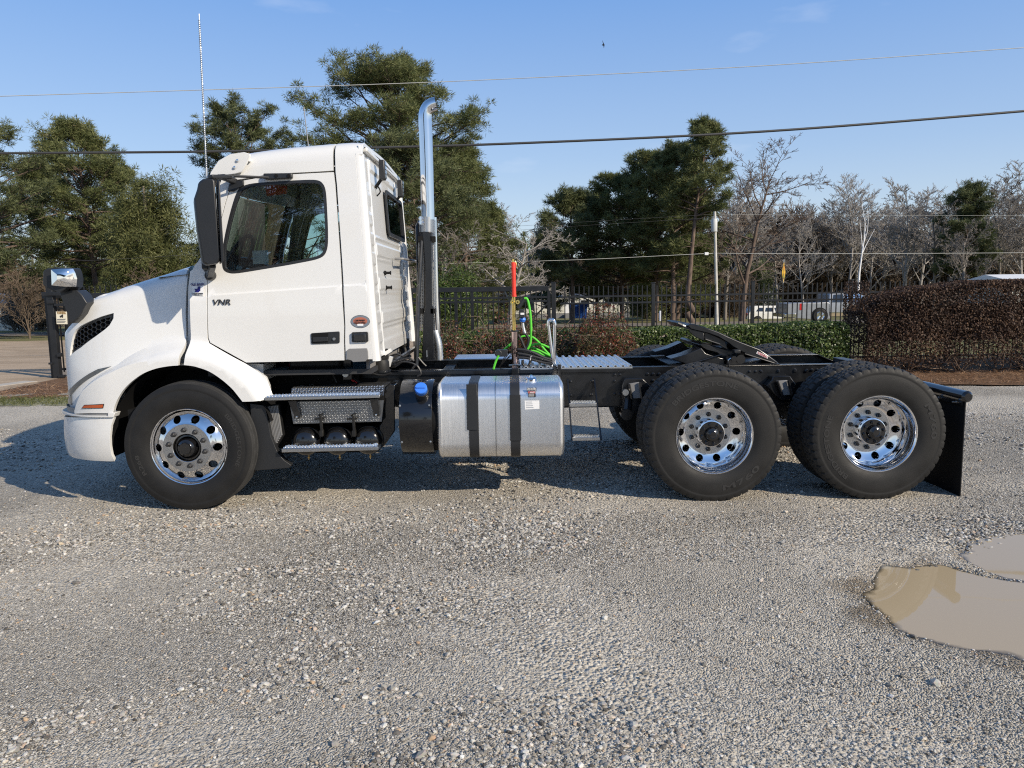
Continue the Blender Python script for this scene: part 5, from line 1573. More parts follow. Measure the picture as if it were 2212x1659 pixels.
hanger('6', [(625, 582), (640, 575), (785, 575), (800, 590), (850, 640), (810, 700), (770, 760), (740, 860), (700, 900), (650, 870), (610, 770), (600, 700), (605, 640)], [(662, 620), (757, 605), (773, 745), (688, 748)])
hanger('6', [(1905, 560), (2060, 553), (2110, 625), (2075, 690), (2060, 760), (1990, 760), (1930, 720), (1850, 640), (1900, 590)], [(1940, 595), (2035, 590), (2065, 715), (1985, 722)])
mb = MB(); q = S('6', 640, 880, 6.6); q2 = S('6', 660, 700, 6.66)
mb.tube([q2, q], .045, 10); mb.lathe([(.0, -.05), (.05, -.05), (.05, .05), (0, .05)], 'Y', 14, q); mb.build('shock_absorber', M['frame_black'], truck)
mb = MB(); mb.lathe([(0, -.03), (.028, -.03), (.028, .02), (0, .02)], 'Y', 12, S('6', 632, 692, 6.55)); mb.build('hanger_bolt', M['satin'], truck)

# deck plate
xa, xb = S('9', 830, 950, 7.0).x, S('6', 660, 460, 6.95).x
yd0, yd1 = YR + .0, 2 * YC - YR
zd = rt + .012
nr_ = 15; V = []; F_ = []
xs_ = []
pitch = (xb - xa) / nr_
for k in range(nr_):
    x = xa + k * pitch
    xs_ += [(x, 0), (x + pitch * .5, 0), (x + pitch * .6, .018), (x + pitch * .9, .018)]
xs_.append((xb, 0))
mb = MB()
vs = [(x, y, zd + h) for x, h in xs_ for y in (yd0, yd1)]
mb.add(vs, [(2 * i, 2 * i + 1, 2 * i + 3, 2 * i + 2) for i in range(len(xs_) - 1)])
o = mb.build('deck_plate', M['brushed'], truck, smooth=False); sm_ = o.modifiers.new('t', 'SOLIDIFY'); sm_.thickness = .004
mb = MB(); mb.box(xa, xb, yd0 - .006, yd0 + .002, zd - .012, zd + .004); mb.build('deck_edge', M['steel'], truck)

# fifth wheel
Ya, Yb = YC - .46, YC + .46
fw = empty('fifth_wheel', (2.3, YC, rt + .1), parent=truck)
tp = [(1170, 118), (1182, 106), (1230, 105), (1350, 140), (1440, 172), (1520, 210), (1640, 262), (1790, 318), (1870, 372), (1962, 442), (1935, 447), (1700, 378), (1655, 352), (1560, 300), (1515, 262), (1440, 218), (1350, 186), (1200, 150)]
mb = MB(); mb.prism(xz('6', tp, Ya), Ya, Ya + .34); mb.build('coupling_plate', M['frame_black'], fw, bevel=.008)
mb = MB(); mb.prism(xz('6', tp, Ya), Yb - .34, Yb); mb.build('coupling_plate', M['frame_black'], fw, bevel=.008)
tp2 = [(1170, 118), (1182, 106), (1230, 105), (1350, 140), (1440, 172), (1520, 210), (1515, 262), (1440, 218), (1350, 186), (1200, 150)]
mb = MB(); mb.prism(xz('6', tp2, Ya), Ya + .34, Yb - .34); mb.build('throat_plate', M['frame_black'], fw, bevel=.008)
mb = MB(); mb.prism(xz('6', [(1190, 140), (1315, 165), (1318, 252), (1240, 215), (1195, 178)], Ya), Ya + .01, Ya + .03); mb.prism(xz('6', [(1325, 170), (1500, 245), (1530, 330), (1470, 300), (1400, 250), (1325, 238)], Ya), Ya + .03, Ya + .05)
mb.build('plate_web', M['frame_black'], fw, bevel=.004)
mb = MB(); mb.prism(xz('6', [(1275, 285), (1310, 268), (1500, 320), (1560, 322), (1640, 320), (1680, 350), (1680, 440), (1480, 448), (1460, 380), (1420, 350), (1340, 330)], Ya + .02), Ya + .06, Yb - .06); mb.build('pivot_casting', M['frame_black'], fw, bevel=.01)
mb = MB(); mb.prism(xz('6', [(1018, 402), (1150, 365), (1285, 308), (1330, 360), (1400, 380), (1480, 400), (1490, 450), (1165, 452)], Ya), Ya - .02, Ya + .2); mb.build('approach_ramp', M['frame_black'], fw, bevel=.006)
mb = MB(); mb.prism(xz('6', [(1018, 402), (1150, 365), (1285, 308), (1330, 360), (1400, 380), (1480, 400), (1490, 450), (1165, 452)], Ya), Yb - .2, Yb + .02); mb.build('approach_ramp', M['frame_black'], fw, bevel=.006)
mb = MB(); mb.box(S('6', 1020, 0, Ya).x, S('6', 1960, 0, Ya).x, YR, 2 * YC - YR, rt + .009, rt + .02); mb.build('mounting_plate', M['frame_black'], fw)
mb = MB(); mb.box(*[S('6', x, 350, Ya - .06).x for x in (1570, 1625)], Ya - .08, Ya - .0, S('6', 0, 380, Ya - .06).z, S('6', 1600, 325, Ya - .06).z); mb.build('slide_valve', M['black_plastic'], fw, bevel=.006)
mb = MB(); q = [S('6', x, y, Ya - .03) for x, y in [(1560, 400), (1620, 405), (1530, 420)]]
mb.lathe([(0, -.04), (.04, -.04), (.045, 0), (.045, .06), (0, .06)], 'Y', 14, q[1]); mb.lathe([(0, -.05), (.025, -.05), (.025, .04), (0, .04)], 'Y', 12, q[0]); mb.box(q[2].x - .03, q[2].x + .1, Ya - .06, Ya, q[2].z - .03, q[2].z + .03)
mb.build('air_cylinder', M['gloss_black'], fw)
mb = MB(); mb.tube([S('6', x, y, Ya - .08) for x, y in [(1545, 400), (1527, 412), (1524, 430), (1526, 474)]], .008, 8, smooth=3); mb.build('grease_fitting', M['chrome'], fw)
mb = MB(); mb.tube([S('6', 1085, 98, Ya + .03), S('6', 1130, 118, Ya + .03)], .016, 8); mb.build('release_grip', M['black_plastic'], fw)
mb = MB(); mb.tube([S('6', 1120, 114, Ya + .03), S('6', 1180, 135, Ya + .05)], .011, 8); mb.build('release_handle', M['steel'], fw)
mb = MB(); mb.tube([S('6', 1210, 445, Ya - .05), S('6', 1470, 368, Ya - .03)], .008, 6); mb.build('release_rod', M['frame_black'], fw)
mb = MB(); mb.tube([S('6', 1665, 362, Ya - .02), S('6', 1920, 442, Ya - .02)], .007, 6); mb.build('release_rod', M['frame_black'], fw)
mb = MB(); mb.tube([S('6', 1325, 238, Ya - .01), S('6', 1450, 280, Ya - .01)], .009, 6); mb.build('release_rod', M['frame_black'], fw)
mb = MB(); q = [S('X', x, y, Ya - .004) for x, y in [(1497, 1150), (1762, 1270), (1745, 1335), (1472, 1208)]]
mb.add(q + [v + Vector((0, .003, 0)) for v in q], [(0, 1, 2, 3), (0, 4, 5, 1), (1, 5, 6, 2), (2, 6, 7, 3), (3, 7, 4, 0)]); mb.build('warning_label', M['decal_white'], fw, smooth=False)
def flat_text(name, s, a, b, h, m, parent, lift=Vector((0, -.002, 0))):
    """text from point a to point b on a plane that contains the vertical"""
    vs, fs = text_geo(s, 1.0, 0, bold=.02)
    x0 = min(v.x for v in vs); x1 = max(v.x for v in vs); y0 = min(v.y for v in vs); y1 = max(v.y for v in vs)
    mb = MB(); d = b - a; up = Vector((0, 0, 1)); up = (up - d.normalized() * up.dot(d.normalized())).normalized()
    mb.add([a + d * ((v.x - x0) / (x1 - x0)) + up * ((v.y - (y0 + y1) / 2) / (y1 - y0) * h) + lift for v in vs], [tuple(f) for f in fs])
    return mb.build(name, m, parent, smooth=False, fixn=False)
flat_text('label_lettering', 'WARNING', S('X', 1500, 1185, Ya - .004), S('X', 1740, 1297, Ya - .004), .022, M['decal_red'], fw)

# mud flap and its hanger bar
XM = S('7', 2068, 605, 5.92).x; zm = S('7', 2068, 605, 5.92).z
for k in (1, -1):
    f = (lambda y: y) if k > 0 else (lambda y: 2 * YC - y)
    mb = MB(); mb.lathe([(0, f(5.93) - 0), (.030, f(5.93)), (.0455, f(5.95)), (.0455, f(6.74)), (0, f(6.74))], 'Y', 20, (XM, 0, zm)); mb.build('mud_flap_bar', M['gloss_black'], truck)
    mb = MB(); mb.box(XM - .008, XM + .002, f(5.96), f(6.58), S('7', 2090, 1590, 5.96).z, zm - .02); mb.build('mud_flap', M['matte_black'], truck, bevel=.002)
    mb = MB(); mb.box(XM - .02, XM - .008, f(5.98), f(6.56), zm - .075, zm - .03); mb.build('flap_clamp', M['frame_black'], truck)
    mb = MB()
    for yy in (6.03, 6.28, 6.5): mb.lathe([(.011, 0), (.011, -.02), (.006, -.02), (.006, -.05), (0, -.05)], 'X', 6, (XM - .02, f(yy), zm - .052))
    mb.build('clamp_bolts', M['steel'], truck, kind='stuff')

# ---------------------------------------------------------------- fuel tank
def rrect(y0, y1, z0, z1, r, n=8):
    out = []
    for cy, cz, a0 in ((y0 + r, z1 - r, 90), (y0 + r, z0 + r, 180), (y1 - r, z0 + r, 270), (y1 - r, z1 - r, 0)):
        for k in range(n + 1):
            a = rad(a0 + 90 * k / n); out.append((cy + r * math.cos(a), cz + r * math.sin(a)))
    return out
def loft_x(stations):
    mb = MB(); n = len(stations[0][1])
    for x, sec in stations: mb.v += [(x, y, z) for y, z in sec]
    for i in range(len(stations) - 1):
        for k in range(n): mb.f.append((i * n + k, i * n + (k + 1) % n, (i + 1) * n + (k + 1) % n, (i + 1) * n + k)); mb.mi.append(0)
    mb.f.append(tuple(range(n))[::-1]); mb.mi.append(0); mb.f.append(tuple(range((len(stations) - 1) * n, len(stations) * n))); mb.mi.append(0)
    return mb
YT0, YT1 = 5.97, 6.63
tx0 = S('5', 553, 800, YT0 + .05).x; tx1 = S('5', 1757, 900, YT0 + .02).x
tz1 = S('5', 1100, 402, 6.45).z; tz0 = S('5', 1100, 1190, 6.08).z
tr_ = .13
def sec(i): return rrect(YT0 + i, YT1 - i, tz0 + i, tz1 - i, tr_ - i * .3)
tank = empty('fuel_tank', ((tx0 + tx1) / 2, 6.3, tz0), parent=truck)
loft_x([(tx0 - .022, sec(.07)), (tx0 - .02, sec(.03)), (tx0 - .012, sec(.010)), (tx0, sec(0)), (tx0 + .012, sec(-.004)), (tx0 + .02, sec(0)), (tx1 - .02, sec(0)), (tx1 - .012, sec(-.004)), (tx1, sec(0)), (tx1 + .012, sec(.010)), (tx1 + .02, sec(.03)), (tx1 + .022, sec(.07))]).build('tank_shell', M['brushed'], tank, sharp=30)
def strap(px0, px1, py, e=.006, z_from=None, z_to=None, nm='tank_strap'):
    a, b = S('5', px0, py, YT0).x, S('5', px1, py, YT0).x
    s0 = sec(-e)
    if z_from is None:
        mb = loft_x([(a, s0), (b, s0)])
    else:
        s1 = [q for q in s0 if q[0] < 6.2 and z_to < q[1] < z_from]
        s1 = [(YT0 - e, z_from)] + [(YT0 - e, z_to)]
        mb = MB(); mb.box(a, b, YT0 - e - .004, YT0 - e + .003, z_to, z_from)
    mb.build(nm, M['black_plastic'], tank, bevel=.002)
strap(835, 932, 700); strap(1247, 1342, 700)
strap(818, 922, 700, .010, S('5', 0, 488, YT0).z, S('5', 0, 940, YT0).z, 'strap_plate')
strap(1243, 1350, 800, .010, S('5', 0, 600, YT0).z, S('5', 0, 1052, YT0).z, 'strap_plate')
mb = MB(); xw = S('5', 1103, 800, YT0).x
sw = sec(-.0015); mb = loft_x([(xw - .004, sw), (xw + .004, sw)]); mb.build('weld_seam', M['satin'], tank)
q = S('5', 1450, 440, 6.09)
cp = Vector((S('5', 1450, 400, 6.16).x, 6.14, tz1 - .035))
nrm = Vector((0, -.75, .66)).normalized()
def lathe_dir(prof, c, d, n=24):
    d = Vector(d).normalized(); u = d.orthogonal().normalized(); w = d.cross(u)
    mb = MB(); vs = [Vector(c) + d * t + (u * math.cos(2 * math.pi * k / n) + w * math.sin(2 * math.pi * k / n)) * r for r, t in prof for k in range(n)]
    m = len(prof)
    mb.add(vs, [(i * n + k, i * n + (k + 1) % n, (i + 1) * n + (k + 1) % n, (i + 1) * n + k) for i in range(m - 1) for k in range(n)])
    return mb
lathe_dir([(.062, -.06), (.066, .0), (.06, .006), (.054, .0), (.052, .004), (.0, .006)], cp + Vector((0, -.04, -.022)), nrm, 32).build('filler_neck_flange', M['chrome'], tank)
lathe_dir([(.036, -.02), (.036, .03), (.043, .032), (.043, .062), (.036, .068), (.02, .07), (.012, .085), (0, .086)], cp + Vector((0, -.02, .0)), Vector((0, -.25, 1)), 20).build('fuel_cap', M['chrome'], tank, sharp=40)
def tank_decal(name, fr, pts, m, e):
    q = [S(fr, x, y, YT0 - e) for x, y in pts]; mb = MB(); n = len(q)
    mb.add(q + [v + Vector((0, .0012, 0)) for v in q], [tuple(range(n))] + [(i, (i + 1) % n, n + (i + 1) % n, n + i) for i in range(n)]); return mb.build(name, m, tank, smooth=False)
tank_decal('fuel_label', 'K', [(283, 318), (680, 318), (680, 452), (285, 450)], M['decal_black'], .003)
flat_text('label_lettering', 'Ultra Low Sulfur', S('K', 300, 348, YT0 - .004), S('K', 664, 348, YT0 - .004), .013, M['decal_white'], tank)
flat_text('label_lettering', 'Diesel Fuel Only', S('K', 300, 410, YT0 - .004), S('K', 664, 410, YT0 - .004), .013, M['decal_white'], tank)
tank_decal('warning_decal', 'K', [(332, 475), (635, 475), (650, 710), (345, 715)], M['decal_black'], .003)
tank_decal('decal_heading', 'K', [(332, 475), (635, 475), (637, 550), (345, 550)], M['decal_red'], .0042)
flat_text('label_lettering', 'WARNING', S('K', 405, 515, YT0 - .005), S('K', 600, 515, YT0 - .005), .011, M['decal_white'], tank)
for k in range(3): tank_decal('decal_line', 'K', [(360, 575 + k * 42), (590, 573 + k * 42), (590, 588 + k * 42), (360, 590 + k * 42)], M['decal_white'], .0042)
tank_decal('data_plate', 'K', [(190, 855), (800, 845), (805, 1195), (205, 1225)], M['decal_white'], .003)
for k in range(4): tank_decal('plate_line', 'K', [(250, 905 + k * 78), (500 + 20 * k, 900 + k * 78), (500 + 20 * k, 920 + k * 78), (250, 925 + k * 78)], M['decal_grey'], .0042)
# far side tank (its top shows beyond the rails)
ft = loft_x([(tx0 - .02, rrect(2 * YC - YT1, 2 * YC - YT0, tz0, tz1 + .028, tr_)), (tx1 - .3, rrect(2 * YC - YT1, 2 * YC - YT0, tz0, tz1 + .028, tr_))]); ft.build('far_fuel_tank', M['brushed'], truck, sharp=30, bevel=.01)

# DEF tank: black drum with a blue cap
dx0 = S('5', 140, 800, 5.96).x; dx1 = S('5', 473, 800, 5.96).x
dz1 = S('5', 300, 425, 6.3).z; dz0 = S('5', 300, 1180, 6.2).z; dr = (dz1 - dz0) / 2; dc = (dz1 + dz0) / 2; dy = 5.965 + dr
dt = empty('exhaust_fluid_tank', ((dx0 + dx1) / 2, dy, dz0), parent=truck)
prof = [(0, dx0), (dr - .02, dx0), (dr - .003, dx0 + .003), (dr, dx0 + .01), (dr, dx1 - .01), (dr - .003, dx1 - .003), (dr - .02, dx1), (0, dx1 + .0)]
mb = MB(); mb.lathe(prof, 'X', 72, (0, dy, dc)); mb.build('drum_cover', M['gloss_black'], dt, sharp=40)
mb = MB(); mb.lathe([(dr - .03, dx1), (dr - .03, dx1 + .11), (dr - .05, dx1 + .13), (0, dx1 + .13)], 'X', 48, (0, dy, dc)); mb.build('drum_end', M['matte_black'], dt)
mb = MB()
for k in range(7):
    a = rad(200 + k * 8); mb.box(dx1 + .132, dx1 + .136, dy + (dr - .06) * math.cos(a) - .004, dy + (dr - .06) * math.cos(a) + .004, dc - .26 + .012 * k, dc - .05)
mb.build('drum_vent_ribs', M['grey_plastic'], dt, kind='stuff')
nd = Vector((.02, -.85, .52)).normalized()
pc_ = S('5', 372, 520, dy - dr * .88)
lathe_dir([(.055, -.05), (.055, .035), (.048, .04), (.045, .05)], pc_ + Vector((.0, .0, -.03)), nd, 24).build('filler_collar', M['black_plastic'], dt, sharp=40)
lathe_dir([(.047, .04), (.049, .045), (.049, .085), (.044, .092), (0, .094)], pc_ + Vector((.0, .0, -.03)), nd, 24).build('blue_cap', M['blue_cap'], dt, sharp=30)
c_ = pc_ + Vector((0, 0, -.03)) + nd * .098
mb = MB(); mb.beam(c_ - Vector((.036, 0, 0)), c_ + Vector((.036, 0, 0)), .012, .012, up=nd); mb.build('cap_grip', M['blue_cap'], dt, bevel=.003)
bl_ = [S('5', x, y, 5.97) for x, y in [(152, 694), (442, 690), (170, 1058), (455, 1052)]]
mb = MB()
for b in bl_:
    yy = dy - math.sqrt(max(0, dr * dr - (b.z - dc) ** 2)); mb.lathe([(0, -.006), (.008, -.005), (.01, 0)], 'Y', 10, (b.x, yy, b.z))
mb.build('cover_screws', M['steel'], dt, kind='stuff', smooth=False)
mb = MB(); mb.tube([S('5', 430, 530, 6.0), S('5', 470, 560, 6.02), S('5', 530, 585, 6.1)], .002, 4, smooth=3); mb.tube([S('5', 440, 690, 5.96), S('5', 480, 715, 6.0), S('5', 540, 705, 6.1)], .0025, 4, smooth=3)
mb.build('cap_tether', M['matte_black'], dt)

# ---------------------------------------------------------------- battery box with tread plate, steps, air tanks
def tread_pattern(corners, nu, nv, ln=.027, w=.0085, hgt=.0035):
    """raised lens shaped bars on a parallelogram; corners a (origin), b (u end), c (v end)"""
    a, b, c = corners; U = b - a; Vv = c - a; n = U.cross(Vv).normalized()
    if n.y > 0 and abs(n.y) > abs(n.z) or (n.z < 0 and abs(n.z) > abs(n.y)): n = -n
    mb = MB(); u1 = U.normalized(); v1 = (Vv - u1 * Vv.dot(u1)).normalized()
    for j in range(nv):
        for i in range(nu):
            c0 = a + U * ((i + .5) / nu) + Vv * ((j + .5) / nv)
            s = 1 if (i + j) % 2 else -1
            d = (u1 * .707 + v1 * .707 * s); e = (u1 * -.707 * s + v1 * .707)
            L = ln
            mb.add([c0 - d * L / 2, c0 - e * w / 2 + n * hgt, c0 + d * L / 2, c0 + e * w / 2 + n * hgt, c0 + n * hgt * 1.6], [(0, 1, 4), (1, 2, 4), (2, 3, 4), (3, 0, 4)])
    return mb
bx = empty('battery_box', S('4', 930, 1100, 6.3), parent=truck)
Yf, Yt = 6.13, 6.62
def q4(pts, Ys): return [S('4', x, y, Y) for (x, y), Y in zip(pts, Ys)]
tf = q4([(400, 770), (1468, 735), (1482, 682), (412, 692)], [Yf, Yf, Yf + .05, Yf + .05])
tt = q4([(412, 692), (1482, 682), (1562, 615), (500, 655)], [Yf + .05, Yf + .05, Yt, Yt])
lf = q4([(430, 1105), (1447, 1078), (1472, 832), (385, 850)], [Yf, Yf, Yf, Yf])
lf2 = [lf[0], lf[1], lf[1] + Vector((.02, 0, .05)), lf[2], lf[3], lf[0] + Vector((-.02, 0, .05))]
mb = MB(); 
mb.add([tf[0] + Vector((0, 0, -.03)), tf[1] + Vector((0, 0, -.03)), tf[2], tf[3], tt[2], tt[3]], [(0, 1, 2, 3), (3, 2, 4, 5)]); mb.build('tread_plate_lid', M['tread_alu'], bx, smooth=False)
tread_pattern([tf[0] + Vector((0, -.001, 0)), tf[1] + Vector((0, -.001, 0)), tf[3]], 34, 3).build('lid_tread', M['tread_bar'], bx, kind='stuff', clean=False, smooth=False)
tread_pattern([tt[0] + Vector((0, 0, .001)), tt[1] + Vector((0, 0, .001)), tt[3]], 34, 14).build('lid_tread', M['tread_bar'], bx, kind='stuff', clean=False, smooth=False)
mb = MB(); mb.add([lf[0], lf[1], lf[2], lf[3], lf[0] + Vector((0, .02, 0)), lf[1] + Vector((0, .02, 0))], [(0, 1, 2, 3), (0, 4, 5, 1)]); mb.build('box_front', M['tread_alu'], bx, smooth=False)
tread_pattern([lf[0] + Vector((.01, -.001, .005)), lf[1] + Vector((-.01, -.001, .005)), lf[3] + Vector((.01, -.001, 0))], 32, 8).build('box_tread', M['tread_bar'], bx, kind='stuff', clean=False, smooth=False)
mb = MB(); mb.prism([(lf[3].x + .01, lf[0].z + .02), (lf[2].x - .01, lf[0].z + .02), (lf[2].x - .01, tt[2].z - .03), (lf[3].x + .01, tt[2].z - .03)], Yf + .01, 6.7); mb.build('box_body', M['matte_black'], bx)
mb = MB(); mb.prism(xz('4', [(1480, 690), (1558, 628), (1620, 640), (1620, 1160), (1500, 1330), (1400, 1400), (1400, 1330), (1450, 1100), (1478, 1060)], 6.3), 6.2, 6.5); mb.build('box_side_plate', M['gloss_black'], bx, bevel=.006)
mb = MB(); mb.prism(xz('4', [(385, 850), (420, 1100), (440, 1130), (1450, 1110), (1600, 1120), (1600, 1170), (1470, 1230), (1400, 1420), (300, 1440), (330, 1150)], 6.45), 6.42, 6.7); mb.build('tank_bracket', M['matte_black'], bx)
for cx_, cz_ in ((562, 1322), (927, 1318), (1285, 1310)):
    P_ = S('4', cx_, cz_, 6.12); r = .116
    at = empty('air_tank', P_, parent=truck)
    mb = MB(); mb.lathe([(0, -.035), (.03, -.033), (.06, -.026), (.085, -.014), (.102, .002), (.112, .025), (r, .05), (r, .5), (.1, .54), (0, .55)], 'Y', 36, P_); mb.build('tank_body', M['gloss_black'], at)
    mb = MB(); mb.lathe([(r + .002, .062), (r + .002, .066), (r, .067)], 'Y', 36, P_); mb.build('tank_band', M['frame_black'], at)
    mb = MB(); b0 = P_ + Vector((0, .1, -r)); mb.lathe([(.009, .004), (.009, -.012), (.006, -.014), (.006, -.022), (.012, -.024), (.01, -.034), (.004, -.036), (.004, -.048), (0, -.048)], 'Z', 8, b0); mb.build('drain_valve', M['brass'], at)
mb = MB(); ct = S('4', 553, 1600, 6.2); mb.tube([ct + Vector((.028 * math.cos(a), 0, .028 * math.sin(a) + 0)) for a in np.linspace(0, 6.28, 20)], .0012, 4, cap=False); mb.build('drain_pull_cable', M['matte_black'], truck)
def step(name, pts, Y, depth, rows, parent, h=None):
    a, b, c, d = [S('4', x, y, Y) for x, y in pts]      # front face: top-left, top-right, bottom-right, bottom-left
    st = empty(name, a, parent=parent)
    zt_ = (a.z + b.z) / 2; zb_ = (c.z + d.z) / 2
    mb = MB(); mb.add([(a.x, Y, a.z), (b.x, Y, b.z), (c.x, Y, c.z), (d.x, Y, d.z), (a.x + .0, Y + depth, a.z), (b.x, Y + depth, b.z), (c.x, Y + depth, c.z), (d.x, Y + depth, d.z)],
                      [(0, 1, 2, 3), (4, 7, 6, 5), (0, 4, 5, 1), (3, 2, 6, 7), (0, 3, 7, 4), (1, 5, 6, 2)])
    mb.build('step_frame', M['satin'], st, bevel=.003)
    mb = MB(); L = b.x - a.x; n = int(L / .027)
    for j in range(rows):
        for i in range(n):
            x = a.x + .01 + (i + (.5 if j % 2 else 0)) * .027; z = a.z + (b.z - a.z) * (x - a.x) / L; y = Y + .012 + j * (depth - .02) / rows
            if x + .018 > b.x: continue
            mb.add([(x, y, z + .001), (x + .018, y, z + .001), (x + .018, y + .016, z + .001), (x, y + .016, z + .001), (x + .003, y + .003, z + .011), (x + .015, y + .003, z + .011), (x + .015, y + .013, z + .011), (x + .003, y + .013, z + .011)],
                   [(0, 1, 5, 4), (1, 2, 6, 5), (2, 3, 7, 6), (3, 0, 4, 7), (4, 5, 6, 7)])
    mb.build('step_grip', M['tread_bar'], st, kind='stuff', clean=False, smooth=False)
    return st
step('upper_step', [(100, 800), (1425, 770), (1428, 805), (103, 838)], 5.97, .13, 4, truck)
step('lower_step', [(292, 1392), (1408, 1368), (1410, 1408), (295, 1435)], 6.0, .13, 4, truck)
for pts in ([(370, 838), (470, 836), (512, 1000), (508, 1040), (440, 1042), (440, 1000)], [(1310, 815), (1410, 812), (1425, 1010), (1358, 1018), (1352, 960)]):
    mb = MB(); mb.prism(xz('4', pts, 6.1), 6.09, 6.12); mb.build('step_bracket', M['gloss_black'], truck, bevel=.003)
for x, y in ((474, 1025), (1386, 1000)):
    mb = MB(); mb.lathe([(0, -.018), (.008, -.016), (.0095, -.008), (.0095, 0)], 'Y', 10, S('4', x, y, 6.09)); mb.build('bracket_bolt', M['chrome'], truck)
for x0_ in (745, 1120):
    mb = MB(); P_ = S('4', x0_, 1050, 6.1)
    mb.beam(P_ + Vector((-.05, 0, 0)), P_ + Vector((.035, 0, .01)), .014, .012); mb.beam(P_ + Vector((0, 0, .03)), P_ + Vector((.005, .0, -.1)), .022, .02); mb.box(P_.x - .012, P_.x + .016, 6.08, 6.13, P_.z - .14, P_.z - .09); mb.tube([P_ + Vector((-.02, 0, .03)), P_ + Vector((.03, -.01, .05))], .006, 6)
    mb.build('rubber_latch', M['rubber'], truck, bevel=.003)

# deflector behind the front wheel
mb = MB(); pl = [(-70, 870), (80, 890), (108, 905), (170, 1250), (250, 1440), (330, 1530), (405, 1580), (380, 1612), (30, 1640), (-60, 1640), (-40, 1300)]
mb.prism(xz('4', pl, 6.05), 6.05, 6.12); mb.build('air_deflector', M['black_plastic'], truck, bevel=.03, seg=4)
mb = MB(); mb.prism(xz('4', [(108, 900), (255, 880), (300, 1180), (312, 1240), (215, 1400), (170, 1250)], 6.1), 6.12, 6.16); mb.build('louvre_panel', M['matte_black'], truck)
mb = MB()
for k in range(8):
    a, b = S('4', 128 + k * 17, 905 - 2 * k, 6.11), S('4', 205 + k * 13, 1390 - k * 22, 6.11); mb.beam(a, b, .008, .02, up=Vector((0, 1, 0)))
mb.build('louvre_ribs', M['grey_plastic'], truck, kind='stuff')
mb = MB()
for k in range(6):
    c0 = S('4', 330, 1440, 6.1); mb.tube([c0 + Vector((.055 * math.cos(a) * (1 - k * .1), 0, .05 * math.sin(a) * (1 - k * .12) - .005 * k)) for a in np.linspace(3.3, 6.0, 10)], .003, 4)
mb.build('hose_coil', M['black_hose'], truck, kind='stuff')
# two black panels added as the deep shade behind the steps
mb = MB(); mb.box(-2.12, -1.32, 6.585, 6.60, .50, 1.035); mb.build('bay_shade_panel', M['matte_black'], truck)
mb = MB(); mb.box(-1.95, -1.1, YR - .03, YR - .012, .55, rt - .05); mb.build('side_shade_panel', M['matte_black'], truck)

# cab mounts, hoses and cables below the cab floor
mb = MB(); P_ = S('4', 1440, 470, 6.55); mb.lathe([(0, 0), (.07, 0), (.075, .02), (.072, .09), (.062, .11), (.07, .13), (.066, .2), (0, .2)], 'Z', 20, P_ + Vector((0, 0, -.03))); mb.mirror(YC).build('cab_air_spring', M['rubber'], truck)
mb = MB(); P_ = S('4', 1440, 505, 6.55); mb.lathe([(0, 0), (.085, 0), (.085, .02), (0, .02)], 'Z', 20, P_); mb.mirror(YC).build('spring_seat', M['frame_black'], truck)
mb = MB(); mb.beam(S('4', 1480, 300, 6.5), S('4', 1560, 250, 6.5), .04, .03); mb.beam(S('4', 1560, 330, 6.6), S('4', 1530, 440, 6.6), .03, .04); mb.build('cab_bracket', M['paint'], truck)
mb = MB()
for pts, Y in (([(600, 395), (720, 450), (820, 500), (880, 540), (925, 630)], 6.45), ([(1000, 600), (1080, 560), (1180, 620), (1240, 640)], 6.5), ([(1580, 400), (1650, 380), (1760, 350), (1820, 380)], 6.6), ([(1600, 430), (1700, 390), (1830, 420), (1900, 500)], 6.6), ([(1540, 330), (1620, 300), (1700, 330), (1760, 300)], 6.9), ([(1320, 520), (1450, 545), (1560, 520)], 6.4), ([(1870, 340), (1920, 400), (1960, 440)], 6.7), ([(1800, 470), (1850, 430), (1900, 520), (1860, 560)], 6.3)):
    mb.tube([S('4', x, y, Y) for x, y in pts], .009, 6, smooth=4)
mb.build('brake_hoses', M['black_hose'], truck, kind='stuff')
mb = MB(); mb.tube([S('4', x, y, 6.5) for x, y in [(380, 425), (480, 450), (560, 462)]], .011, 6, smooth=3); mb.tube([S('4', x, y, 6.5) for x, y in [(700, 480), (760, 488)]], .011, 6); mb.tube([S('4', x, y, 6.5) for x, y in [(1100, 600), (1170, 628)]], .008, 6); mb.build('battery_cables', M['red_cable'], truck, kind='stuff')
mb = MB(); mb.tube([S('4', x, y, 6.5) for x, y in [(575, 460), (640, 470), (700, 482)]], .014, 8, smooth=3); mb.build('conduit', M['orange'], truck)
mb = MB(); P_ = S('4', 1035, 530, 6.4); mb.lathe([(0, -.02), (.025, -.02), (.028, -.01), (.028, .02), (0, .02)], 'Y', 20, P_); mb.tube([P_, P_ + Vector((-.045, -.01, .002))], .006, 6); mb.build('cut_off_switch', M['steel'], truck)
mb = MB(); mb.box(P_.x - .03, P_.x + .04, 6.43, 6.5, P_.z - .05, P_.z + .14); mb.build('switch_bracket', M['gloss_black'], truck)
mb = MB(); mb.box(-2.2, -1.05, 6.9, 2 * YC - 6.9, rt + .02, 1.04); mb.build('under_cab_shade_box', M['matte_black'], truck)  # black box added to close the bright gap with painted shade
mb = MB(); mb.beam(S('4', 1560, 410, 6.6), S('4', 1860, 215, 8.0), .03, .03); mb.build('rear_cab_crossbar', M['frame_black'], truck)

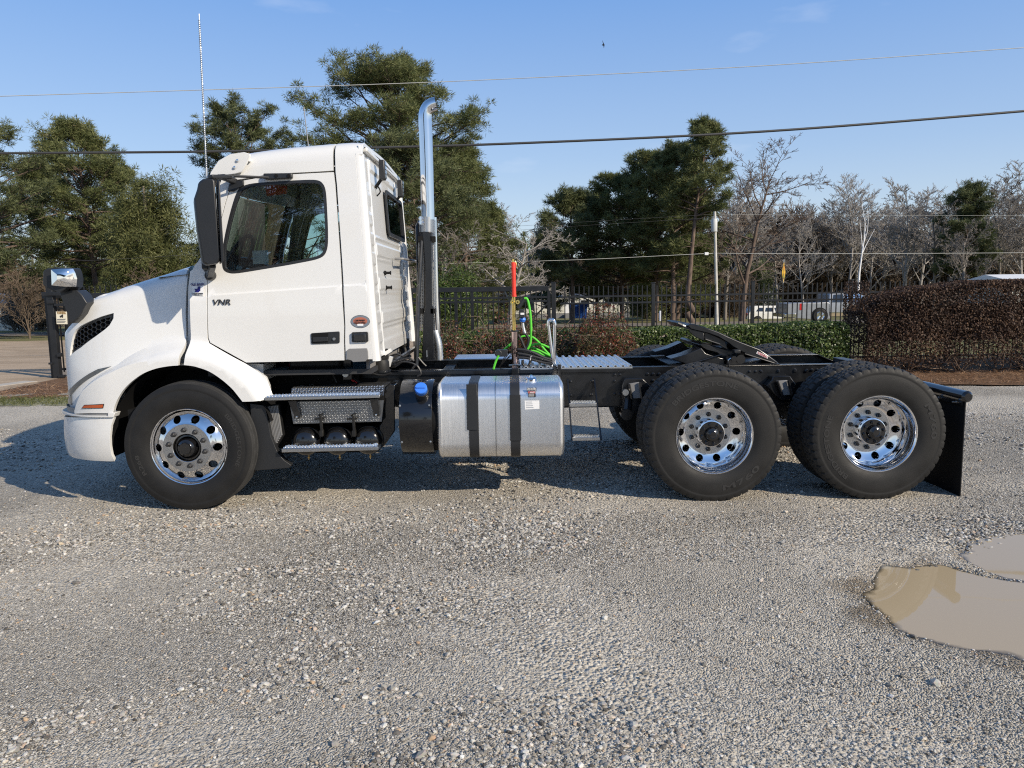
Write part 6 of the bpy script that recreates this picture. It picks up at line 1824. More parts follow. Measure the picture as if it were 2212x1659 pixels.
# ---------------------------------------------------------------- exhaust stack (far side)
YX = 7.85
ex = empty('exhaust_stack', S('8', 475, 1595, YX), parent=truck)
mb = MB()
path = [S('8', x, y, YX) for x, y in [(485, 760), (480, 600), (475, 400), (469, 230), (467, 175)]] + [S('8', x, y, YX) for x, y in [(471, 140), (484, 114), (505, 98), (531, 91)]]
nsm = 7
pp_ = [path[0]] + catmull(path[1:], nsm)
rr_ = .0655
mb.tube(pp_, rr_, 36, cap=False)
mb.build('stack_pipe', M['chrome'], ex, sharp=0)
inn = MB(); inn.tube([p for p in pp_[-16:]], rr_ - .003, 24, cap=False); o = inn.build('pipe_bore', M['matte_black'], ex, fixn=False)
mb = MB(); a_, b_ = S('8', 476, 832, YX), S('8', 476, 745, YX); mb.tube([a_, b_], .073, 32); mb.build('pipe_sleeve', M['satin'], ex)
mb = MB()
for y in (752, 775): 
    p = S('8', 448, y, YX - .06); mb.tube([p + Vector((-.03, 0, 0)), p + Vector((.03, 0, 0))], .012, 8); mb.box(p.x - .02, p.x + .0, YX - .08, YX - .03, p.z - .02, p.z + .02)
mb.build('sleeve_clamp', M['chrome'], ex)
mb = MB(); mb.prism(xz('8', [(452, 828), (505, 828), (508, 1255), (515, 1258), (520, 1595), (450, 1595), (458, 1300), (470, 1255), (466, 1000)], YX - .1), YX - .12, YX - .05); mb.build('stack_bracket', M['frame_black'], ex, bevel=.006)
mb = MB(); qa = S('8', 481, 1530, YX - .122); mb.prism([(qa.x + .012 * math.cos(a), qa.z + (.045 if math.sin(a) > 0 else -.045) + .012 * math.sin(a)) for a in np.linspace(0, 6.283, 17)[:-1]], YX - .123, YX - .12); mb.build('bracket_slot', M['decal_black'], ex, smooth=False)
mb = MB(); mb.prism([(qa.x - .006 + .006 * math.cos(a), qa.z + (.03 if math.sin(a) > 0 else -.03) + .006 * math.sin(a)) for a in np.linspace(0, 6.283, 13)[:-1]], YX - .125, YX - .1232); mb.build('slot_glint', M['steel'], ex, smooth=False)
mb = MB()
for y in (870, 1285):
    p = S('8', 445, y, YX - .08); mb.box(p.x - .03, p.x + .02, YX - .12, YX - .03, p.z - .025, p.z + .025); p = S('8', 512, y, YX - .08); mb.box(p.x - .02, p.x + .025, YX - .12, YX - .03, p.z - .025, p.z + .025)
mb.build('guard_clamps', M['matte_black'], ex, kind='stuff')
# perforated heat guards on both sides of the muffler: sheet with real holes
def perf(x0_, y0_, x1_, y1_, w, rows, cols):
    a, b = S('8', x0_, y0_, YX - .04), S('8', x1_, y1_, YX - .04); mb = MB(); L = (b - a); U = Vector((1, 0, 0)); 
    cw = w / cols; ch = 1 / rows
    for i in range(rows):
        for j in range(cols):
            c0 = a + L * ((i + .5) * ch) + U * ((j + .5) * cw - w / 2); hw = cw / 2; hh = L.length * ch / 2; k = .62
            o_ = [c0 + Vector((sx * hw, 0, sz * hh)) for sx, sz in ((-1, -1), (1, -1), (1, 1), (-1, 1))]; i_ = [c0 + Vector((sx * hw * k, 0, sz * hh * k)) for sx, sz in ((-1, -1), (1, -1), (1, 1), (-1, 1))]
            mb.add(o_ + i_, [(0, 1, 5, 4), (1, 2, 6, 5), (2, 3, 7, 6), (3, 0, 4, 7)])
    return mb
perf(446, 890, 440, 1400, .055, 60, 3).build('heat_guard', M['satin'], ex, kind='stuff', smooth=False, clean=False)
perf(517, 760, 524, 1290, .035, 60, 2).build('heat_guard', M['satin'], ex, kind='stuff', smooth=False, clean=False)
mb = MB(); mb.tube([S('8', 521, 745, YX), S('8', 530, 1200, YX), S('8', 541, 1435, YX)], [.022, .026, .03], 16, smooth=3); mb.build('muffler_shield', M['chrome'], ex)
mb = MB(); mb.lathe([(0, 0), (.09, 0), (.11, .04), (.11, 1.0), (.08, 1.06), (0, 1.06)], 'Z', 28, (S('8', 488, 1300, YX + .14).x, YX + .14, 1.35)); mb.build('muffler', M['frame_black'], ex)
mb = MB(); pt = [S('8', x, y, YX) for x, y in [(522, 1395), (534, 1440), (545, 1500), (548, 1600), (548, 1700)]]; fl_ = catmull(pt, 10)
mb.tube(fl_, [.042 + (.003 if i % 2 else 0) for i in range(len(fl_))], 20); mb.build('flexible_pipe', M['steel'], ex, sharp=0)
mb = MB(); mb.tube([S('8', 516, 1000, YX + .03), S('8', 522, 1600, YX + .03)], .02, 12); mb.build('drain_pipe', M['steel'], ex)
mb = MB(); mb.tube([S('8', 448, 880, YX - .1), S('8', 428, 1200, YX - .2), S('8', 418, 1600, YX - .3)], .022, 10); mb.build('brace_rod', M['frame_black'], ex)
mb = MB(); mb.tube([S('8', 1600 * 0 + 437, 1440, 7.9), S('8', 430, 1480, 7.9)], .012, 8); mb.build('brace_foot', M['paint'], ex)

# ---------------------------------------------------------------- hose tender (pogo stick), hoses, grab loop
YP = 7.0
pg = empty('hose_tender', S('Q', 485, 1500, YP), parent=truck)
def Q(pts, Y=YP): return [S('Q', x, y, Y) for x, y in pts]
mb = MB(); mb.tube(Q([(486, 1492), (484, 1045)]), .032, 24); mb.build('spring_post', mat('chrome_post', (.55, .42, .4), .12, metal=1), pg)
mb = MB(); mb.tube(Q([(484, 1048), (484, 1024)]), .036, 24); mb.build('post_collar', M['black_plastic'], pg)
mb = MB(); mb.tube(Q([(482, 1030), (476, 560)]), .0085, 8); mb.tube([v + Vector((-.014, .0, 0)) for v in Q([(480, 1030), (472, 560)])], .007, 8); mb.build('tender_rod', M['gold'], pg)
mb = MB(); mb.tube(Q([(472, 562), (470, 520), (466, 300), (462, 95), (461, 85)]), [.022, .019, .018, .020, .017], 20); mb.build('red_grip', M['red_foam'], pg)
mb = MB(); mb.tube(Q([(462, 92), (461, 40)]), .006, 8); mb.tube([v + Vector((-.01, 0, 0)) for v in Q([(462, 92), (461, 42)])], .004, 8); mb.tube(Q([(485, 70), (505, 110), (508, 150)]), .003, 6); mb.build('tender_tip', M['gold'], pg)
mb = MB()
for x in (448, 520): 
    p = Q([(x, 637)])[0]; mb.lathe([(.008, -.02), (.019, -.02), (.019, .02), (.008, .02)], 'Y', 14, p, close=True)
mb.tube(Q([(448, 637), (520, 637)]), .007, 6); mb.build('clamp_bracket', M['gold'], pg)
mb = MB(); a = Q([(485, 1505)])[0]; mb.box(a.x - .06, a.x + .06, YP - .06, YP + .06, rt, a.z + .0); mb.box(a.x - .03, a.x + .03, YR - .05, YP, rt - .05, rt + .02); mb.build('post_foot', M['frame_black'], pg, bevel=.004)
el = empty('electric_cable', Q([(600, 640)])[0], parent=truck)
mb = MB(); mb.tube(Q([(527, 720), (575, 650), (612, 590)], YP), [.021, .02, .016], 14); mb.build('cable_plug', M['black_plastic'], el)
mb = MB()
mb.tube(Q([(612, 590), (640, 585), (662, 620), (680, 700), (695, 800), (705, 950), (707, 1080), (700, 1180), (682, 1240), (655, 1290)], YP), .0115, 10, smooth=5)
mb.tube(Q([(258, 1375), (320, 1310), (440, 1205), (560, 1125), (640, 1105), (720, 1120), (800, 1180), (880, 1280), (960, 1365), (1000, 1400)], YP + .1), .0105, 10, smooth=5)
mb.tube(Q([(655, 1290), (700, 1245), (780, 1218), (860, 1225), (940, 1260), (1010, 1290)], YP + .02), .0105, 10, smooth=5)
mb.tube(Q([(650, 1295), (700, 1268), (790, 1290), (900, 1345), (1000, 1395)], YP + .05), .0105, 10, smooth=5)
mb.tube(Q([(700, 1310), (790, 1325), (880, 1370), (990, 1400), (1005, 1420)], YP + .12), .0105, 10, smooth=5)
mb.build('green_cable', M['green_hose'], el)
mb = MB(); mb.tube(Q([(185, 1585), (195, 1530), (225, 1440), (258, 1375)], YR + .02), .0105, 10, smooth=5); mb.build('cable_tail', M['green_hose'], el)
mb = MB(); mb.lathe([(.0, -.03), (.03, -.03), (.034, -.01), (.034, .03), (0, .03)], 'Y', 16, Q([(255, 1345)], YR + .05)[0]); q_ = Q([(255, 1345)], YR + .05)[0]; mb.box(q_.x, q_.x + .08, YR + .04, YR + .1, q_.z - .03, q_.z + .03); mb.build('cable_socket', M['black_plastic'], el, bevel=.003)
ah = empty('air_line', Q([(590, 1000)])[0], parent=truck)
mb = MB(); a, b = Q([(540, 742), (617, 850)], YP - .02); mb.box(a.x, b.x, YP - .05, YP + .03, b.z, a.z); mb.build('gladhand_holder', M['black_plastic'], ah, bevel=.006)
mb = MB(); a, b = Q([(560, 785), (612, 812)], YP - .052); mb.box(a.x, b.x, YP - .0525, YP - .05, b.z, a.z); mb.build('holder_label', M['decal_white'], ah, smooth=False)
mb = MB(); mb.tube(Q([(590, 852), (590, 880), (588, 912)]), [.024, .03, .02], 12); mb.build('blue_gladhand', M['blue_cap'], ah)
mb = MB(); mb.tube(Q([(592, 925), (602, 1000), (612, 1050), (625, 1070)]), [.012, .013, .017, .014], 12); mb.build('gladhand_spring', M['steel'], ah)
mb = MB()
mb.tube(Q([(622, 1068), (655, 1110), (672, 1160), (662, 1220), (630, 1290), (600, 1330)]), .013, 10, smooth=5)
mb.tube(Q([(530, 1090), (570, 1160), (600, 1230), (650, 1320), (740, 1380), (860, 1420), (990, 1480)]), .013, 10, smooth=5)
rnd = random.Random(3)
for k in range(9):
    o_ = rnd.uniform(-12, 12)
    mb.tube(Q([(520, 1290 + k * 14), (640, 1310 + k * 13 + o_), (760, 1345 + k * 12), (880, 1395 + k * 9 - o_), (1000, 1440 + k * 6)], YP - .12 + (k % 4) * .08), .0125, 8, smooth=4)
mb.tube(Q([(590, 1440), (590, 1490), (620, 1525), (665, 1520), (690, 1480), (700, 1440)], YP - .1), .012, 8, smooth=5)
mb.build('black_air_hose', M['black_hose'], ah, kind='stuff', clean=False)
mb = MB()
for pts in ([(480, 1275), (400, 1350), (330, 1440), (255, 1570)], [(400, 1290), (350, 1370), (300, 1480), (250, 1570)], [(560, 1330), (480, 1350), (420, 1370), (300, 1500)], [(250, 1570), (290, 1500), (360, 1430), (440, 1380)]):
    mb.tube(Q(pts, YP - .1), .004, 5, smooth=4)
mb.build('cable_ties', M['matte_black'], ah, kind='stuff')
mb = MB(); mb.tube(Q([(718, 1378), (700, 1400), (690, 1445)], YP - .16), .003, 6); mb.build('wire_hook', M['steel'], ah)
mb = MB(); gp = Q([(1012, 1530), (1000, 1400), (975, 1200), (955, 1040), (944, 940), (955, 895), (985, 880), (1015, 892), (1032, 940), (1034, 1050), (1032, 1250), (1028, 1400), (1026, 1520)], 6.9)
mb.tube(gp[:7], .016, 14, smooth=4); mb.tube(gp[6:], .017, 14, smooth=4); mb.build('grab_loop', M['chrome'], truck)
mb = MB(); a, b = S('Q', 1012, 1510, YR - .02), S('Q', 1060, 1580, YR - .02); mb.box(a.x, b.x, YR - .04, YR + .12, b.z, a.z); a, b = S('Q', 1070, 1498, YR - .02), S('Q', 1118, 1659, YR - .02); mb.box(a.x, b.x, YR - .06, YR - .003, b.z - .02, a.z); mb.build('loop_bracket', M['frame_black'], truck, bevel=.003)
# ladder
ld = empty('catwalk_ladder', S('6', 290, 1110, 6.35), parent=truck)
for pts in ([(135, 588), (150, 800), (172, 1105)], [(365, 585), (390, 800), (425, 1105)]):
    P_ = [S('6', *p, Y) for p, Y in zip(pts, (6.69, 6.5, 6.33))]
    mb = MB(); mb.beam(P_[0], P_[1], .012, .03, up=Vector((0, 1, 0))); mb.beam(P_[1], P_[2], .012, .03, up=Vector((0, 1, 0))); mb.build('ladder_side', M['frame_black'], ld)
for pts, Y in (([(152, 790), (385, 785), (388, 815), (155, 822)], 6.46), ([(178, 1085), (415, 1080), (418, 1108), (180, 1116)], 6.30)):
    a, b, c, d = [S('6', x, y, Y) for x, y in pts]
    mb = MB(); mb.box(a.x, b.x, Y, Y + .10, (c.z + d.z) / 2, (a.z + b.z) / 2); mb.build('ladder_step', M['satin'], ld, bevel=.002)
    mb = MB(); zt_ = (a.z + b.z) / 2
    for j in range(3):
        for i in range(9):
            x = a.x + .012 + i * (b.x - a.x - .02) / 9 + (.01 if j % 2 else 0); y = Y + .012 + j * .03; mb.box(x, x + .016, y, y + .02, zt_ + .001, zt_ + .012)
    mb.build('step_teeth', M['tread_bar'], ld, kind='stuff', smooth=False, clean=False)
# ================================================================ PLANTS
def foliage_mat(name, cols, transl=.25, rough=.6, spec=.25):
    m = bpy.data.materials.new(name); m.use_nodes = True; n, l = m.node_tree.nodes, m.node_tree.links; b = n['Principled BSDF']
    a = n.new('ShaderNodeAttribute'); a.attribute_name = 'tint'
    tc = n.new('ShaderNodeTexCoord'); nz = n.new('ShaderNodeTexNoise'); nz.inputs['Scale'].default_value = .9; nz.inputs['Detail'].default_value = 3; l.new(tc.outputs['Object'], nz.inputs['Vector'])
    ad = n.new('ShaderNodeMath'); ad.operation = 'MULTIPLY_ADD'; ad.inputs[1].default_value = .7; ad.inputs[2].default_value = -.35; l.new(nz.outputs['Fac'], ad.inputs[0])
    sm = n.new('ShaderNodeMath'); sm.operation = 'ADD'; sm.use_clamp = True; l.new(a.outputs['Fac'], sm.inputs[0]); l.new(ad.outputs[0], sm.inputs[1])
    r = n.new('ShaderNodeValToRGB'); e = r.color_ramp.elements
    while len(e) < len(cols): e.new(.5)
    for k, (p, c) in enumerate(cols): e[k].position = p; e[k].color = (*c, 1)
    l.new(sm.outputs[0], r.inputs['Fac']); l.new(r.outputs['Color'], b.inputs['Base Color']); b.inputs['Roughness'].default_value = rough; b.inputs['Specular IOR Level'].default_value = spec
    t = n.new('ShaderNodeBsdfTranslucent'); l.new(r.outputs['Color'], t.inputs['Color']); mx = n.new('ShaderNodeMixShader'); mx.inputs['Fac'].default_value = transl
    l.new(b.outputs[0], mx.inputs[1]); l.new(t.outputs[0], mx.inputs[2]); l.new(mx.outputs[0], n['Material Output'].inputs['Surface'])
    return m
M['needles'] = foliage_mat('pine_needles', [(0, (.05, .07, .026)), (.35, (.105, .125, .045)), (.65, (.165, .18, .07)), (.9, (.24, .245, .115)), (1, (.28, .22, .12))])
M['needles_dark'] = foliage_mat('dark_pine_needles', [(0, (.048, .062, .028)), (.4, (.10, .118, .050)), (.75, (.16, .178, .08)), (1, (.23, .235, .115))])
M['oakleaf'] = foliage_mat('evergreen_oak_leaves', [(0, (.05, .062, .022)), (.5, (.115, .128, .046)), (1, (.20, .195, .08))])
M['hedge'] = foliage_mat('hedge_leaves', [(0, (.02, .034, .010)), (.35, (.05, .08, .018)), (.7, (.10, .145, .035)), (.9, (.18, .22, .07)), (1, (.22, .25, .10))], .2, .42, .4)
M['redhedge'] = foliage_mat('purple_brown_leaves', [(0, (.024, .015, .010)), (.4, (.070, .042, .030)), (.75, (.125, .074, .048)), (.92, (.24, .155, .09)), (1, (.24, .17, .10))], .15, .55, .2)
M['nandina'] = foliage_mat('red_and_green_leaves', [(0, (.025, .035, .012)), (.4, (.075, .085, .028)), (.6, (.10, .05, .026)), (.8, (.17, .035, .025)), (.93, (.28, .06, .035)), (1, (.26, .18, .08))], .25, .4, .4)
M['bark'] = mat('pine_bark', (.12, .085, .065), .9, var=.5, var_scale=3, stretch=(3, 3, .8), bump=.8, bump_scale=14)
M['bark_pale'] = mat('pale_bark', (.24, .20, .165), .9, var=.35, var_scale=3, stretch=(2, 2, .7))
M['twig'] = mat('bare_twigs', (.20, .175, .15), .9, var=.25, var_scale=1)
M['twig_pale'] = mat('pale_bare_twigs', (.31, .285, .26), .9, var=.2, var_scale=1)
M['brush'] = mat('dry_brush', (.135, .10, .07), .9, var=.5, var_scale=.6)
M['cane'] = mat('shrub_canes', (.20, .14, .10), .8)

def tuft_mesh(cen, rad_, k, ln, wd, seed, up=.35, tint=None, name='crown', flat=.75):
    """k narrow needle blades round every centre"""
    r = np.random.default_rng(seed); n = len(cen); cen = np.repeat(cen, k, 0); rr = np.repeat(rad_, k)
    d = r.normal(size=(n * k, 3)); d /= np.linalg.norm(d, axis=1)[:, None]
    d[:, 2] = d[:, 2] * flat + up; d /= np.linalg.norm(d, axis=1)[:, None]
    base = cen + d * (rr * (r.random(n * k) ** .7 * .8))[:, None]
    L = ln * (.6 + .8 * r.random(n * k)); s = np.cross(d, r.normal(size=d.shape)); s /= np.linalg.norm(s, axis=1)[:, None]
    w = wd * (.6 + .8 * r.random(n * k))
    V = np.stack([base - s * w[:, None] * .5, base + s * w[:, None] * .5, base + d * L[:, None]], 1).reshape(-1, 3)
    F = np.arange(n * k * 3).reshape(-1, 3)
    if tint is None: tint = r.random(n)
    t = np.clip(np.repeat(tint, k) * .6 + .4 * r.random(n * k), 0, 1)
    return V, F, np.repeat(t, 3)
def leaf_mesh(P_, Nn, ln, wd, seed, tint, jit=.9):
    r = np.random.default_rng(seed); n = len(P_)
    nn = Nn + r.normal(size=(n, 3)) * jit; nn /= np.linalg.norm(nn, axis=1)[:, None]
    d = np.cross(nn, r.normal(size=(n, 3))); d /= np.linalg.norm(d, axis=1)[:, None]; s = np.cross(nn, d)
    L = (ln * (.6 + .8 * r.random(n)))[:, None]; w = (wd * (.6 + .8 * r.random(n)))[:, None]
    V = np.stack([P_ - d * L / 2, P_ + s * w / 2 + nn * L * .06, P_ + d * L / 2, P_ - s * w / 2 + nn * L * .06], 1).reshape(-1, 3)
    return V, np.arange(4 * n).reshape(-1, 4), np.repeat(tint, 4)
def fol_obj(name, V, F, t, m, parent, kind='stuff', loc=(0, 0, 0)):
    me = np_mesh(name, V, F)
    if len(me.vertices) == len(t): me.attributes.new('tint', 'FLOAT', 'POINT').data.foreach_set('value', t.astype(np.float32))
    o = finish(me, name, m, None, smooth=False)
    if parent is not None: o.parent = parent; o.location = loc
    if kind: o['kind'] = kind
    return o
def segs_mesh(S_, sides=4):
    """S_: rows of p0(3) p1(3) r0 r1 -> prisms"""
    A = np.asarray(S_); p0, p1, r0, r1 = A[:, 0:3], A[:, 3:6], A[:, 6], A[:, 7]; n = len(A)
    d = p1 - p0; d /= np.maximum(np.linalg.norm(d, axis=1), 1e-6)[:, None]
    ref = np.where(np.abs(d[:, 2:3]) > .9, np.array([[1., 0, 0]]), np.array([[0, 0, 1.]]))
    u = np.cross(d, ref); u /= np.linalg.norm(u, axis=1)[:, None]; w = np.cross(d, u)
    V = []
    for p, r in ((p0, r0), (p1, r1)):
        for k in range(sides):
            a = 2 * math.pi * k / sides; V.append(p + (u * math.cos(a) + w * math.sin(a)) * r[:, None])
    V = np.stack(V, 1).reshape(-1, 3); b = np.arange(n)[:, None] * 2 * sides
    F = np.concatenate([np.stack([b[:, 0] + k, b[:, 0] + (k + 1) % sides, b[:, 0] + sides + (k + 1) % sides, b[:, 0] + sides + k], 1) for k in range(sides)])
    return V, F
def limb(S_, p, d, L, r0, r1, n, rnd, wob=.12, droop=0.0):
    """append a wobbling limb, return its points and directions"""
    pts = [p.copy()]; dirs = [d.copy()]; st = L / n
    for i in range(n):
        d = d + rnd.normal(size=3) * wob; d[2] += droop; d /= np.linalg.norm(d); q = p + d * st
        ra, rb = r0 + (r1 - r0) * i / n, r0 + (r1 - r0) * (i + 1) / n
        S_.append((*p, *q, ra, rb)); p = q; pts.append(p.copy()); dirs.append(d.copy())
    return pts, dirs

def pine_data(h, base, width, nb, seed, prof='round', ntuft=52, tr=.22, ln=.30, wd=.055, lean=0.0, crad=.32, sub=6, dead=4, zflat=.3):
    rnd = np.random.default_rng(seed); T = []; B = []
    p = np.zeros(3); d = np.array([lean, 0, 1.0]); d /= np.linalg.norm(d)
    pts, dirs = limb(T, p, d, h, tr, .03, 16, rnd, .016)
    pts = np.array(pts); cen = []; rads = []; tints = []
    for i in range(nb):
        t = base + (1 - base) * ((i + rnd.random()) / nb)
        q = np.array([np.interp(t * 16, np.arange(17), pts[:, k]) for k in range(3)])
        u = (t - base) / (1 - base)
        if prof == 'round': f = math.sin(math.pi * min(1, .18 + .80 * u ** .85)) ** .6
        elif prof == 'cone': f = (1 - u) ** .75 + .08
        elif prof == 'flat': f = .35 + .65 * math.sin(math.pi * (.2 + .65 * u))
        else: f = 1 - .5 * u
        az = i * 2.4 + rnd.random() * .9; el = rad({'cone': 4, 'round': 12, 'flat': 22}.get(prof, 10) + 45 * u ** 2 + rnd.normal() * 9)
        L = width / 2 * f * (.55 + .68 * rnd.random() ** .8)
        dd = np.array([math.cos(az) * math.cos(el), math.sin(az) * math.cos(el), math.sin(el)])
        bp, bd = limb(B, q, dd, L, .035 + .02 * L * (1 - u), .012, 5, rnd, .10, .02)
        for j in range(1 + sub):
            s = .50 + .50 * (j + rnd.random()) / (1 + sub); k = min(4, int(s * 5)); q2 = bp[k] + (bp[k + 1] - bp[k]) * (s * 5 - k)
            side = 1 if j % 2 else -1; a2 = az + side * rad(30 + 35 * rnd.random()); e2 = el + rad(rnd.normal() * 18 + 10)
            d2 = np.array([math.cos(a2) * math.cos(e2), math.sin(a2) * math.cos(e2), math.sin(e2)]); L2 = (.5 + .35 * L * (1.15 - s)) * (.6 + .7 * rnd.random())
            sp, sd = limb(B, q2, d2, L2, .016, .007, 2, rnd, .15, .03)
            for c in (sp[1], sp[2], (sp[1] + sp[2]) / 2 + rnd.normal(size=3) * .25):
                cen.append(c + rnd.normal(size=3) * .10); rads.append(crad * (.6 + .6 * rnd.random())); tints.append(np.clip(rnd.random() * .7 + .25 * u, 0, 1))
        cen.append(bp[-1]); rads.append(crad); tints.append(rnd.random())
    for i in range(dead):
        t = .12 + (base + .2) * rnd.random(); q = np.array([np.interp(t * 16, np.arange(17), pts[:, k]) for k in range(3)]); az = rnd.random() * 6.28
        bp, bd = limb(B, q, np.array([math.cos(az), math.sin(az), .15]), .6 + 2.2 * rnd.random(), .03, .008, 4, rnd, .25)
    for i in range(4): cen.append(pts[-1] + rnd.normal(size=3) * .3); rads.append(crad * .8); tints.append(.6)
    cen = np.array(cen); ez = cen[:, 2].max() + crad * .8; k = h / ez; c0 = np.median(cen[:, 0]) * .5
    ext = np.percentile(np.abs(cen[:, :2] - [c0, 0]), 98) + crad * .6; kx = np.clip(width / 2 / ext, .6, 1.8)
    cen = (cen - [c0, 0, 0]) * [kx, kx, k]; T = [(a[0] - c0 * (a[2] > 1), a[1], a[2], a[3] - c0, a[4], a[5], a[6], a[7]) for a in T]; T[0] = (0, 0, 0, *T[0][3:]); B = [((a[0] - c0) * kx, a[1] * kx, a[2] * k, (a[3] - c0) * kx, a[4] * kx, a[5] * k, a[6], a[7]) for a in B]
    T = [(a[0] * kx, a[1] * kx, a[2] * k, a[3] * kx, a[4] * kx, a[5] * k, a[6], a[7]) for a in T]
    N = tuft_mesh(cen, np.array(rads), ntuft, ln, wd, seed, tint=np.array(tints), flat=.7)
    return T, B, N
def grow_tree(name, loc, data, bark, leafm, label, cat='tree', group=None, rotz=0.0, sc=1.0):
    t = empty(name, loc, label, cat, group); t.rotation_euler = (0, 0, rotz); t.scale = (sc, sc, sc) if not hasattr(sc, '__len__') else sc
    T, B, N = data
    V, F = segs_mesh(T, 8); o = finish(np_mesh('trunk', V, F), 'trunk', bark, None, sharp=0); o.parent = t
    if B:
        V, F = segs_mesh(B, 4); o = finish(np_mesh('branches', V, F), 'branches', bark, None, sharp=0); o.parent = t; o['kind'] = 'stuff'
    if N is not None: fol_obj('crown', *N, leafm, t)
    return t
def ground_at(u, Y):
    q = S('V', u, 700, Y); return Vector((q.x, Y, land_z(Y) - .05))
def top_h(u, v, Y): return S('V', u, v, Y).z - land_z(Y)

def pine_at(u, Y, v, width_px, seed, label, m='needles', bark='bark', base=.35, nb=46, prof='round', **k):
    h = top_h(u, v, Y); wdt = width_px * Y / FOC
    s_ = Y / 50.0
    return grow_tree('pine_tree', ground_at(u, Y), pine_data(h, base, wdt, nb, seed, prof, ln=.24 * s_ ** .6, wd=.037 * s_ ** .7, **k), M[bark], M[m], label, 'pine tree', 'pine trees beyond the fence')
pine_at(-18, 46, 232, 330, 1, 'dense dark pine cut by the left edge of the photo', 'needles_dark', base=.22, nb=56, sub=7)
pine_at(205, 52, 243, 250, 2, 'tall pine with a rounded open top, standing left of the white truck hood', base=.34, nb=66, sub=7, crad=.38)
pine_at(285, 64, 345, 230, 19, 'pine between the round-topped pine and the yellow-green tree', base=.1, nb=56, sub=7)
pine_at(120, 58, 330, 290, 3, 'broad dark pine filling the gap left of the round-topped pine', 'needles_dark', base=.15, nb=60, sub=6)
pine_at(552, 60, 208, 215, 5, 'umbrella shaped pine rising behind the cab sun visor and aerial', 'needles_dark', base=.72, nb=30, prof='flat', sub=8, crad=.32)
big = pine_at(852, 47, 80, 385, 6, 'tallest pine, with long spreading limbs, behind the cab roof', base=.50, nb=84, sub=9, tr=.34, crad=.40, dead=6)
pine_at(905, 43, 270, 280, 7, 'pine with thick reddish trunk directly behind the exhaust stack', 'needles_dark', base=.42, nb=60, tr=.33, dead=8, sub=6)
pine_at(1010, 54, 300, 260, 8, 'cone shaped dense pine on the right of the exhaust stack', base=.12, nb=84, prof='cone', sub=7)
pine_at(1235, 66, 400, 160, 9, 'round-headed pine standing first right of the bare cypress', 'needles_dark', base=.30, nb=44, sub=6)
pine_at(1345, 68, 368, 215, 10, 'pine in the middle of the clump, left of the tall one', base=.2, nb=64, sub=6)
pine_at(1290, 72, 405, 190, 12, 'low dark pine between two taller dark ones', 'needles_dark', base=.12, nb=46, sub=6)
pine_at(1415, 64, 318, 225, 11, 'pine leaning against the tallest one of the right-hand clump', base=.25, nb=66, sub=7)
pine_at(1497, 58, 250, 150, 13, 'tall slim pine above the fence posts, its long trunk bare at mid height', base=.54, nb=38, sub=6, dead=14, tr=.24, bark='bark')
pine_at(1452, 61, 296, 185, 22, 'broad pine crown overlapping the left side of the tall slim pine', base=.30, nb=60, sub=7)
pine_at(1460, 72, 385, 230, 14, 'lower pine growing behind the tall slim trunk', base=.1, nb=56, sub=6)
pine_at(2082, 76, 388, 120, 15, 'single dark green pine among the bare trees at far right', 'needles_dark', base=.3, nb=48, sub=6)
pine_at(660, 66, 420, 240, 16, 'pine mostly hidden behind the truck door', 'needles_dark', base=.2, nb=30, sub=5)
pine_at(1185, 82, 478, 110, 20, 'small distant pine just right of the pale bare conical tree', 'needles_dark', base=.1, nb=40, sub=5)
pine_at(1070, 66, 452, 130, 18, 'small pine at the foot of the cone shaped one', base=.08, nb=40, prof='cone', sub=6)
# the yellow-green broad tree left of the mirror
def broad_data(h, width, seed, n=900, k=36, ln=.26, wd=.06):
    rnd = np.random.default_rng(seed); T, B = [], []
    pts, _ = limb(T, np.zeros(3), np.array([0, 0, 1.]), h * .8, .28, .06, 10, rnd, .05); cen = []; tint = []
    pts = np.array(pts)
    for i in range(44):
        t = .15 + .8 * rnd.random(); q = pts[int(t * 10)]; az = rnd.random() * 6.28; el = rad(rnd.uniform(5, 65)); L = width * .5 * rnd.uniform(.55, .98) * (1.05 - .45 * t)
        bp, _ = limb(B, q, np.array([math.cos(az) * math.cos(el), math.sin(az) * math.cos(el), math.sin(el)]), L, .06, .012, 5, rnd, .14)
        for j in range(int(n / 44)):
            s = rnd.random() ** .5 * 5; kk = min(4, int(s)); c = bp[kk] + (bp[kk + 1] - bp[kk]) * (s - kk) + rnd.normal(size=3) * .55; cen.append(c); tint.append(rnd.random())
    return T, B, tuft_mesh(np.array(cen), np.full(len(cen), .5), k, ln, wd, seed, up=.0, tint=np.array(tint), flat=1)
grow_tree('evergreen_tree', ground_at(338, 47), broad_data(top_h(338, 318, 47), 250 * 47 / FOC, 4, 1900, 40, .22, .045), M['bark_pale'], M['oakleaf'], 'broad yellow-green tree just left of the big side mirror', 'tree')
grow_tree('evergreen_tree', ground_at(435, 58), broad_data(top_h(435, 470, 58), 120 * 58 / FOC, 44, 500, 34), M['bark_pale'], M['oakleaf'], 'yellow-green tree half hidden behind the side mirror', 'tree')
grow_tree('evergreen_bush', ground_at(985, 36), broad_data(2.9, 3.4, 40, 420, 34, ln=.16, wd=.06), M['bark'], M['hedge'], 'leafy green bush behind the fence right of the exhaust stack', 'bush')
grow_tree('evergreen_bush', ground_at(1395, 80), broad_data(4.4, 6.5, 41, 420, 34, ln=.22, wd=.09), M['bark'], M['needles_dark'], 'dark evergreen bush beside the end of the white trailer home', 'bush')
grow_tree('evergreen_bush', ground_at(1625, 92), broad_data(6.5, 7, 42, 420, 34, ln=.26, wd=.10), M['bark'], M['needles_dark'], 'dark green bush in the brush right of the utility pole', 'bush')

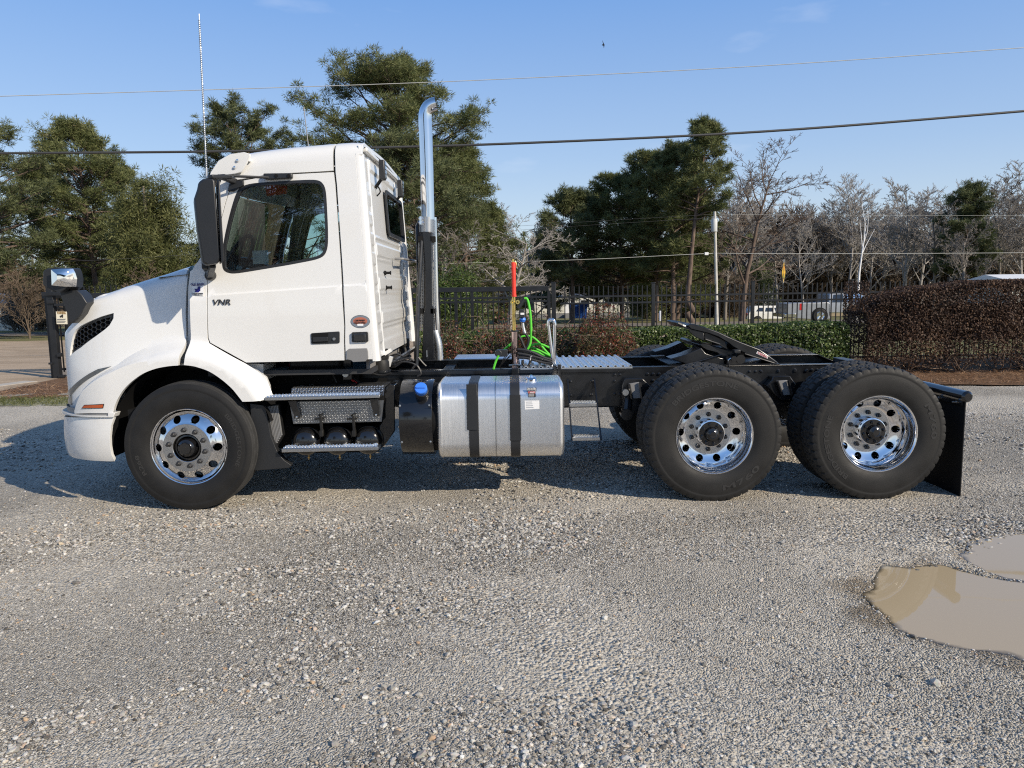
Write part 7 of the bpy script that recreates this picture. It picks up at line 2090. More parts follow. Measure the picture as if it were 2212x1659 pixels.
def bare_data(h, spread, seed, levels=5, r0=.2, kids=(4, 5, 5, 7, 3), upright=.5, tmin=.008, first=.25):
    rnd = np.random.default_rng(seed); T, B = [], []
    def rec(p, d, L, r, lev):
        n = 6 if lev == 0 else 3
        out = T if lev == 0 else B
        pts, dirs = limb(out, p, d, L, r, max(tmin, r * (.25 if lev else .2)), n, rnd, .05 if lev == 0 else .13, .02 * upright)
        if lev >= levels: return
        nk = kids[min(lev, len(kids) - 1)] * (3 if lev == 0 else 1)
        for i in range(nk):
            s = (first if lev == 0 else .25) + (1 - (first if lev == 0 else .25)) * (i + rnd.random()) / nk; k = min(n - 1, int(s * n)); q = pts[k] + (pts[k + 1] - pts[k]) * (s * n - k)
            dd = dirs[k]; side = np.cross(dd, rnd.normal(size=3)); side /= np.linalg.norm(side)
            a = rad(rnd.uniform(28, 62)) * (spread if lev == 0 else 1); nd = dd * math.cos(a) + side * math.sin(a); nd[2] += upright * .45; nd /= np.linalg.norm(nd)
            LL = L * rnd.uniform(.30, .52) * ((1.25 - .6 * s) if lev == 0 else 1)
            rec(q, nd, LL, max(tmin, r * (1 - .6 * s) * .5), lev + 1)
    rec(np.zeros(3), np.array([0, 0, 1.]), h, r0, 0)
    kz = h / max([a[5] for a in T + B]) if h > 1.5 else 1
    T, B = [[(a[0], a[1], a[2] * kz, a[3], a[4], a[5] * kz, a[6], a[7]) for a in Q_] for Q_ in (T, B)]
    return T, B, None
def bare_at(u, Y, v, seed, label, m='twig', name='bare_tree', **k):
    h = top_h(u, v, Y); tm = .012 * Y / 60
    return grow_tree(name, ground_at(u, Y), bare_data(h, k.pop('spread', 1.0), seed, tmin=tm, **k), M[m], None, label, 'bare tree', 'leafless trees beyond the fence')
bare_at(1152, 70, 428, 31, 'pale bare conical tree standing alone left of the dark pine clump', 'twig_pale', upright=.25, levels=4, r0=.2, spread=1.0)
bare_at(1603, 60, 292, 32, 'tall bare tree with dark twisted limbs, next right of the tall slim pine', 'bark', upright=.35, levels=4, r0=.24, first=.25, spread=1.2, kids=(5, 5, 5, 6))
bare_at(1565, 70, 420, 33, 'dark trunked bare tree behind the utility pole', 'twig', levels=4)
bare_at(1948, 82, 382, 34, 'wide rounded bare tree in the group at right', 'twig_pale', upright=.7, levels=4, r0=.25, spread=.9, kids=(5, 6, 5, 7))
bare_at(1735, 92, 452, 35, 'first bare tree left of the yellow sign line, standing against the pale sky', 'twig_pale', upright=.8, levels=4)
bare_at(1680, 96, 468, 36, 'slender bare tree above the white shed', 'twig_pale', upright=.8, levels=4)
bare_at(1790, 100, 460, 37, 'thin bare tree right of the yellow diamond sign', 'twig_pale', upright=.8, levels=4)
bare_at(1870, 95, 430, 38, 'bare tree just right of the white dead trunk', 'twig_pale', upright=.8, levels=4)
bare_at(2015, 78, 425, 39, 'bare tree in front of the round crown, left of the lone pine', 'twig', upright=.6, levels=4)
bare_at(2150, 76, 372, 51, 'dense bare tree right of the lone pine', 'twig', upright=.8, levels=4, kids=(5, 6, 5, 7))
bare_at(2205, 80, 345, 52, 'tallest bare tree, cut by the right edge', 'twig_pale', upright=.9, levels=4, kids=(5, 6, 5, 7))
bare_at(2260, 72, 360, 53, 'bare tree just outside the right edge', 'twig', upright=.8, levels=4)
bare_at(2075, 70, 470, 54, 'low bare tree below the lone pine', 'twig', upright=.6, levels=4)
bare_at(1100, 46, 470, 55, 'spindly bare tree reaching over the gate behind the stack', 'twig_pale', upright=.1, levels=4, spread=1.3)
bare_at(960, 40, 455, 56, 'vine-tangled bare tree right behind the exhaust stack', 'twig', upright=.2, levels=4, spread=1.3)
bare_at(1848, 62, 428, 57, 'white dead trunk standing upright above the pickup', 'decal_white', name='dead_tree', levels=1, kids=(2, 1), r0=.14, spread=.5, first=.5)
srcs = [o for o in C.objects if o.name.startswith('bare_tree') and o.type == 'EMPTY']
r_ = np.random.default_rng(91)
for i, u in enumerate(np.linspace(1575, 2230, 17)):
    Y = r_.uniform(88, 108); s0 = srcs[(3, 4, 5, 6, 7, 9, 10)[i % 7]]; hh_ = 60 * Y / FOC; k = r_.uniform(1.0, 1.28)
    copy_tree(s0, None, loc=ground_at(u + r_.uniform(-15, 15), Y), rot=(0, 0, r_.uniform(0, 6)), scale=(k, k, k), label='leafless tree in the dense back row of bare trees at the right', group='back row of bare trees')
# shrubs along the left
bare_at(62, 44, 545, 58, 'large brown leafless crape myrtle behind the dirt road at far left', 'brush', name='bare_shrub', upright=.9, levels=4, r0=.06, first=.02, kids=(9, 5, 4, 4), spread=.6)
bare_at(-20, 40, 560, 59, 'brown leafless shrub cut by the left edge', 'brush', name='bare_shrub', upright=.9, levels=4, r0=.06, first=.02, kids=(9, 5, 4, 4), spread=.6)
bare_at(120, 46, 585, 60, 'smaller leafless shrub just left of the hood mirror', 'brush', name='bare_shrub', upright=.9, levels=4, r0=.05, first=.02, kids=(8, 5, 4, 4), spread=.6)
bare_at(330, 44, 560, 61, 'reddish brown leafless shrub rising above the hood line', 'brush', name='bare_shrub', upright=.9, levels=4, r0=.05, first=.02, kids=(9, 5, 4, 4), spread=.7)

# undergrowth: one tangled mass of brush between and behind the trees
def merge_copies(data, places, seed):
    V0, F0 = data; r = np.random.default_rng(seed); Vs, Fs = [], []
    for i, (x, y, z, s, sz_) in enumerate(places):
        a = r.random() * 6.28; R = np.array([[math.cos(a), -math.sin(a), 0], [math.sin(a), math.cos(a), 0], [0, 0, 1]])
        Vs.append((V0 * np.array([s, s, sz_])) @ R.T + np.array([x, y, z])); Fs.append(F0 + i * len(V0))
    return np.concatenate(Vs), np.concatenate(Fs)
def brush_unit(seed, tmin=.02, levels=3, kids=(12, 5, 4)):
    B = []
    for k in range(5):
        rr_ = np.random.default_rng(seed + k)
        T_, B_, _ = bare_data(1.0, 1.0, seed + k, levels=levels, r0=.02, kids=kids, upright=.5, tmin=tmin / 4, first=.05)
        off = np.array([*(rr_.normal(size=2) * .25), 0, *([0] * 5)]); o3 = off[:3]
        for s in T_ + B_: B.append((*(np.array(s[:3]) + o3), *(np.array(s[3:6]) + o3), s[6], s[7]))
    return segs_mesh(B, 3)
bu = brush_unit(70)
r_ = np.random.default_rng(5)
pl = []
for i in range(95):
    u = r_.uniform(930, 2330); Y = r_.uniform(100, 125); q = ground_at(u, Y); s = r_.uniform(4.5, 7.5) * (1.15 if u > 1560 else .9); pl.append((q.x, Y, q.z - .3, s, s * r_.uniform(.9, 1.5)))
for i in range(16):
    u = r_.uniform(1440, 1610); Y = r_.uniform(80, 92); q = ground_at(u, Y); s = r_.uniform(3, 4.5); pl.append((q.x, Y, q.z - .3, s, s * r_.uniform(.9, 1.2)))
V, F = merge_copies(bu, pl, 6)
o = finish(np_mesh('undergrowth', V, F), 'undergrowth', M['brush'], None, sharp=0); tag(o, 'tangled brown winter undergrowth under the trees beyond the street', 'undergrowth', kind='stuff')
pl = []
for i in range(60):
    u = r_.uniform(-80, 1500); Y = r_.uniform(62, 95)
    if 1060 < u < 1480: continue
    q = ground_at(u, Y); s = r_.uniform(2.5, 4.5); pl.append((q.x, Y, q.z - .3, s, s * r_.uniform(.8, 1.2)))
V, F = merge_copies(bu, pl, 7)
o = finish(np_mesh('undergrowth', V, F), 'undergrowth', M['twig'], None, sharp=0); tag(o, 'dry brush along the far side of the street behind the truck', 'undergrowth', kind='stuff')
# far wood
r_ = np.random.default_rng(9); nC = 6500
uu = r_.uniform(-250, 2500, nC); YY = r_.uniform(132, 190, nC)
hh = (5.0 + 7.5 * vnoise(uu * .012 + 30, uu * 0 + 2, 12, 4)); hh = np.where(uu < 1600, hh * 1.15, hh)
X = (uu - 1106) / FOC * YY; Zc = -2.4 + hh * r_.random(nC) ** .8
V, F, t = tuft_mesh(np.stack([X, YY, Zc], 1), np.full(nC, 1.3), 26, .95, .26, 10, up=.1, flat=1)
fol = fol_obj('far_woods', V, F, t * .8, M['needles_dark'], None); tag(fol, 'distant line of mixed woods closing the view', 'woods')
V, F = segs_mesh([(x, y, -2.4, x + r_.normal() * .6, y, -2.4 + h * 1.25, .14, .05) for x, y, h in zip(X[:900], YY[:900] - 6, hh[:900])], 3)
o = finish(np_mesh('far_trunks', V, F), 'far_trunks', M['bark_pale'], None, sharp=0); tag(o, 'thin pale trunks of the distant woods', 'woods', kind='stuff')

# ---- hedges, nandinas
def hedge_leaves(x0, x1, y0, y1, zf0, ztopf, n, ln, wd, seed, low=0.0, sparse_low=0.0):
    r = np.random.default_rng(seed); w = x1 - x0
    u = r.random(n); x = x0 + u * w; k = r.random(n)
    zt_ = ztopf(x); lay = r.random(n) ** 1.6 * .16
    front = k < .62; topm = (k >= .62) & (k < .92)
    z = np.where(front, low + (zt_ - low) * r.random(n), zt_); y = np.where(front, y0, y0 + (y1 - y0) * r.random(n))
    end = k >= .92; x = np.where(end, np.where(r.random(n) < .5, x0, x1), x); z = np.where(end, low + (zt_ - low) * r.random(n), z); y = np.where(end, y0 + (y1 - y0) * r.random(n), y)
    bulge = (vnoise(x * 1.6 + 20, z * 1.6 + 20, seed, 4) - .5) * .22
    N = np.zeros((n, 3)); N[front] = (0, -1, .35); N[topm] = (0, -.2, 1); N[end] = (1, 0, .2)
    rc = np.clip((z - (zt_ - .14)) / .14, 0, 1) ** 2 * .10
    y = np.where(front, y + lay - bulge + rc, y); z = np.where(topm, z - lay * .8 + bulge * .6 - np.clip(.12 - (y - y0), 0, .12) * .6, z)
    P_ = np.stack([x, y, z], 1)
    if sparse_low:
        keep = r.random(n) < np.clip((z - low) / sparse_low, .12, 1); P_, N = P_[keep], N[keep]
    tint = np.clip(r.random(len(P_)) ** 1.2 * .75 + np.clip(vnoise(P_[:, 0] * 3 + 5, P_[:, 2] * 3 + 5, seed + 4, 3) - .3, 0, 1) * .4, 0, 1)
    return P_, N, tint
YH = 13.9
hx0, hx1 = S('V', 900, 760, YH).x, S('V', 1834, 760, YH).x
zt_a, zt_b = S('V', 1000, 722, YH + .3).z, S('V', 1750, 698, YH + .3).z
hg = empty('hedge', ((hx0 + hx1) / 2, YH, 0), 'low clipped green hedge running along the black fence behind the truck frame', 'hedge')
P_, N_h, tt_ = hedge_leaves(hx0, hx1, YH, YH + .9, 0, lambda x: zt_a + (zt_b - zt_a) * (x - hx0) / (hx1 - hx0) + (vnoise(x * 2.5 + 9, x * 0 + 1, 3) - .5) * .06, 52000, .055, .028, 31, low=.03)
V, F, t = leaf_mesh(P_, N_h, .055, .030, 32, tt_); o = fol_obj('leaves', V, F, t, M['hedge'], None); o.parent = hg; o.location = -WLOC[hg.name]
mb = MB(); mb.box(hx0 + .12, hx1 - .12, YH + .16, YH + .74, .05, zt_a - .14); mb.build('shade_core', M['cane'] if False else mat('shaded_inner_wood', (.03, .028, .018), .9), hg, smooth=False)  # solid dark box, coloured as the shade deep inside the leaves
YR2 = 14.0
rx0, rx1 = S('V', 1852, 760, YR2).x + .18, 13.2
rh = empty('hedge', ((rx0 + rx1) / 2, YR2, 0), 'tall purple-brown hedge at the right in front of the fence', 'hedge')
zr_ = lambda x: np.interp(x, [rx0, rx0 + .25, rx0 + .6, rx0 + 1.2, rx0 + 2.2, 20], [1.18, 1.38, 1.50, 1.62, 1.72, 1.74]) + (vnoise(x * 2 + 9, x * 0 + 1, 13) - .5) * .07
P_, N_h, tt_ = hedge_leaves(rx0, rx1, YR2, YR2 + 1.1, 0, zr_, 115000, .06, .032, 33, low=.16, sparse_low=.55)
V, F, t = leaf_mesh(P_, N_h, .040, .025, 34, tt_ * .95); o = fol_obj('leaves', V, F, t, M['redhedge'], None); o.parent = rh; o.location = -WLOC[rh.name]
r_ = np.random.default_rng(77); B = []
for k in range(26):
    p = np.array([r_.uniform(rx0 + .2, rx1), YR2 + r_.uniform(.2, .8), 0.0])
    for j in range(9):
        d = np.array([r_.normal() * .8, r_.normal() * .5 - .15, 1.0 if j < 5 else .25]); d /= np.linalg.norm(d)
        pts, ds = limb(B, p.copy(), d, r_.uniform(.4, 1.1), .014, .004, 5, r_, .22)
        for q in pts[2::2]:
            d2 = r_.normal(size=3); d2[2] = abs(d2[2]) * .4; d2 /= np.linalg.norm(d2); limb(B, q.copy(), d2, r_.uniform(.1, .35), .006, .003, 2, r_, .2)
V, F = segs_mesh(B, 4); o = finish(np_mesh('stems', V, F), 'stems', M['cane'], None, sharp=0, kind='stuff'); o.parent = rh; o.location = -WLOC[rh.name]
mb = MB(); mb.box(rx0 + .35, rx1 - .1, YR2 + .3, YR2 + .8, .62, 1.28); mb.build('shade_core', mat('shaded_inner_twigs', (.022, .014, .012), .9), rh, smooth=False)  # solid near-black box standing in for the hedge's inner shade

def nandina(u, vtop, wpx, Y, seed, label, n=3200):
    q = S('V', u, 790, Y); h = S('V', u, vtop, Y).z; w = wpx * Y / FOC
    t_ = empty('nandina_bush', (q.x, Y, 0), label, 'shrub', 'red-leaved shrubs in front of the green hedge'); r = np.random.default_rng(seed); B = []; tips = []
    for k in range(14):
        p = np.array([r.normal() * w * .16, r.normal() * .12, 0]); d = np.array([r.normal() * .28, r.normal() * .2, 1]); d /= np.linalg.norm(d)
        pts, ds = limb(B, p, d, h * r.uniform(.6, .98), .009, .004, 6, r, .10); tips += pts[2:]
        for z_ in pts[3:]:
            for j in range(3):
                d2 = r.normal(size=3); d2[2] *= .5; d2 /= np.linalg.norm(d2); pp, _ = limb(B, z_.copy(), d2, r.uniform(.12, .35) * min(1, w), .004, .002, 2, r, .1); tips += pp
    V, F = segs_mesh(B, 4); o = finish(np_mesh('canes', V, F), 'canes', M['cane'], None, sharp=0, kind='stuff'); o.parent = t_
    tips = np.array(tips); idx = r.integers(0, len(tips), n); P_ = tips[idx] + r.normal(size=(n, 3)) * np.array([.11, .10, .09]); P_[:, 0] = np.clip(P_[:, 0], -w / 2, w / 2); P_[:, 2] = np.clip(P_[:, 2], .06, h * np.sqrt(np.clip(1.02 - (P_[:, 0] / (w / 2)) ** 2 * .75, .2, 1)) - .04 * r.random(n))
    tn = np.clip(r.random(n) * .75 + (vnoise(P_[:, 0] * 3 + 8, P_[:, 2] * 3 + 8, seed, 2)) * .45 - .08, 0, 1)
    V, F, t = leaf_mesh(P_, np.tile([0, -.5, .6], (n, 1)), .055, .018, seed, tn, 1.0); fol_obj('leaves', V, F, t, M['nandina'], t_)
nandina(972, 676, 70, 13.3, 101, 'reddish shrub directly right of the stack base', 3400)
nandina(1085, 662, 85, 13.4, 102, 'thin twiggy red shrub left of the red hose pole', 1900)
nandina(1035, 705, 60, 13.3, 107, 'low red shrub between two taller ones behind the hose pole', 700)
nandina(1160, 662, 80, 13.3, 103, 'red shrub behind the green cable loops', 3800)
nandina(1222, 694, 75, 13.3, 104, 'low dark red shrub right of the chrome loop', 3000)
nandina(1305, 656, 125, 13.2, 105, 'biggest rounded red and green shrub, in front of the blue dumpster', 9000)
nandina(1375, 735, 60, 13.3, 106, 'small red shrub at the foot of the biggest one', 1200)
# straw and grass on the bed
r_ = np.random.default_rng(55); n = 16000
X = r_.uniform(-9.2, 12.5, n); Y = 12.55 + 1.9 * r_.random(n) ** 1.2; P_ = np.stack([X, Y, .03 + .02 * r_.random(n)], 1)
V, F, t = leaf_mesh(P_, np.tile([0, 0, 1.], (n, 1)), .16, .007, 56, r_.random(n), .25)
M['straw'] = foliage_mat('straw_needles', [(0, (.14, .065, .03)), (.5, (.30, .17, .09)), (1, (.46, .30, .18))], .1)
o = fol_obj('pine_straw', V, F, t, M['straw'], None); tag(o, 'loose brown pine straw spread over the bed along the fence', 'pine straw')
n = 1200; X = r_.uniform(-9, -5.6, n); Y = r_.uniform(11.8, 12.7, n)
V, F, t = tuft_mesh(np.stack([X, Y, np.full(n, .02)], 1), np.full(n, .02), 4, .05, .008, 57, up=1.2)
o = fol_obj('grass_blades', V, F, t, M['oakleaf'], None); tag(o, 'short sparse green grass at the edge of the gravel on the left', 'grass')

# ================================================================ FENCE, GATE, STREET FURNITURE
M['fence'] = mat('black_painted_steel', (.014, .015, .017), .38, var=.25, var_scale=6)
YF = 16.5
def fz(v, u=1500): return S('V', u, v, YF).z
fx0 = S('V', 1210, 650, YF).x; fx1 = 15.0
fence = empty('metal_fence', ((fx0 + fx1) / 2, YF, 0), 'black steel picket fence behind the hedges, right of the gate', 'fence')
zt1, zt2 = 1.50, 1.36; zb1 = .12
pk = MB().box(-.010, .010, -.010, .010, .02, 1.72); 
me0 = pk.build('picket', M['fence'], fence, smooth=False); me0.location = (fx0 + .10 - WLOC[fence.name].x, 0, 0)
def fence_v(x): return 0.0
xs_p = np.arange(fx0 + .20, fx1, .1035)
for x in xs_p:
    o = bpy.data.objects.new('picket', me0.data); C.objects.link(o); o.parent = fence; o.location = (x - WLOC[fence.name].x, 0, 0)
for z in (zt1, zt2, zb1):
    mb = MB(); mb.box(fx0, fx1, YF - .02, YF + .02, z - .018, z + .018); mb.build('rail', M['fence'], fence)
posts = [S('V', u, 640, YF).x for u in (1196, 1411, 1626, 1838)]; pitch_ = posts[3] - posts[2]
posts += [posts[3] + pitch_ * k for k in (1, 2, 3)]
for k, x in enumerate(posts):
    w_ = .045 if k == 0 else .034
    mb = MB(); mb.box(x - w_, x + w_, YF - w_ - .001, YF + w_, 0, 1.80 if k == 0 else 1.76); mb.box(x - w_ - .008, x + w_ + .008, YF - w_ - .009, YF + w_ + .008, 1.80 if k == 0 else 1.76, 1.82 if k == 0 else 1.78); mb.build('post', M['fence'], fence, bevel=.003)
# gate
YG = 16.15
g0, g1 = S('V', 108, 700, YG).x, S('V', 1186, 700, YG).x
gt_ = empty('sliding_gate', ((g0 + g1) / 2, YG, 0), 'long black steel sliding gate passing behind the truck cab', 'gate')
L0 = WLOC[gt_.name].x
zg = S('V', 1100, 628, YG).z; zg0 = S('V', 230, 634, YG).z
zg = (zg + zg0) / 2
mb = MB(); mb.box(g0 - .1, g1, YG - .04, YG + .04, zg - .05, zg + .05); mb.build('top_beam', M['fence'], gt_, bevel=.004)
for z in (zg - .26, zg - .18, .16): 
    mb = MB(); mb.box(g0, g1, YG - .022, YG + .022, z - .02, z + .02); mb.build('rail', M['fence'], gt_)
pk = MB().box(-.011, .011, -.011, .011, .1, zg + .0); p0 = pk.build('picket', M['fence'], gt_, smooth=False); p0.location.x = g0 + .1 - L0
np_ = int((g1 - g0 - .1) / .112)
for k in range(1, np_):
    o = bpy.data.objects.new('picket', p0.data); C.objects.link(o); o.parent = gt_; o.location = (g0 + .1 + k * .112 - L0, 0, 0)
tipm = MB().box(-.010, .010, -.010, .010, zg + .052, zg + .20); p1 = tipm.build('picket_tip', M['fence'], gt_, smooth=False); p1.location.x = g0 + .1 - L0
for k in range(1, np_):
    if k * .112 + g0 > -5.5: break
    o = bpy.data.objects.new('picket_tip', p1.data); C.objects.link(o); o.parent = gt_; o.location = (g0 + .1 + k * .112 - L0, 0, 0)
for u in (985, 1020, 1186):
    x = S('V', u, 660, YG).x; mb = MB(); mb.box(x - .032, x + .032, YG - .03, YG + .03, .05, zg - .05); mb.build('upright', M['fence'], gt_)
for (a, b) in (((945, 760), (1022, 655)), ((1128, 712), (1186, 652))):
    mb = MB(); p, q = S('V', *a, YG - .03), S('V', *b, YG - .03); mb.beam(p, q, .03, .04, up=Vector((0, 1, 0))); mb.build('brace', M['fence'], gt_)
gp = empty('gate_post', (S('V', 112, 700, 15.8).x, 15.8, 0), 'black steel gate post with roller guides at the left end of the gate', 'post')
for (a, b, dz, dy) in (((262, 325), (335, 325), 1430, 0), ((205, 418), (262, 418), 1395, .12), ((395, 570), (435, 570), 1400, .25)):
    p, q = S('M', *a, 15.8), S('M', *b, 15.8); mb = MB(); mb.box(p.x, q.x, 15.8 + dy - .06, 15.8 + dy + .06, 0.0, p.z); mb.build('post_tube', M['fence'], gp, bevel=.004)
for (x0_, y0_, x1_, y1_) in ((205, 418, 440, 455), (262, 505, 350, 548), (350, 550, 480, 575), (380, 1120, 425, 1160), (285, 1228, 330, 1250), (395, 1370, 460, 1400)):
    p, q = S('M', x0_, y0_, 15.72), S('M', x1_, y1_, 15.72); mb = MB(); mb.box(p.x, q.x, 15.70, 15.80, q.z, p.z); mb.build('roller_bracket', M['fence'], gp, bevel=.004)
sg = empty('warning_sign', S('W', 930, 950, 15.62), 'small cream warning sign hanging on the gate at left', 'sign')
mb = MB(); q = [S('W', x, y, 15.62) for x, y in [(545, 520), (1300, 525), (1340, 1395), (600, 1390)]]
mb.add(q + [v + Vector((0, .006, 0)) for v in q], [(0, 1, 2, 3), (7, 6, 5, 4), (0, 4, 5, 1), (1, 5, 6, 2), (2, 6, 7, 3), (3, 7, 4, 0)]); mb.build('sign_panel', mat('cream_panel', (.75, .70, .55), .5), sg, smooth=False)
flat_text('sign_heading', 'WARNING', S('W', 620, 612, 15.616), S('W', 1230, 612, 15.616), .055, mat('ochre_print', (.35, .2, .04), .6), sg)
mb = MB()
mb.prism(xz('W', [(960, 720), (1030, 740), (1040, 830), (1030, 940), (985, 930), (975, 830)], 15.612), 15.61, 15.614); mb.prism(xz('W', [(820, 820), (880, 800), (940, 760), (960, 860), (900, 960), (870, 900), (825, 870)], 15.612), 15.61, 15.614)
mb.build('sign_pictogram', M['decal_black'], sg, smooth=False)
for k, y in enumerate((1035, 1090, 1200, 1260)):
    mb = MB(); p, q = S('W', 625, y, 15.612), S('W', 1230 if k % 2 == 0 else 1160, y + 14, 15.612); mb.box(p.x, q.x, 15.612, 15.614, q.z, p.z); mb.build('sign_line', M['grey_plastic'], sg, smooth=False)

# cables overhead
def cable(name, pts, Y, r, m, label, Y2=None, sm=8):
    n = len(pts); mb = MB()
    P_ = [S('V', u, v, Y + ((Y2 or Y) - Y) * i / (n - 1)) for i, (u, v) in enumerate(pts)]
    mb.tube(P_, r, 6, smooth=sm); o = mb.build(name, m, None, sharp=0); tag(o, label, 'cable'); return o
M['cable'] = mat('weathered_cable', (.05, .05, .05), .6); M['wire'] = mat('aluminium_wire', (.45, .45, .42), .5)
cable('overhead_cable', [(-400, 332), (0, 331), (440, 327.5), (690, 322), (1106, 310), (1650, 284), (2212, 240), (2500, 214)], 19, .030, M['cable'], 'thick black cable crossing the whole sky just above the cab roof')
cable('overhead_wire', [(-400, 222), (0, 208), (700, 186), (1106, 170), (1650, 142), (2212, 103), (2500, 82)], 24, .011, M['wire'], 'thin grey wire highest in the sky')
PYY = 50
cable('overhead_wire', [(900, 573), (950, 570), (1250, 561), (1540, 547)], PYY, .017, M['wire'], 'pale wire running left from the utility pole at mid height')
cable('overhead_wire', [(1540, 547), (1800, 548), (2212, 546), (2400, 543)], PYY, .017, M['wire'], 'pale wire running right from the utility pole')
cable('overhead_wire', [(940, 500), (1250, 480), (1540, 463)], PYY, .008, M['cable'], 'uppermost thin wire on the left of the utility pole top')
cable('overhead_wire', [(940, 510), (1250, 488), (1540, 470)], PYY, .008, M['cable'], 'thin wire just below the uppermost one left of the pole')
cable('overhead_wire', [(1540, 463), (1900, 465), (2400, 466)], PYY, .007, M['wire'], 'faint wire from the pole top to the right across the bare trees')
cable('overhead_wire', [(100, 566), (250, 560), (440, 548)], 40, .009, M['cable'], 'thin wire in front of the pines at the left')
# utility pole
pb, pt_ = ground_at(1549, PYY), S('V', 1544, 457, PYY)
up_ = empty('utility_pole', pb, 'tall pale utility pole with a transformer can behind the fence', 'utility pole')
mb = MB(); mb.tube([pb, pt_], [.11, .085], 12); mb.build('pole', mat('pale_concrete_pole', (.52, .50, .46), .8, var=.15), up_)
c = S('V', 1543, 485, PYY - .2); mb = MB(); mb.lathe([(0, -.45), (.18, -.45), (.19, -.42), (.19, .3), (.17, .35), (0, .36)], 'Z', 16, c); mb.build('transformer', mat('pale_grey_paint', (.55, .56, .55), .5), up_)
mb = MB(); mb.lathe([(.03, .33), (.03, .5), (0, .52)], 'Z', 8, c + Vector((-.1, 0, 0))); mb.build('insulator', M['grey_plastic'], up_)
c = S('V', 1528, 548, PYY); mb = MB(); mb.box(c.x - .18, c.x + .06, PYY - .06, PYY + .06, c.z - .09, c.z + .09); mb.build('splice_box', M['decal_white'], up_, bevel=.01)
# diamond sign
YD = 40
ds = empty('traffic_sign', ground_at(1692, YD), 'yellow diamond signal-ahead sign seen nearly edge-on above the fence', 'traffic sign')
c = S('V', 1693, 588, YD); R = Matrix.Rotation(rad(62), 3, 'Z')
mb = MB(); h = .535
fr4 = [Vector((0, -.004, h)), Vector((h, -.004, 0)), Vector((0, -.004, -h)), Vector((-h, -.004, 0))]
vs = [c + R @ v for v in fr4] + [c + R @ (v + Vector((0, .008, 0))) for v in fr4]
mb.add(vs, [(0, 1, 2, 3), (7, 6, 5, 4), (0, 4, 5, 1), (1, 5, 6, 2), (2, 6, 7, 3), (3, 7, 4, 0)]); mb.build('sign_panel', mat('sign_yellow', (.62, .36, .02), .5), ds, smooth=False)
def sd(name, pts, m, off):
    mb = MB(); mb.add([c + R @ Vector((x, off, z)) for x, z in pts], [tuple(range(len(pts)))]); mb.build(name, m, ds, smooth=False)
sd('signal_box', [(-.12, -.36), (.12, -.36), (.12, .36), (-.12, .36)], M['decal_black'], -.008)
for k, cc in ((.22, (.55, .03, .02)), (0, (.8, .45, .03)), (-.22, (.02, .25, .08))):
    sd('signal_disc', [(.085 * math.cos(a), k + .085 * math.sin(a)) for a in np.linspace(0, 6.28, 17)[:-1]], mat('signal_colour', cc, .5), -.012)
mb = MB(); mb.tube([ground_at(1690, YD + .05), c + Vector((0, .05, .65))], .03, 8); mb.build('sign_post', M['steel'], ds)
# white marker post
mb = MB(); c = S('V', 1427, 681, 30); mb.lathe([(0, -.22), (.055, -.22), (.06, .14), (.05, .17), (0, .175)], 'Z', 14, c); o = mb.build('marker_post', M['decal_white'], None); tag(o, 'short white marker post on the grass behind the fence', 'marker post')

# ---- trailer home, dumpster, sheds
def house(name, loc, wx, wy, h, roof, label, wall, wins, rotz=0.0, skirt=0.0, rm=None):
    t = empty(name, loc, label, 'building'); t.rotation_euler = (0, 0, rotz); x, y, z = loc
    mb = MB(); mb.box(x - wx / 2, x + wx / 2, y, y + wy, z + skirt, z + h); mb.build('wall', wall, t, bevel=.01, smooth=False)
    mb = MB(); hw = wx / 2 + .2
    if roof > 0: 
        mb.add([(x - hw, y - .2, z + h), (x + hw, y - .2, z + h), (x + hw, y + wy / 2, z + h + roof), (x - hw, y + wy / 2, z + h + roof), (x - hw, y + wy + .2, z + h), (x + hw, y + wy + .2, z + h)], [(0, 1, 2, 3), (3, 2, 5, 4), (0, 3, 4), (1, 5, 2), (0, 4, 5, 1)])
        mb.build('roof', rm or M['steel'], t, smooth=False)
    if skirt: mb = MB(); mb.box(x - wx / 2 + .05, x + wx / 2 - .05, y + .05, y + wy - .05, z - .3, z + skirt); mb.build('skirting', M['grey_plastic'], t, smooth=False)
    for (a, b, c_, d) in wins:
        mb = MB(); mb.box(x + a - .05, x + b + .05, y - .05, y + .02, z + c_ - .05, z + d + .05); f = mb.build('window', M['decal_white'], t, smooth=False)
        mb = MB(); mb.box(x + a, x + b, y - .06, y - .052, z + c_, z + d); mb.build('pane', M['dark_lens'], f, smooth=False)
    return t
M['siding'] = mat('cream_siding', (.62, .60, .52), .7, var=.1, var_scale=.6, stretch=(6, 1, 1))
YTn = 97; a, b = S('V', 1108, 690, YTn), S('V', 1361, 690, YTn)
th = house('trailer_home', ((a.x + b.x) / 2, YTn, land_z(YTn)), b.x - a.x, 4.2, S('V', 1300, 640, YTn).z - land_z(YTn), .35, 'long cream trailer home beyond the fence behind the dumpster', M['siding'],
      [(-6.2, -5.4, 1.3, 2.2), (-3.4, -2.4, 1.3, 2.2), (1.2, 2.2, 1.3, 2.2), (4.2, 5.0, 1.3, 2.2)], skirt=.6)
x0_ = (a.x + b.x) / 2; mb = MB(); mb.box(x0_ - .8, x0_ + .1, YTn - .06, YTn, land_z(YTn) + .6, land_z(YTn) + 2.6); dr = mb.build('door', M['decal_white'], th)
mb = MB(); mb.box(x0_ - .9, x0_ + .2, YTn - 1.2, YTn - .1, land_z(YTn), land_z(YTn) + .55); mb.build('porch_step', M['grey_plastic'], th)
YDp = 80; a, b = S('V', 1231, 688, YDp), S('V', 1269, 655, YDp); zz0 = land_z(YDp)
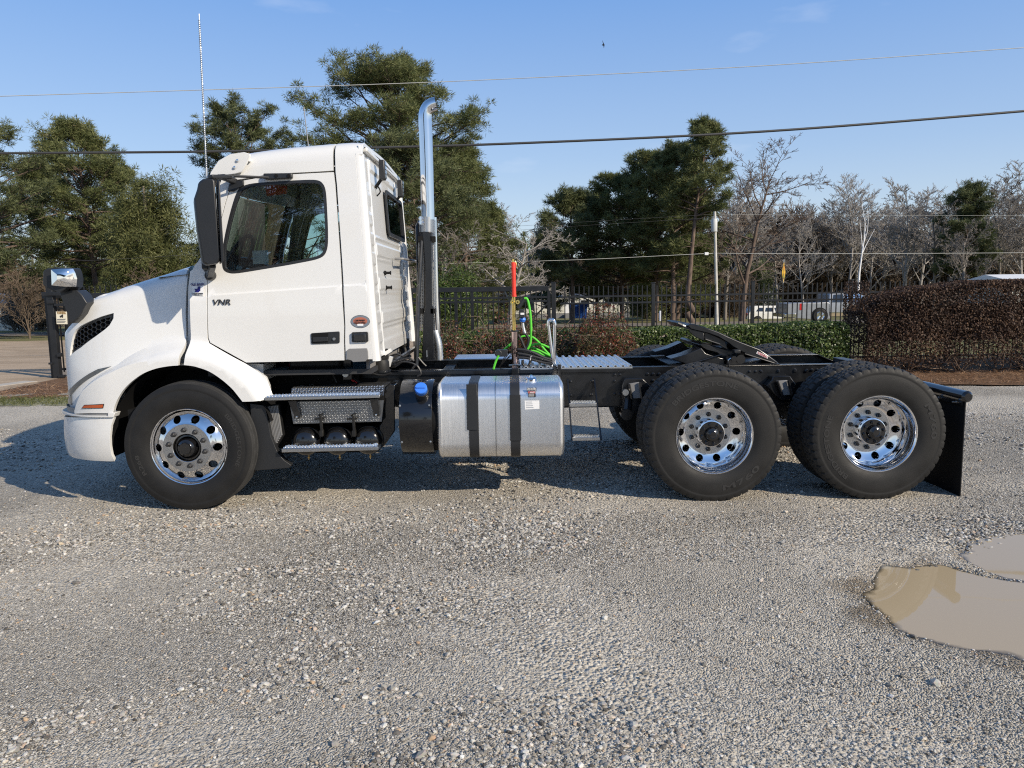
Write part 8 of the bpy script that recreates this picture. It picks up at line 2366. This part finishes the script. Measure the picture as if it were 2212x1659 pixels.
dm = empty('dumpster', ((a.x + b.x) / 2, YDp, zz0), 'blue metal dumpster in front of the cream trailer home', 'dumpster')
M['dblue'] = mat('blue_dumpster_paint', (.01, .07, .30), .5, var=.15)
mb = MB(); mb.prism([(a.x + .1, zz0 + .15), (b.x - .1, zz0 + .15), (b.x, b.z - .12), (a.x, b.z - .02)], YDp, YDp + 1.8); mb.build('bin_body', M['dblue'], dm, bevel=.02)
mb = MB(); mb.beam((a.x - .05, YDp - .03, b.z - .01), (b.x + .05, YDp - .03, b.z - .11), .08, .10); mb.build('bin_rim', M['dblue'], dm)
for k in range(3): mb = MB(); x = a.x + .45 + k * (b.x - a.x - .9) / 2; mb.box(x - .05, x + .05, YDp - .05, YDp, zz0 + .2, b.z - .2); mb.build('bin_rib', M['dblue'], dm)
for x in (a.x + .3, b.x - .3): mb = MB(); mb.lathe([(0, -.06), (.1, -.06), (.1, .0), (0, 0)], 'Y', 12, (x, YDp + .1, zz0 + .1)); mb.build('castor', M['rubber'], dm)
mb = MB(); p, q = S('10', 1283, 425, 0 + YDp - .06), None; c = S('9', 1295, 435, YDp - .06); mb.box(c.x - .12, c.x + .12, YDp - .056, YDp - .052, c.z - .14, c.z + .14); mb.build('bin_label', M['decal_white'], dm, smooth=False)
YS_ = 98; a, b = S('10', 903, 400, YS_), S('10', 1082, 310, YS_)
house('shed', ((a.x + b.x) / 2, YS_, land_z(YS_)), b.x - a.x, 4, b.z - land_z(YS_) - .3, .5, 'grey-white shed above the white car roof', mat('grey_siding', (.42, .43, .44), .7, var=.12, stretch=(1, 1, 6)), [(-.9, -.2, 1.2, 2.2), (1.0, 1.6, 1.2, 2.2)])
a, b = S('10', 1745, 330, 104), S('10', 2050, 300, 104)
house('white_building', ((a.x + b.x) / 2, 104, land_z(104)), b.x - a.x, 6, b.z - land_z(104) - .6, .8, 'low white-roofed building behind the silver pickup', M['siding'], [(-3, -2, 1, 2), (2, 3, 1, 2)], rm=M['decal_white'])
a, b = S('V', 2184, 606, 60), S('V', 2290, 593, 60)
house('barn', ((a.x + b.x) / 2, 60, land_z(60)), b.x - a.x, 6, a.z - land_z(60), b.z - a.z + .1, 'pale metal-roofed building peeping over the brown hedge at far right', M['siding'], [(-1, 0, 1, 2)], rm=M['decal_white'])
a, b = S('V', -60, 700, 70), S('V', 40, 655, 70)
house('white_house', ((a.x + b.x) / 2, 70, land_z(70)), b.x - a.x, 6, b.z - land_z(70), .9, 'white house hidden behind the leafless shrubs at far left', M['siding'], [(-1, 0, 1, 2), (1.4, 2.2, 1, 2)])

# ---- vehicles on the street
def car_wheel(parent, c, r, w, side=-1):
    wh = empty('wheel', c, parent=parent)
    mb = MB(); mb.lathe([(r * .62, -w / 2), (r * .9, -w / 2), (r, -w / 2 + .03), (r, w / 2 - .03), (r * .9, w / 2), (r * .62, w / 2)], 'Y', 24, c, cap=False); mb.build('tyre', M['rubber'], wh)
    mb = MB(); mb.lathe([(0, -w / 2 + .03), (.06, -w / 2 + .02), (.07, -w / 2 + .05), (r * .5, -w / 2 + .05), (r * .6, -w / 2 + .01), (r * .64, -w / 2)], 'Y', 24, c, cap=False)
    for k in range(5):
        a = 2 * math.pi * k / 5 + .3; mb.beam(Vector(c) + Vector((0, -w / 2 + .02, 0)), Vector(c) + Vector((r * .6 * math.cos(a), -w / 2 + .01, r * .6 * math.sin(a))), .05, .08, up=Vector((0, 1, 0)))
    mb.build('rim', M['chrome'], wh)
def body_prism(pts, y0, y1, inset_top, name, m, parent, z_belt, bevel=.05):
    """side outline extruded across, leaning in above the belt line"""
    mb = MB(); mb.prism(pts, y0, y1); yc = (y0 + y1) / 2
    mb.v = [(x, yc + (y - yc) * (1 - inset_top * max(0, z - z_belt)), z) for x, y, z in mb.v]
    return mb.build(name, m, parent, bevel=bevel, seg=3)
YU = 72
def U(pts, Y=YU): return xz('X', pts, Y)
zg_ = land_z(YU)
q0, q1 = S('X', 1255, 400, YU), S('X', 2400, 400, YU)
suv = empty('white_car', ((q0.x + q1.x) / 2, YU, zg_), 'white sport utility car parked beyond the hedge, left of the pickup', 'car')
ox = q0.x; zc_ = S('X', 1660, 400, YU).z; r_w = .36
zb_ = zc_ - r_w + .02
zr0 = S('X', 1700, 45, YU).z
body = [(ox, zb_ + .3), (ox - .02, zb_ + .75), (ox + .05, zb_ + 1.0), (ox + .18, zb_ + 1.1), (ox + .52, zr0 - .1), (ox + .75, zr0), (ox + 2.6, zr0 - .02), (ox + 3.1, zr0 - .12), (ox + 3.75, zb_ + 1.08), (ox + 4.5, zb_ + .95), (ox + 4.72, zb_ + .75), (ox + 4.75, zb_ + .3), (ox + 4.3, zb_ + .2), (ox + .4, zb_ + .2)]
body_prism(body, YU, YU + 1.85, .22, 'body', mat('white_car_paint', (.75, .74, .70), .3, coat=.6), suv, zb_ + 1.05)
def side_win(name, pts, parent, Y, zbelt, m=None, tilt=.2):
    mb = MB(); P_ = [(x, Y - .012 + max(0, z - zbelt) * tilt, z) for x, z in pts]; mb.add(P_, [tuple(range(len(P_)))]); mb.build(name, m or M['dark_lens'], parent, smooth=False)
for pts in ([(1465, 182), (1540, 92), (1652, 90), (1655, 182)], [(1685, 184), (1712, 90), (1882, 90), (1884, 186)], [(1945, 186), (1915, 92), (2040, 98), (2090, 140), (2095, 190)]): side_win('side_window', U(pts), suv, YU, zb_ + 1.05)
for x in (ox + .95, ox + 3.72):
    mb = MB(); mb.lathe([(.0, -.02), (r_w + .08, -.02), (r_w + .08, .2), (0, .2)], 'Y', 24, (x, YU + .01, zb_ + r_w - .02)); mb.build('wheel_arch', M['matte_black'], suv)
    car_wheel(suv, (x, YU + .05, zb_ + r_w - .02), r_w, .22)
mb = MB(); mb.box(ox - .03, ox + .02, YU + .1, YU + .35, zb_ + .75, zb_ + 1.05); mb.build('tail_lamp', M['decal_red'], suv, bevel=.01)
for a in (1.9, 2.95): mb = MB(); mb.box(ox + a, ox + a + .008, YU - .004, YU + .01, zb_ + .3, zb_ + 1.05); mb.build('door_gap', M['matte_black'], suv)
for a in (1.45, 2.55): mb = MB(); mb.box(ox + a, ox + a + .16, YU - .03, YU, zb_ + .93, zb_ + .96); mb.build('door_handle', M['decal_white'], suv)
suv.location.z = zg_ ; 
YKp = 44
def K_(pts, Y=YKp): return xz('10', pts, Y)
zk = S('10', 1540, 590, YKp).z; rk = .40; zb_ = zk - rk
pk_ = empty('pickup_truck', (S('10', 1600, 600, YKp).x, YKp, zb_), 'muddy silver pickup truck on the street behind the fence at right', 'pickup truck')
M['silver'] = mat('dusty_silver_paint', (.33, .34, .36), .35, metal=.5, coat=.4, var=.12)
bed = K_([(1228, 600), (1215, 570), (1222, 470), (1340, 462), (1375, 465), (1625, 458), (1640, 470), (1640, 620), (1600, 625), (1590, 560), (1560, 540), (1500, 542), (1470, 580), (1460, 625), (1300, 615)])
body_prism(bed, YKp, YKp + 1.95, 0, 'cargo_bed', M['silver'], pk_, 10, .03)
xc0 = S('10', 1625, 460, YKp).x; zr1 = S('10', 1800, 362, YKp).z; zbl = S('10', 1700, 462, YKp).z
cabp = [(xc0, zb_ + .35), (xc0, zbl), (xc0 - .05 + .12, zr1 - .06), (xc0 + .35, zr1), (xc0 + 1.9, zr1), (xc0 + 2.5, zbl + .02), (xc0 + 3.5, zbl - .08), (xc0 + 3.62, zb_ + .5), (xc0 + 3.5, zb_ + .35)]
body_prism(cabp, YKp, YKp + 1.95, .18, 'cab', M['silver'], pk_, zbl, .05)
side_win('side_window', [(xc0 + .22, zbl + .03), (xc0 + .3, zr1 - .1), (xc0 + .85, zr1 - .08), (xc0 + .85, zbl + .03)], pk_, YKp, zbl, tilt=.17)
side_win('side_window', [(xc0 + .95, zbl + .03), (xc0 + .95, zr1 - .08), (xc0 + 1.8, zr1 - .08), (xc0 + 2.3, zbl + .03)], pk_, YKp, zbl, M['mirror'], tilt=.17)
mb = MB(); p, q = S('10', 1340, 470, YKp - .01), S('10', 1368, 535, YKp - .01); mb.box(p.x, q.x, YKp - .012, YKp + .1, q.z, p.z); mb.build('tail_lamp', mat('red_lens', (.5, .02, .02), .2), pk_, bevel=.01)
mb = MB(); p, q = S('10', 1215, 570, YKp - .03), S('10', 1310, 605, YKp - .03); mb.box(p.x - .1, q.x, YKp - .03, YKp + 1.98, q.z, p.z); mb.build('rear_bumper', M['chrome'], pk_, bevel=.02)
mb = MB(); mb.box(xc0 + .1, xc0 + 2.2, YKp - .02, YKp, zb_ + .55, zb_ + .6); mb.build('side_moulding', M['chrome'], pk_)
mb = MB(); mb.box(xc0 + .1, xc0 + 2.3, YKp - .005, YKp + .01, zb_ + .36, zb_ + .55); mb.build('mud_splash', mat('dried_mud', (.3, .24, .15), .9), pk_)
for x in (S('10', 1537, 590, YKp).x, xc0 + 2.95):
    mb = MB(); mb.lathe([(.0, -.012), (rk + .07, -.012), (rk + .07, .2), (0, .2)], 'Y', 24, (x, YKp, zk)); mb.build('wheel_arch', M['matte_black'], pk_)
    car_wheel(pk_, (x, YKp + .06, zk), rk, .26)
for x in (xc0 + .9, xc0 + 1.95): mb = MB(); mb.box(x, x + .008, YKp - .003, YKp + .01, zb_ + .4, zbl); mb.build('door_gap', M['matte_black'], pk_)
# bird
c = S('V', 1303, 97, 38); mb = MB(); mb.sphere(c, .04, 8, sc=(1.6, .8, .8)); mb.add([c + Vector((0, 0, .02)), c + Vector((-.05, 0, .22)), c + Vector((.06, 0, .01))], [(0, 1, 2)]); mb.add([c + Vector((0, 0, .02)), c + Vector((.03, 0, -.16)), c + Vector((.07, 0, .01))], [(0, 1, 2)])
o = mb.build('bird', M['matte_black'], None); tag(o, 'tiny dark bird flying high in the empty blue sky', 'bird')

# ---- trees behind the photographer, which the door glass and the chrome reflect
def tree_behind(src, loc, label, rotz=0.0, sc=1.0):
    c = copy_tree(src, None, loc=loc, rot=(0, 0, rotz), scale=(sc, sc, sc), label=label, group='trees behind the photographer'); return c
tree_behind(big, (-10.3, -22, 0), 'spreading pine behind the photographer, reflected in the door window', 1.0, .78)
bt_ = [o for o in C.objects if o.name.startswith('bare_tree') and o.type == 'EMPTY'][3]
tree_behind(bt_, (-14.2, -24, 0), 'bare tree behind the photographer, left of the reflected pine', .4, .8)
for k, (x, y, s) in enumerate([(-34, -34, .6), (-40, -30, .7), (8, -55, .7), (22, -60, .8), (-48, -28, .7), (40, -50, .7)]):
    tree_behind([o for o in C.objects if o.name.startswith('pine_tree') and o.type == 'EMPTY' and o.parent is None][k % 4 + 1], (x, y, 0), ['pine at the near left of the yard behind the photographer', 'pine at the far left behind the photographer', 'pine straight behind the photographer', 'pine behind the photographer to the right', 'outermost left pine behind the photographer', 'outermost right pine behind the photographer'][k], k * 1.3, s)
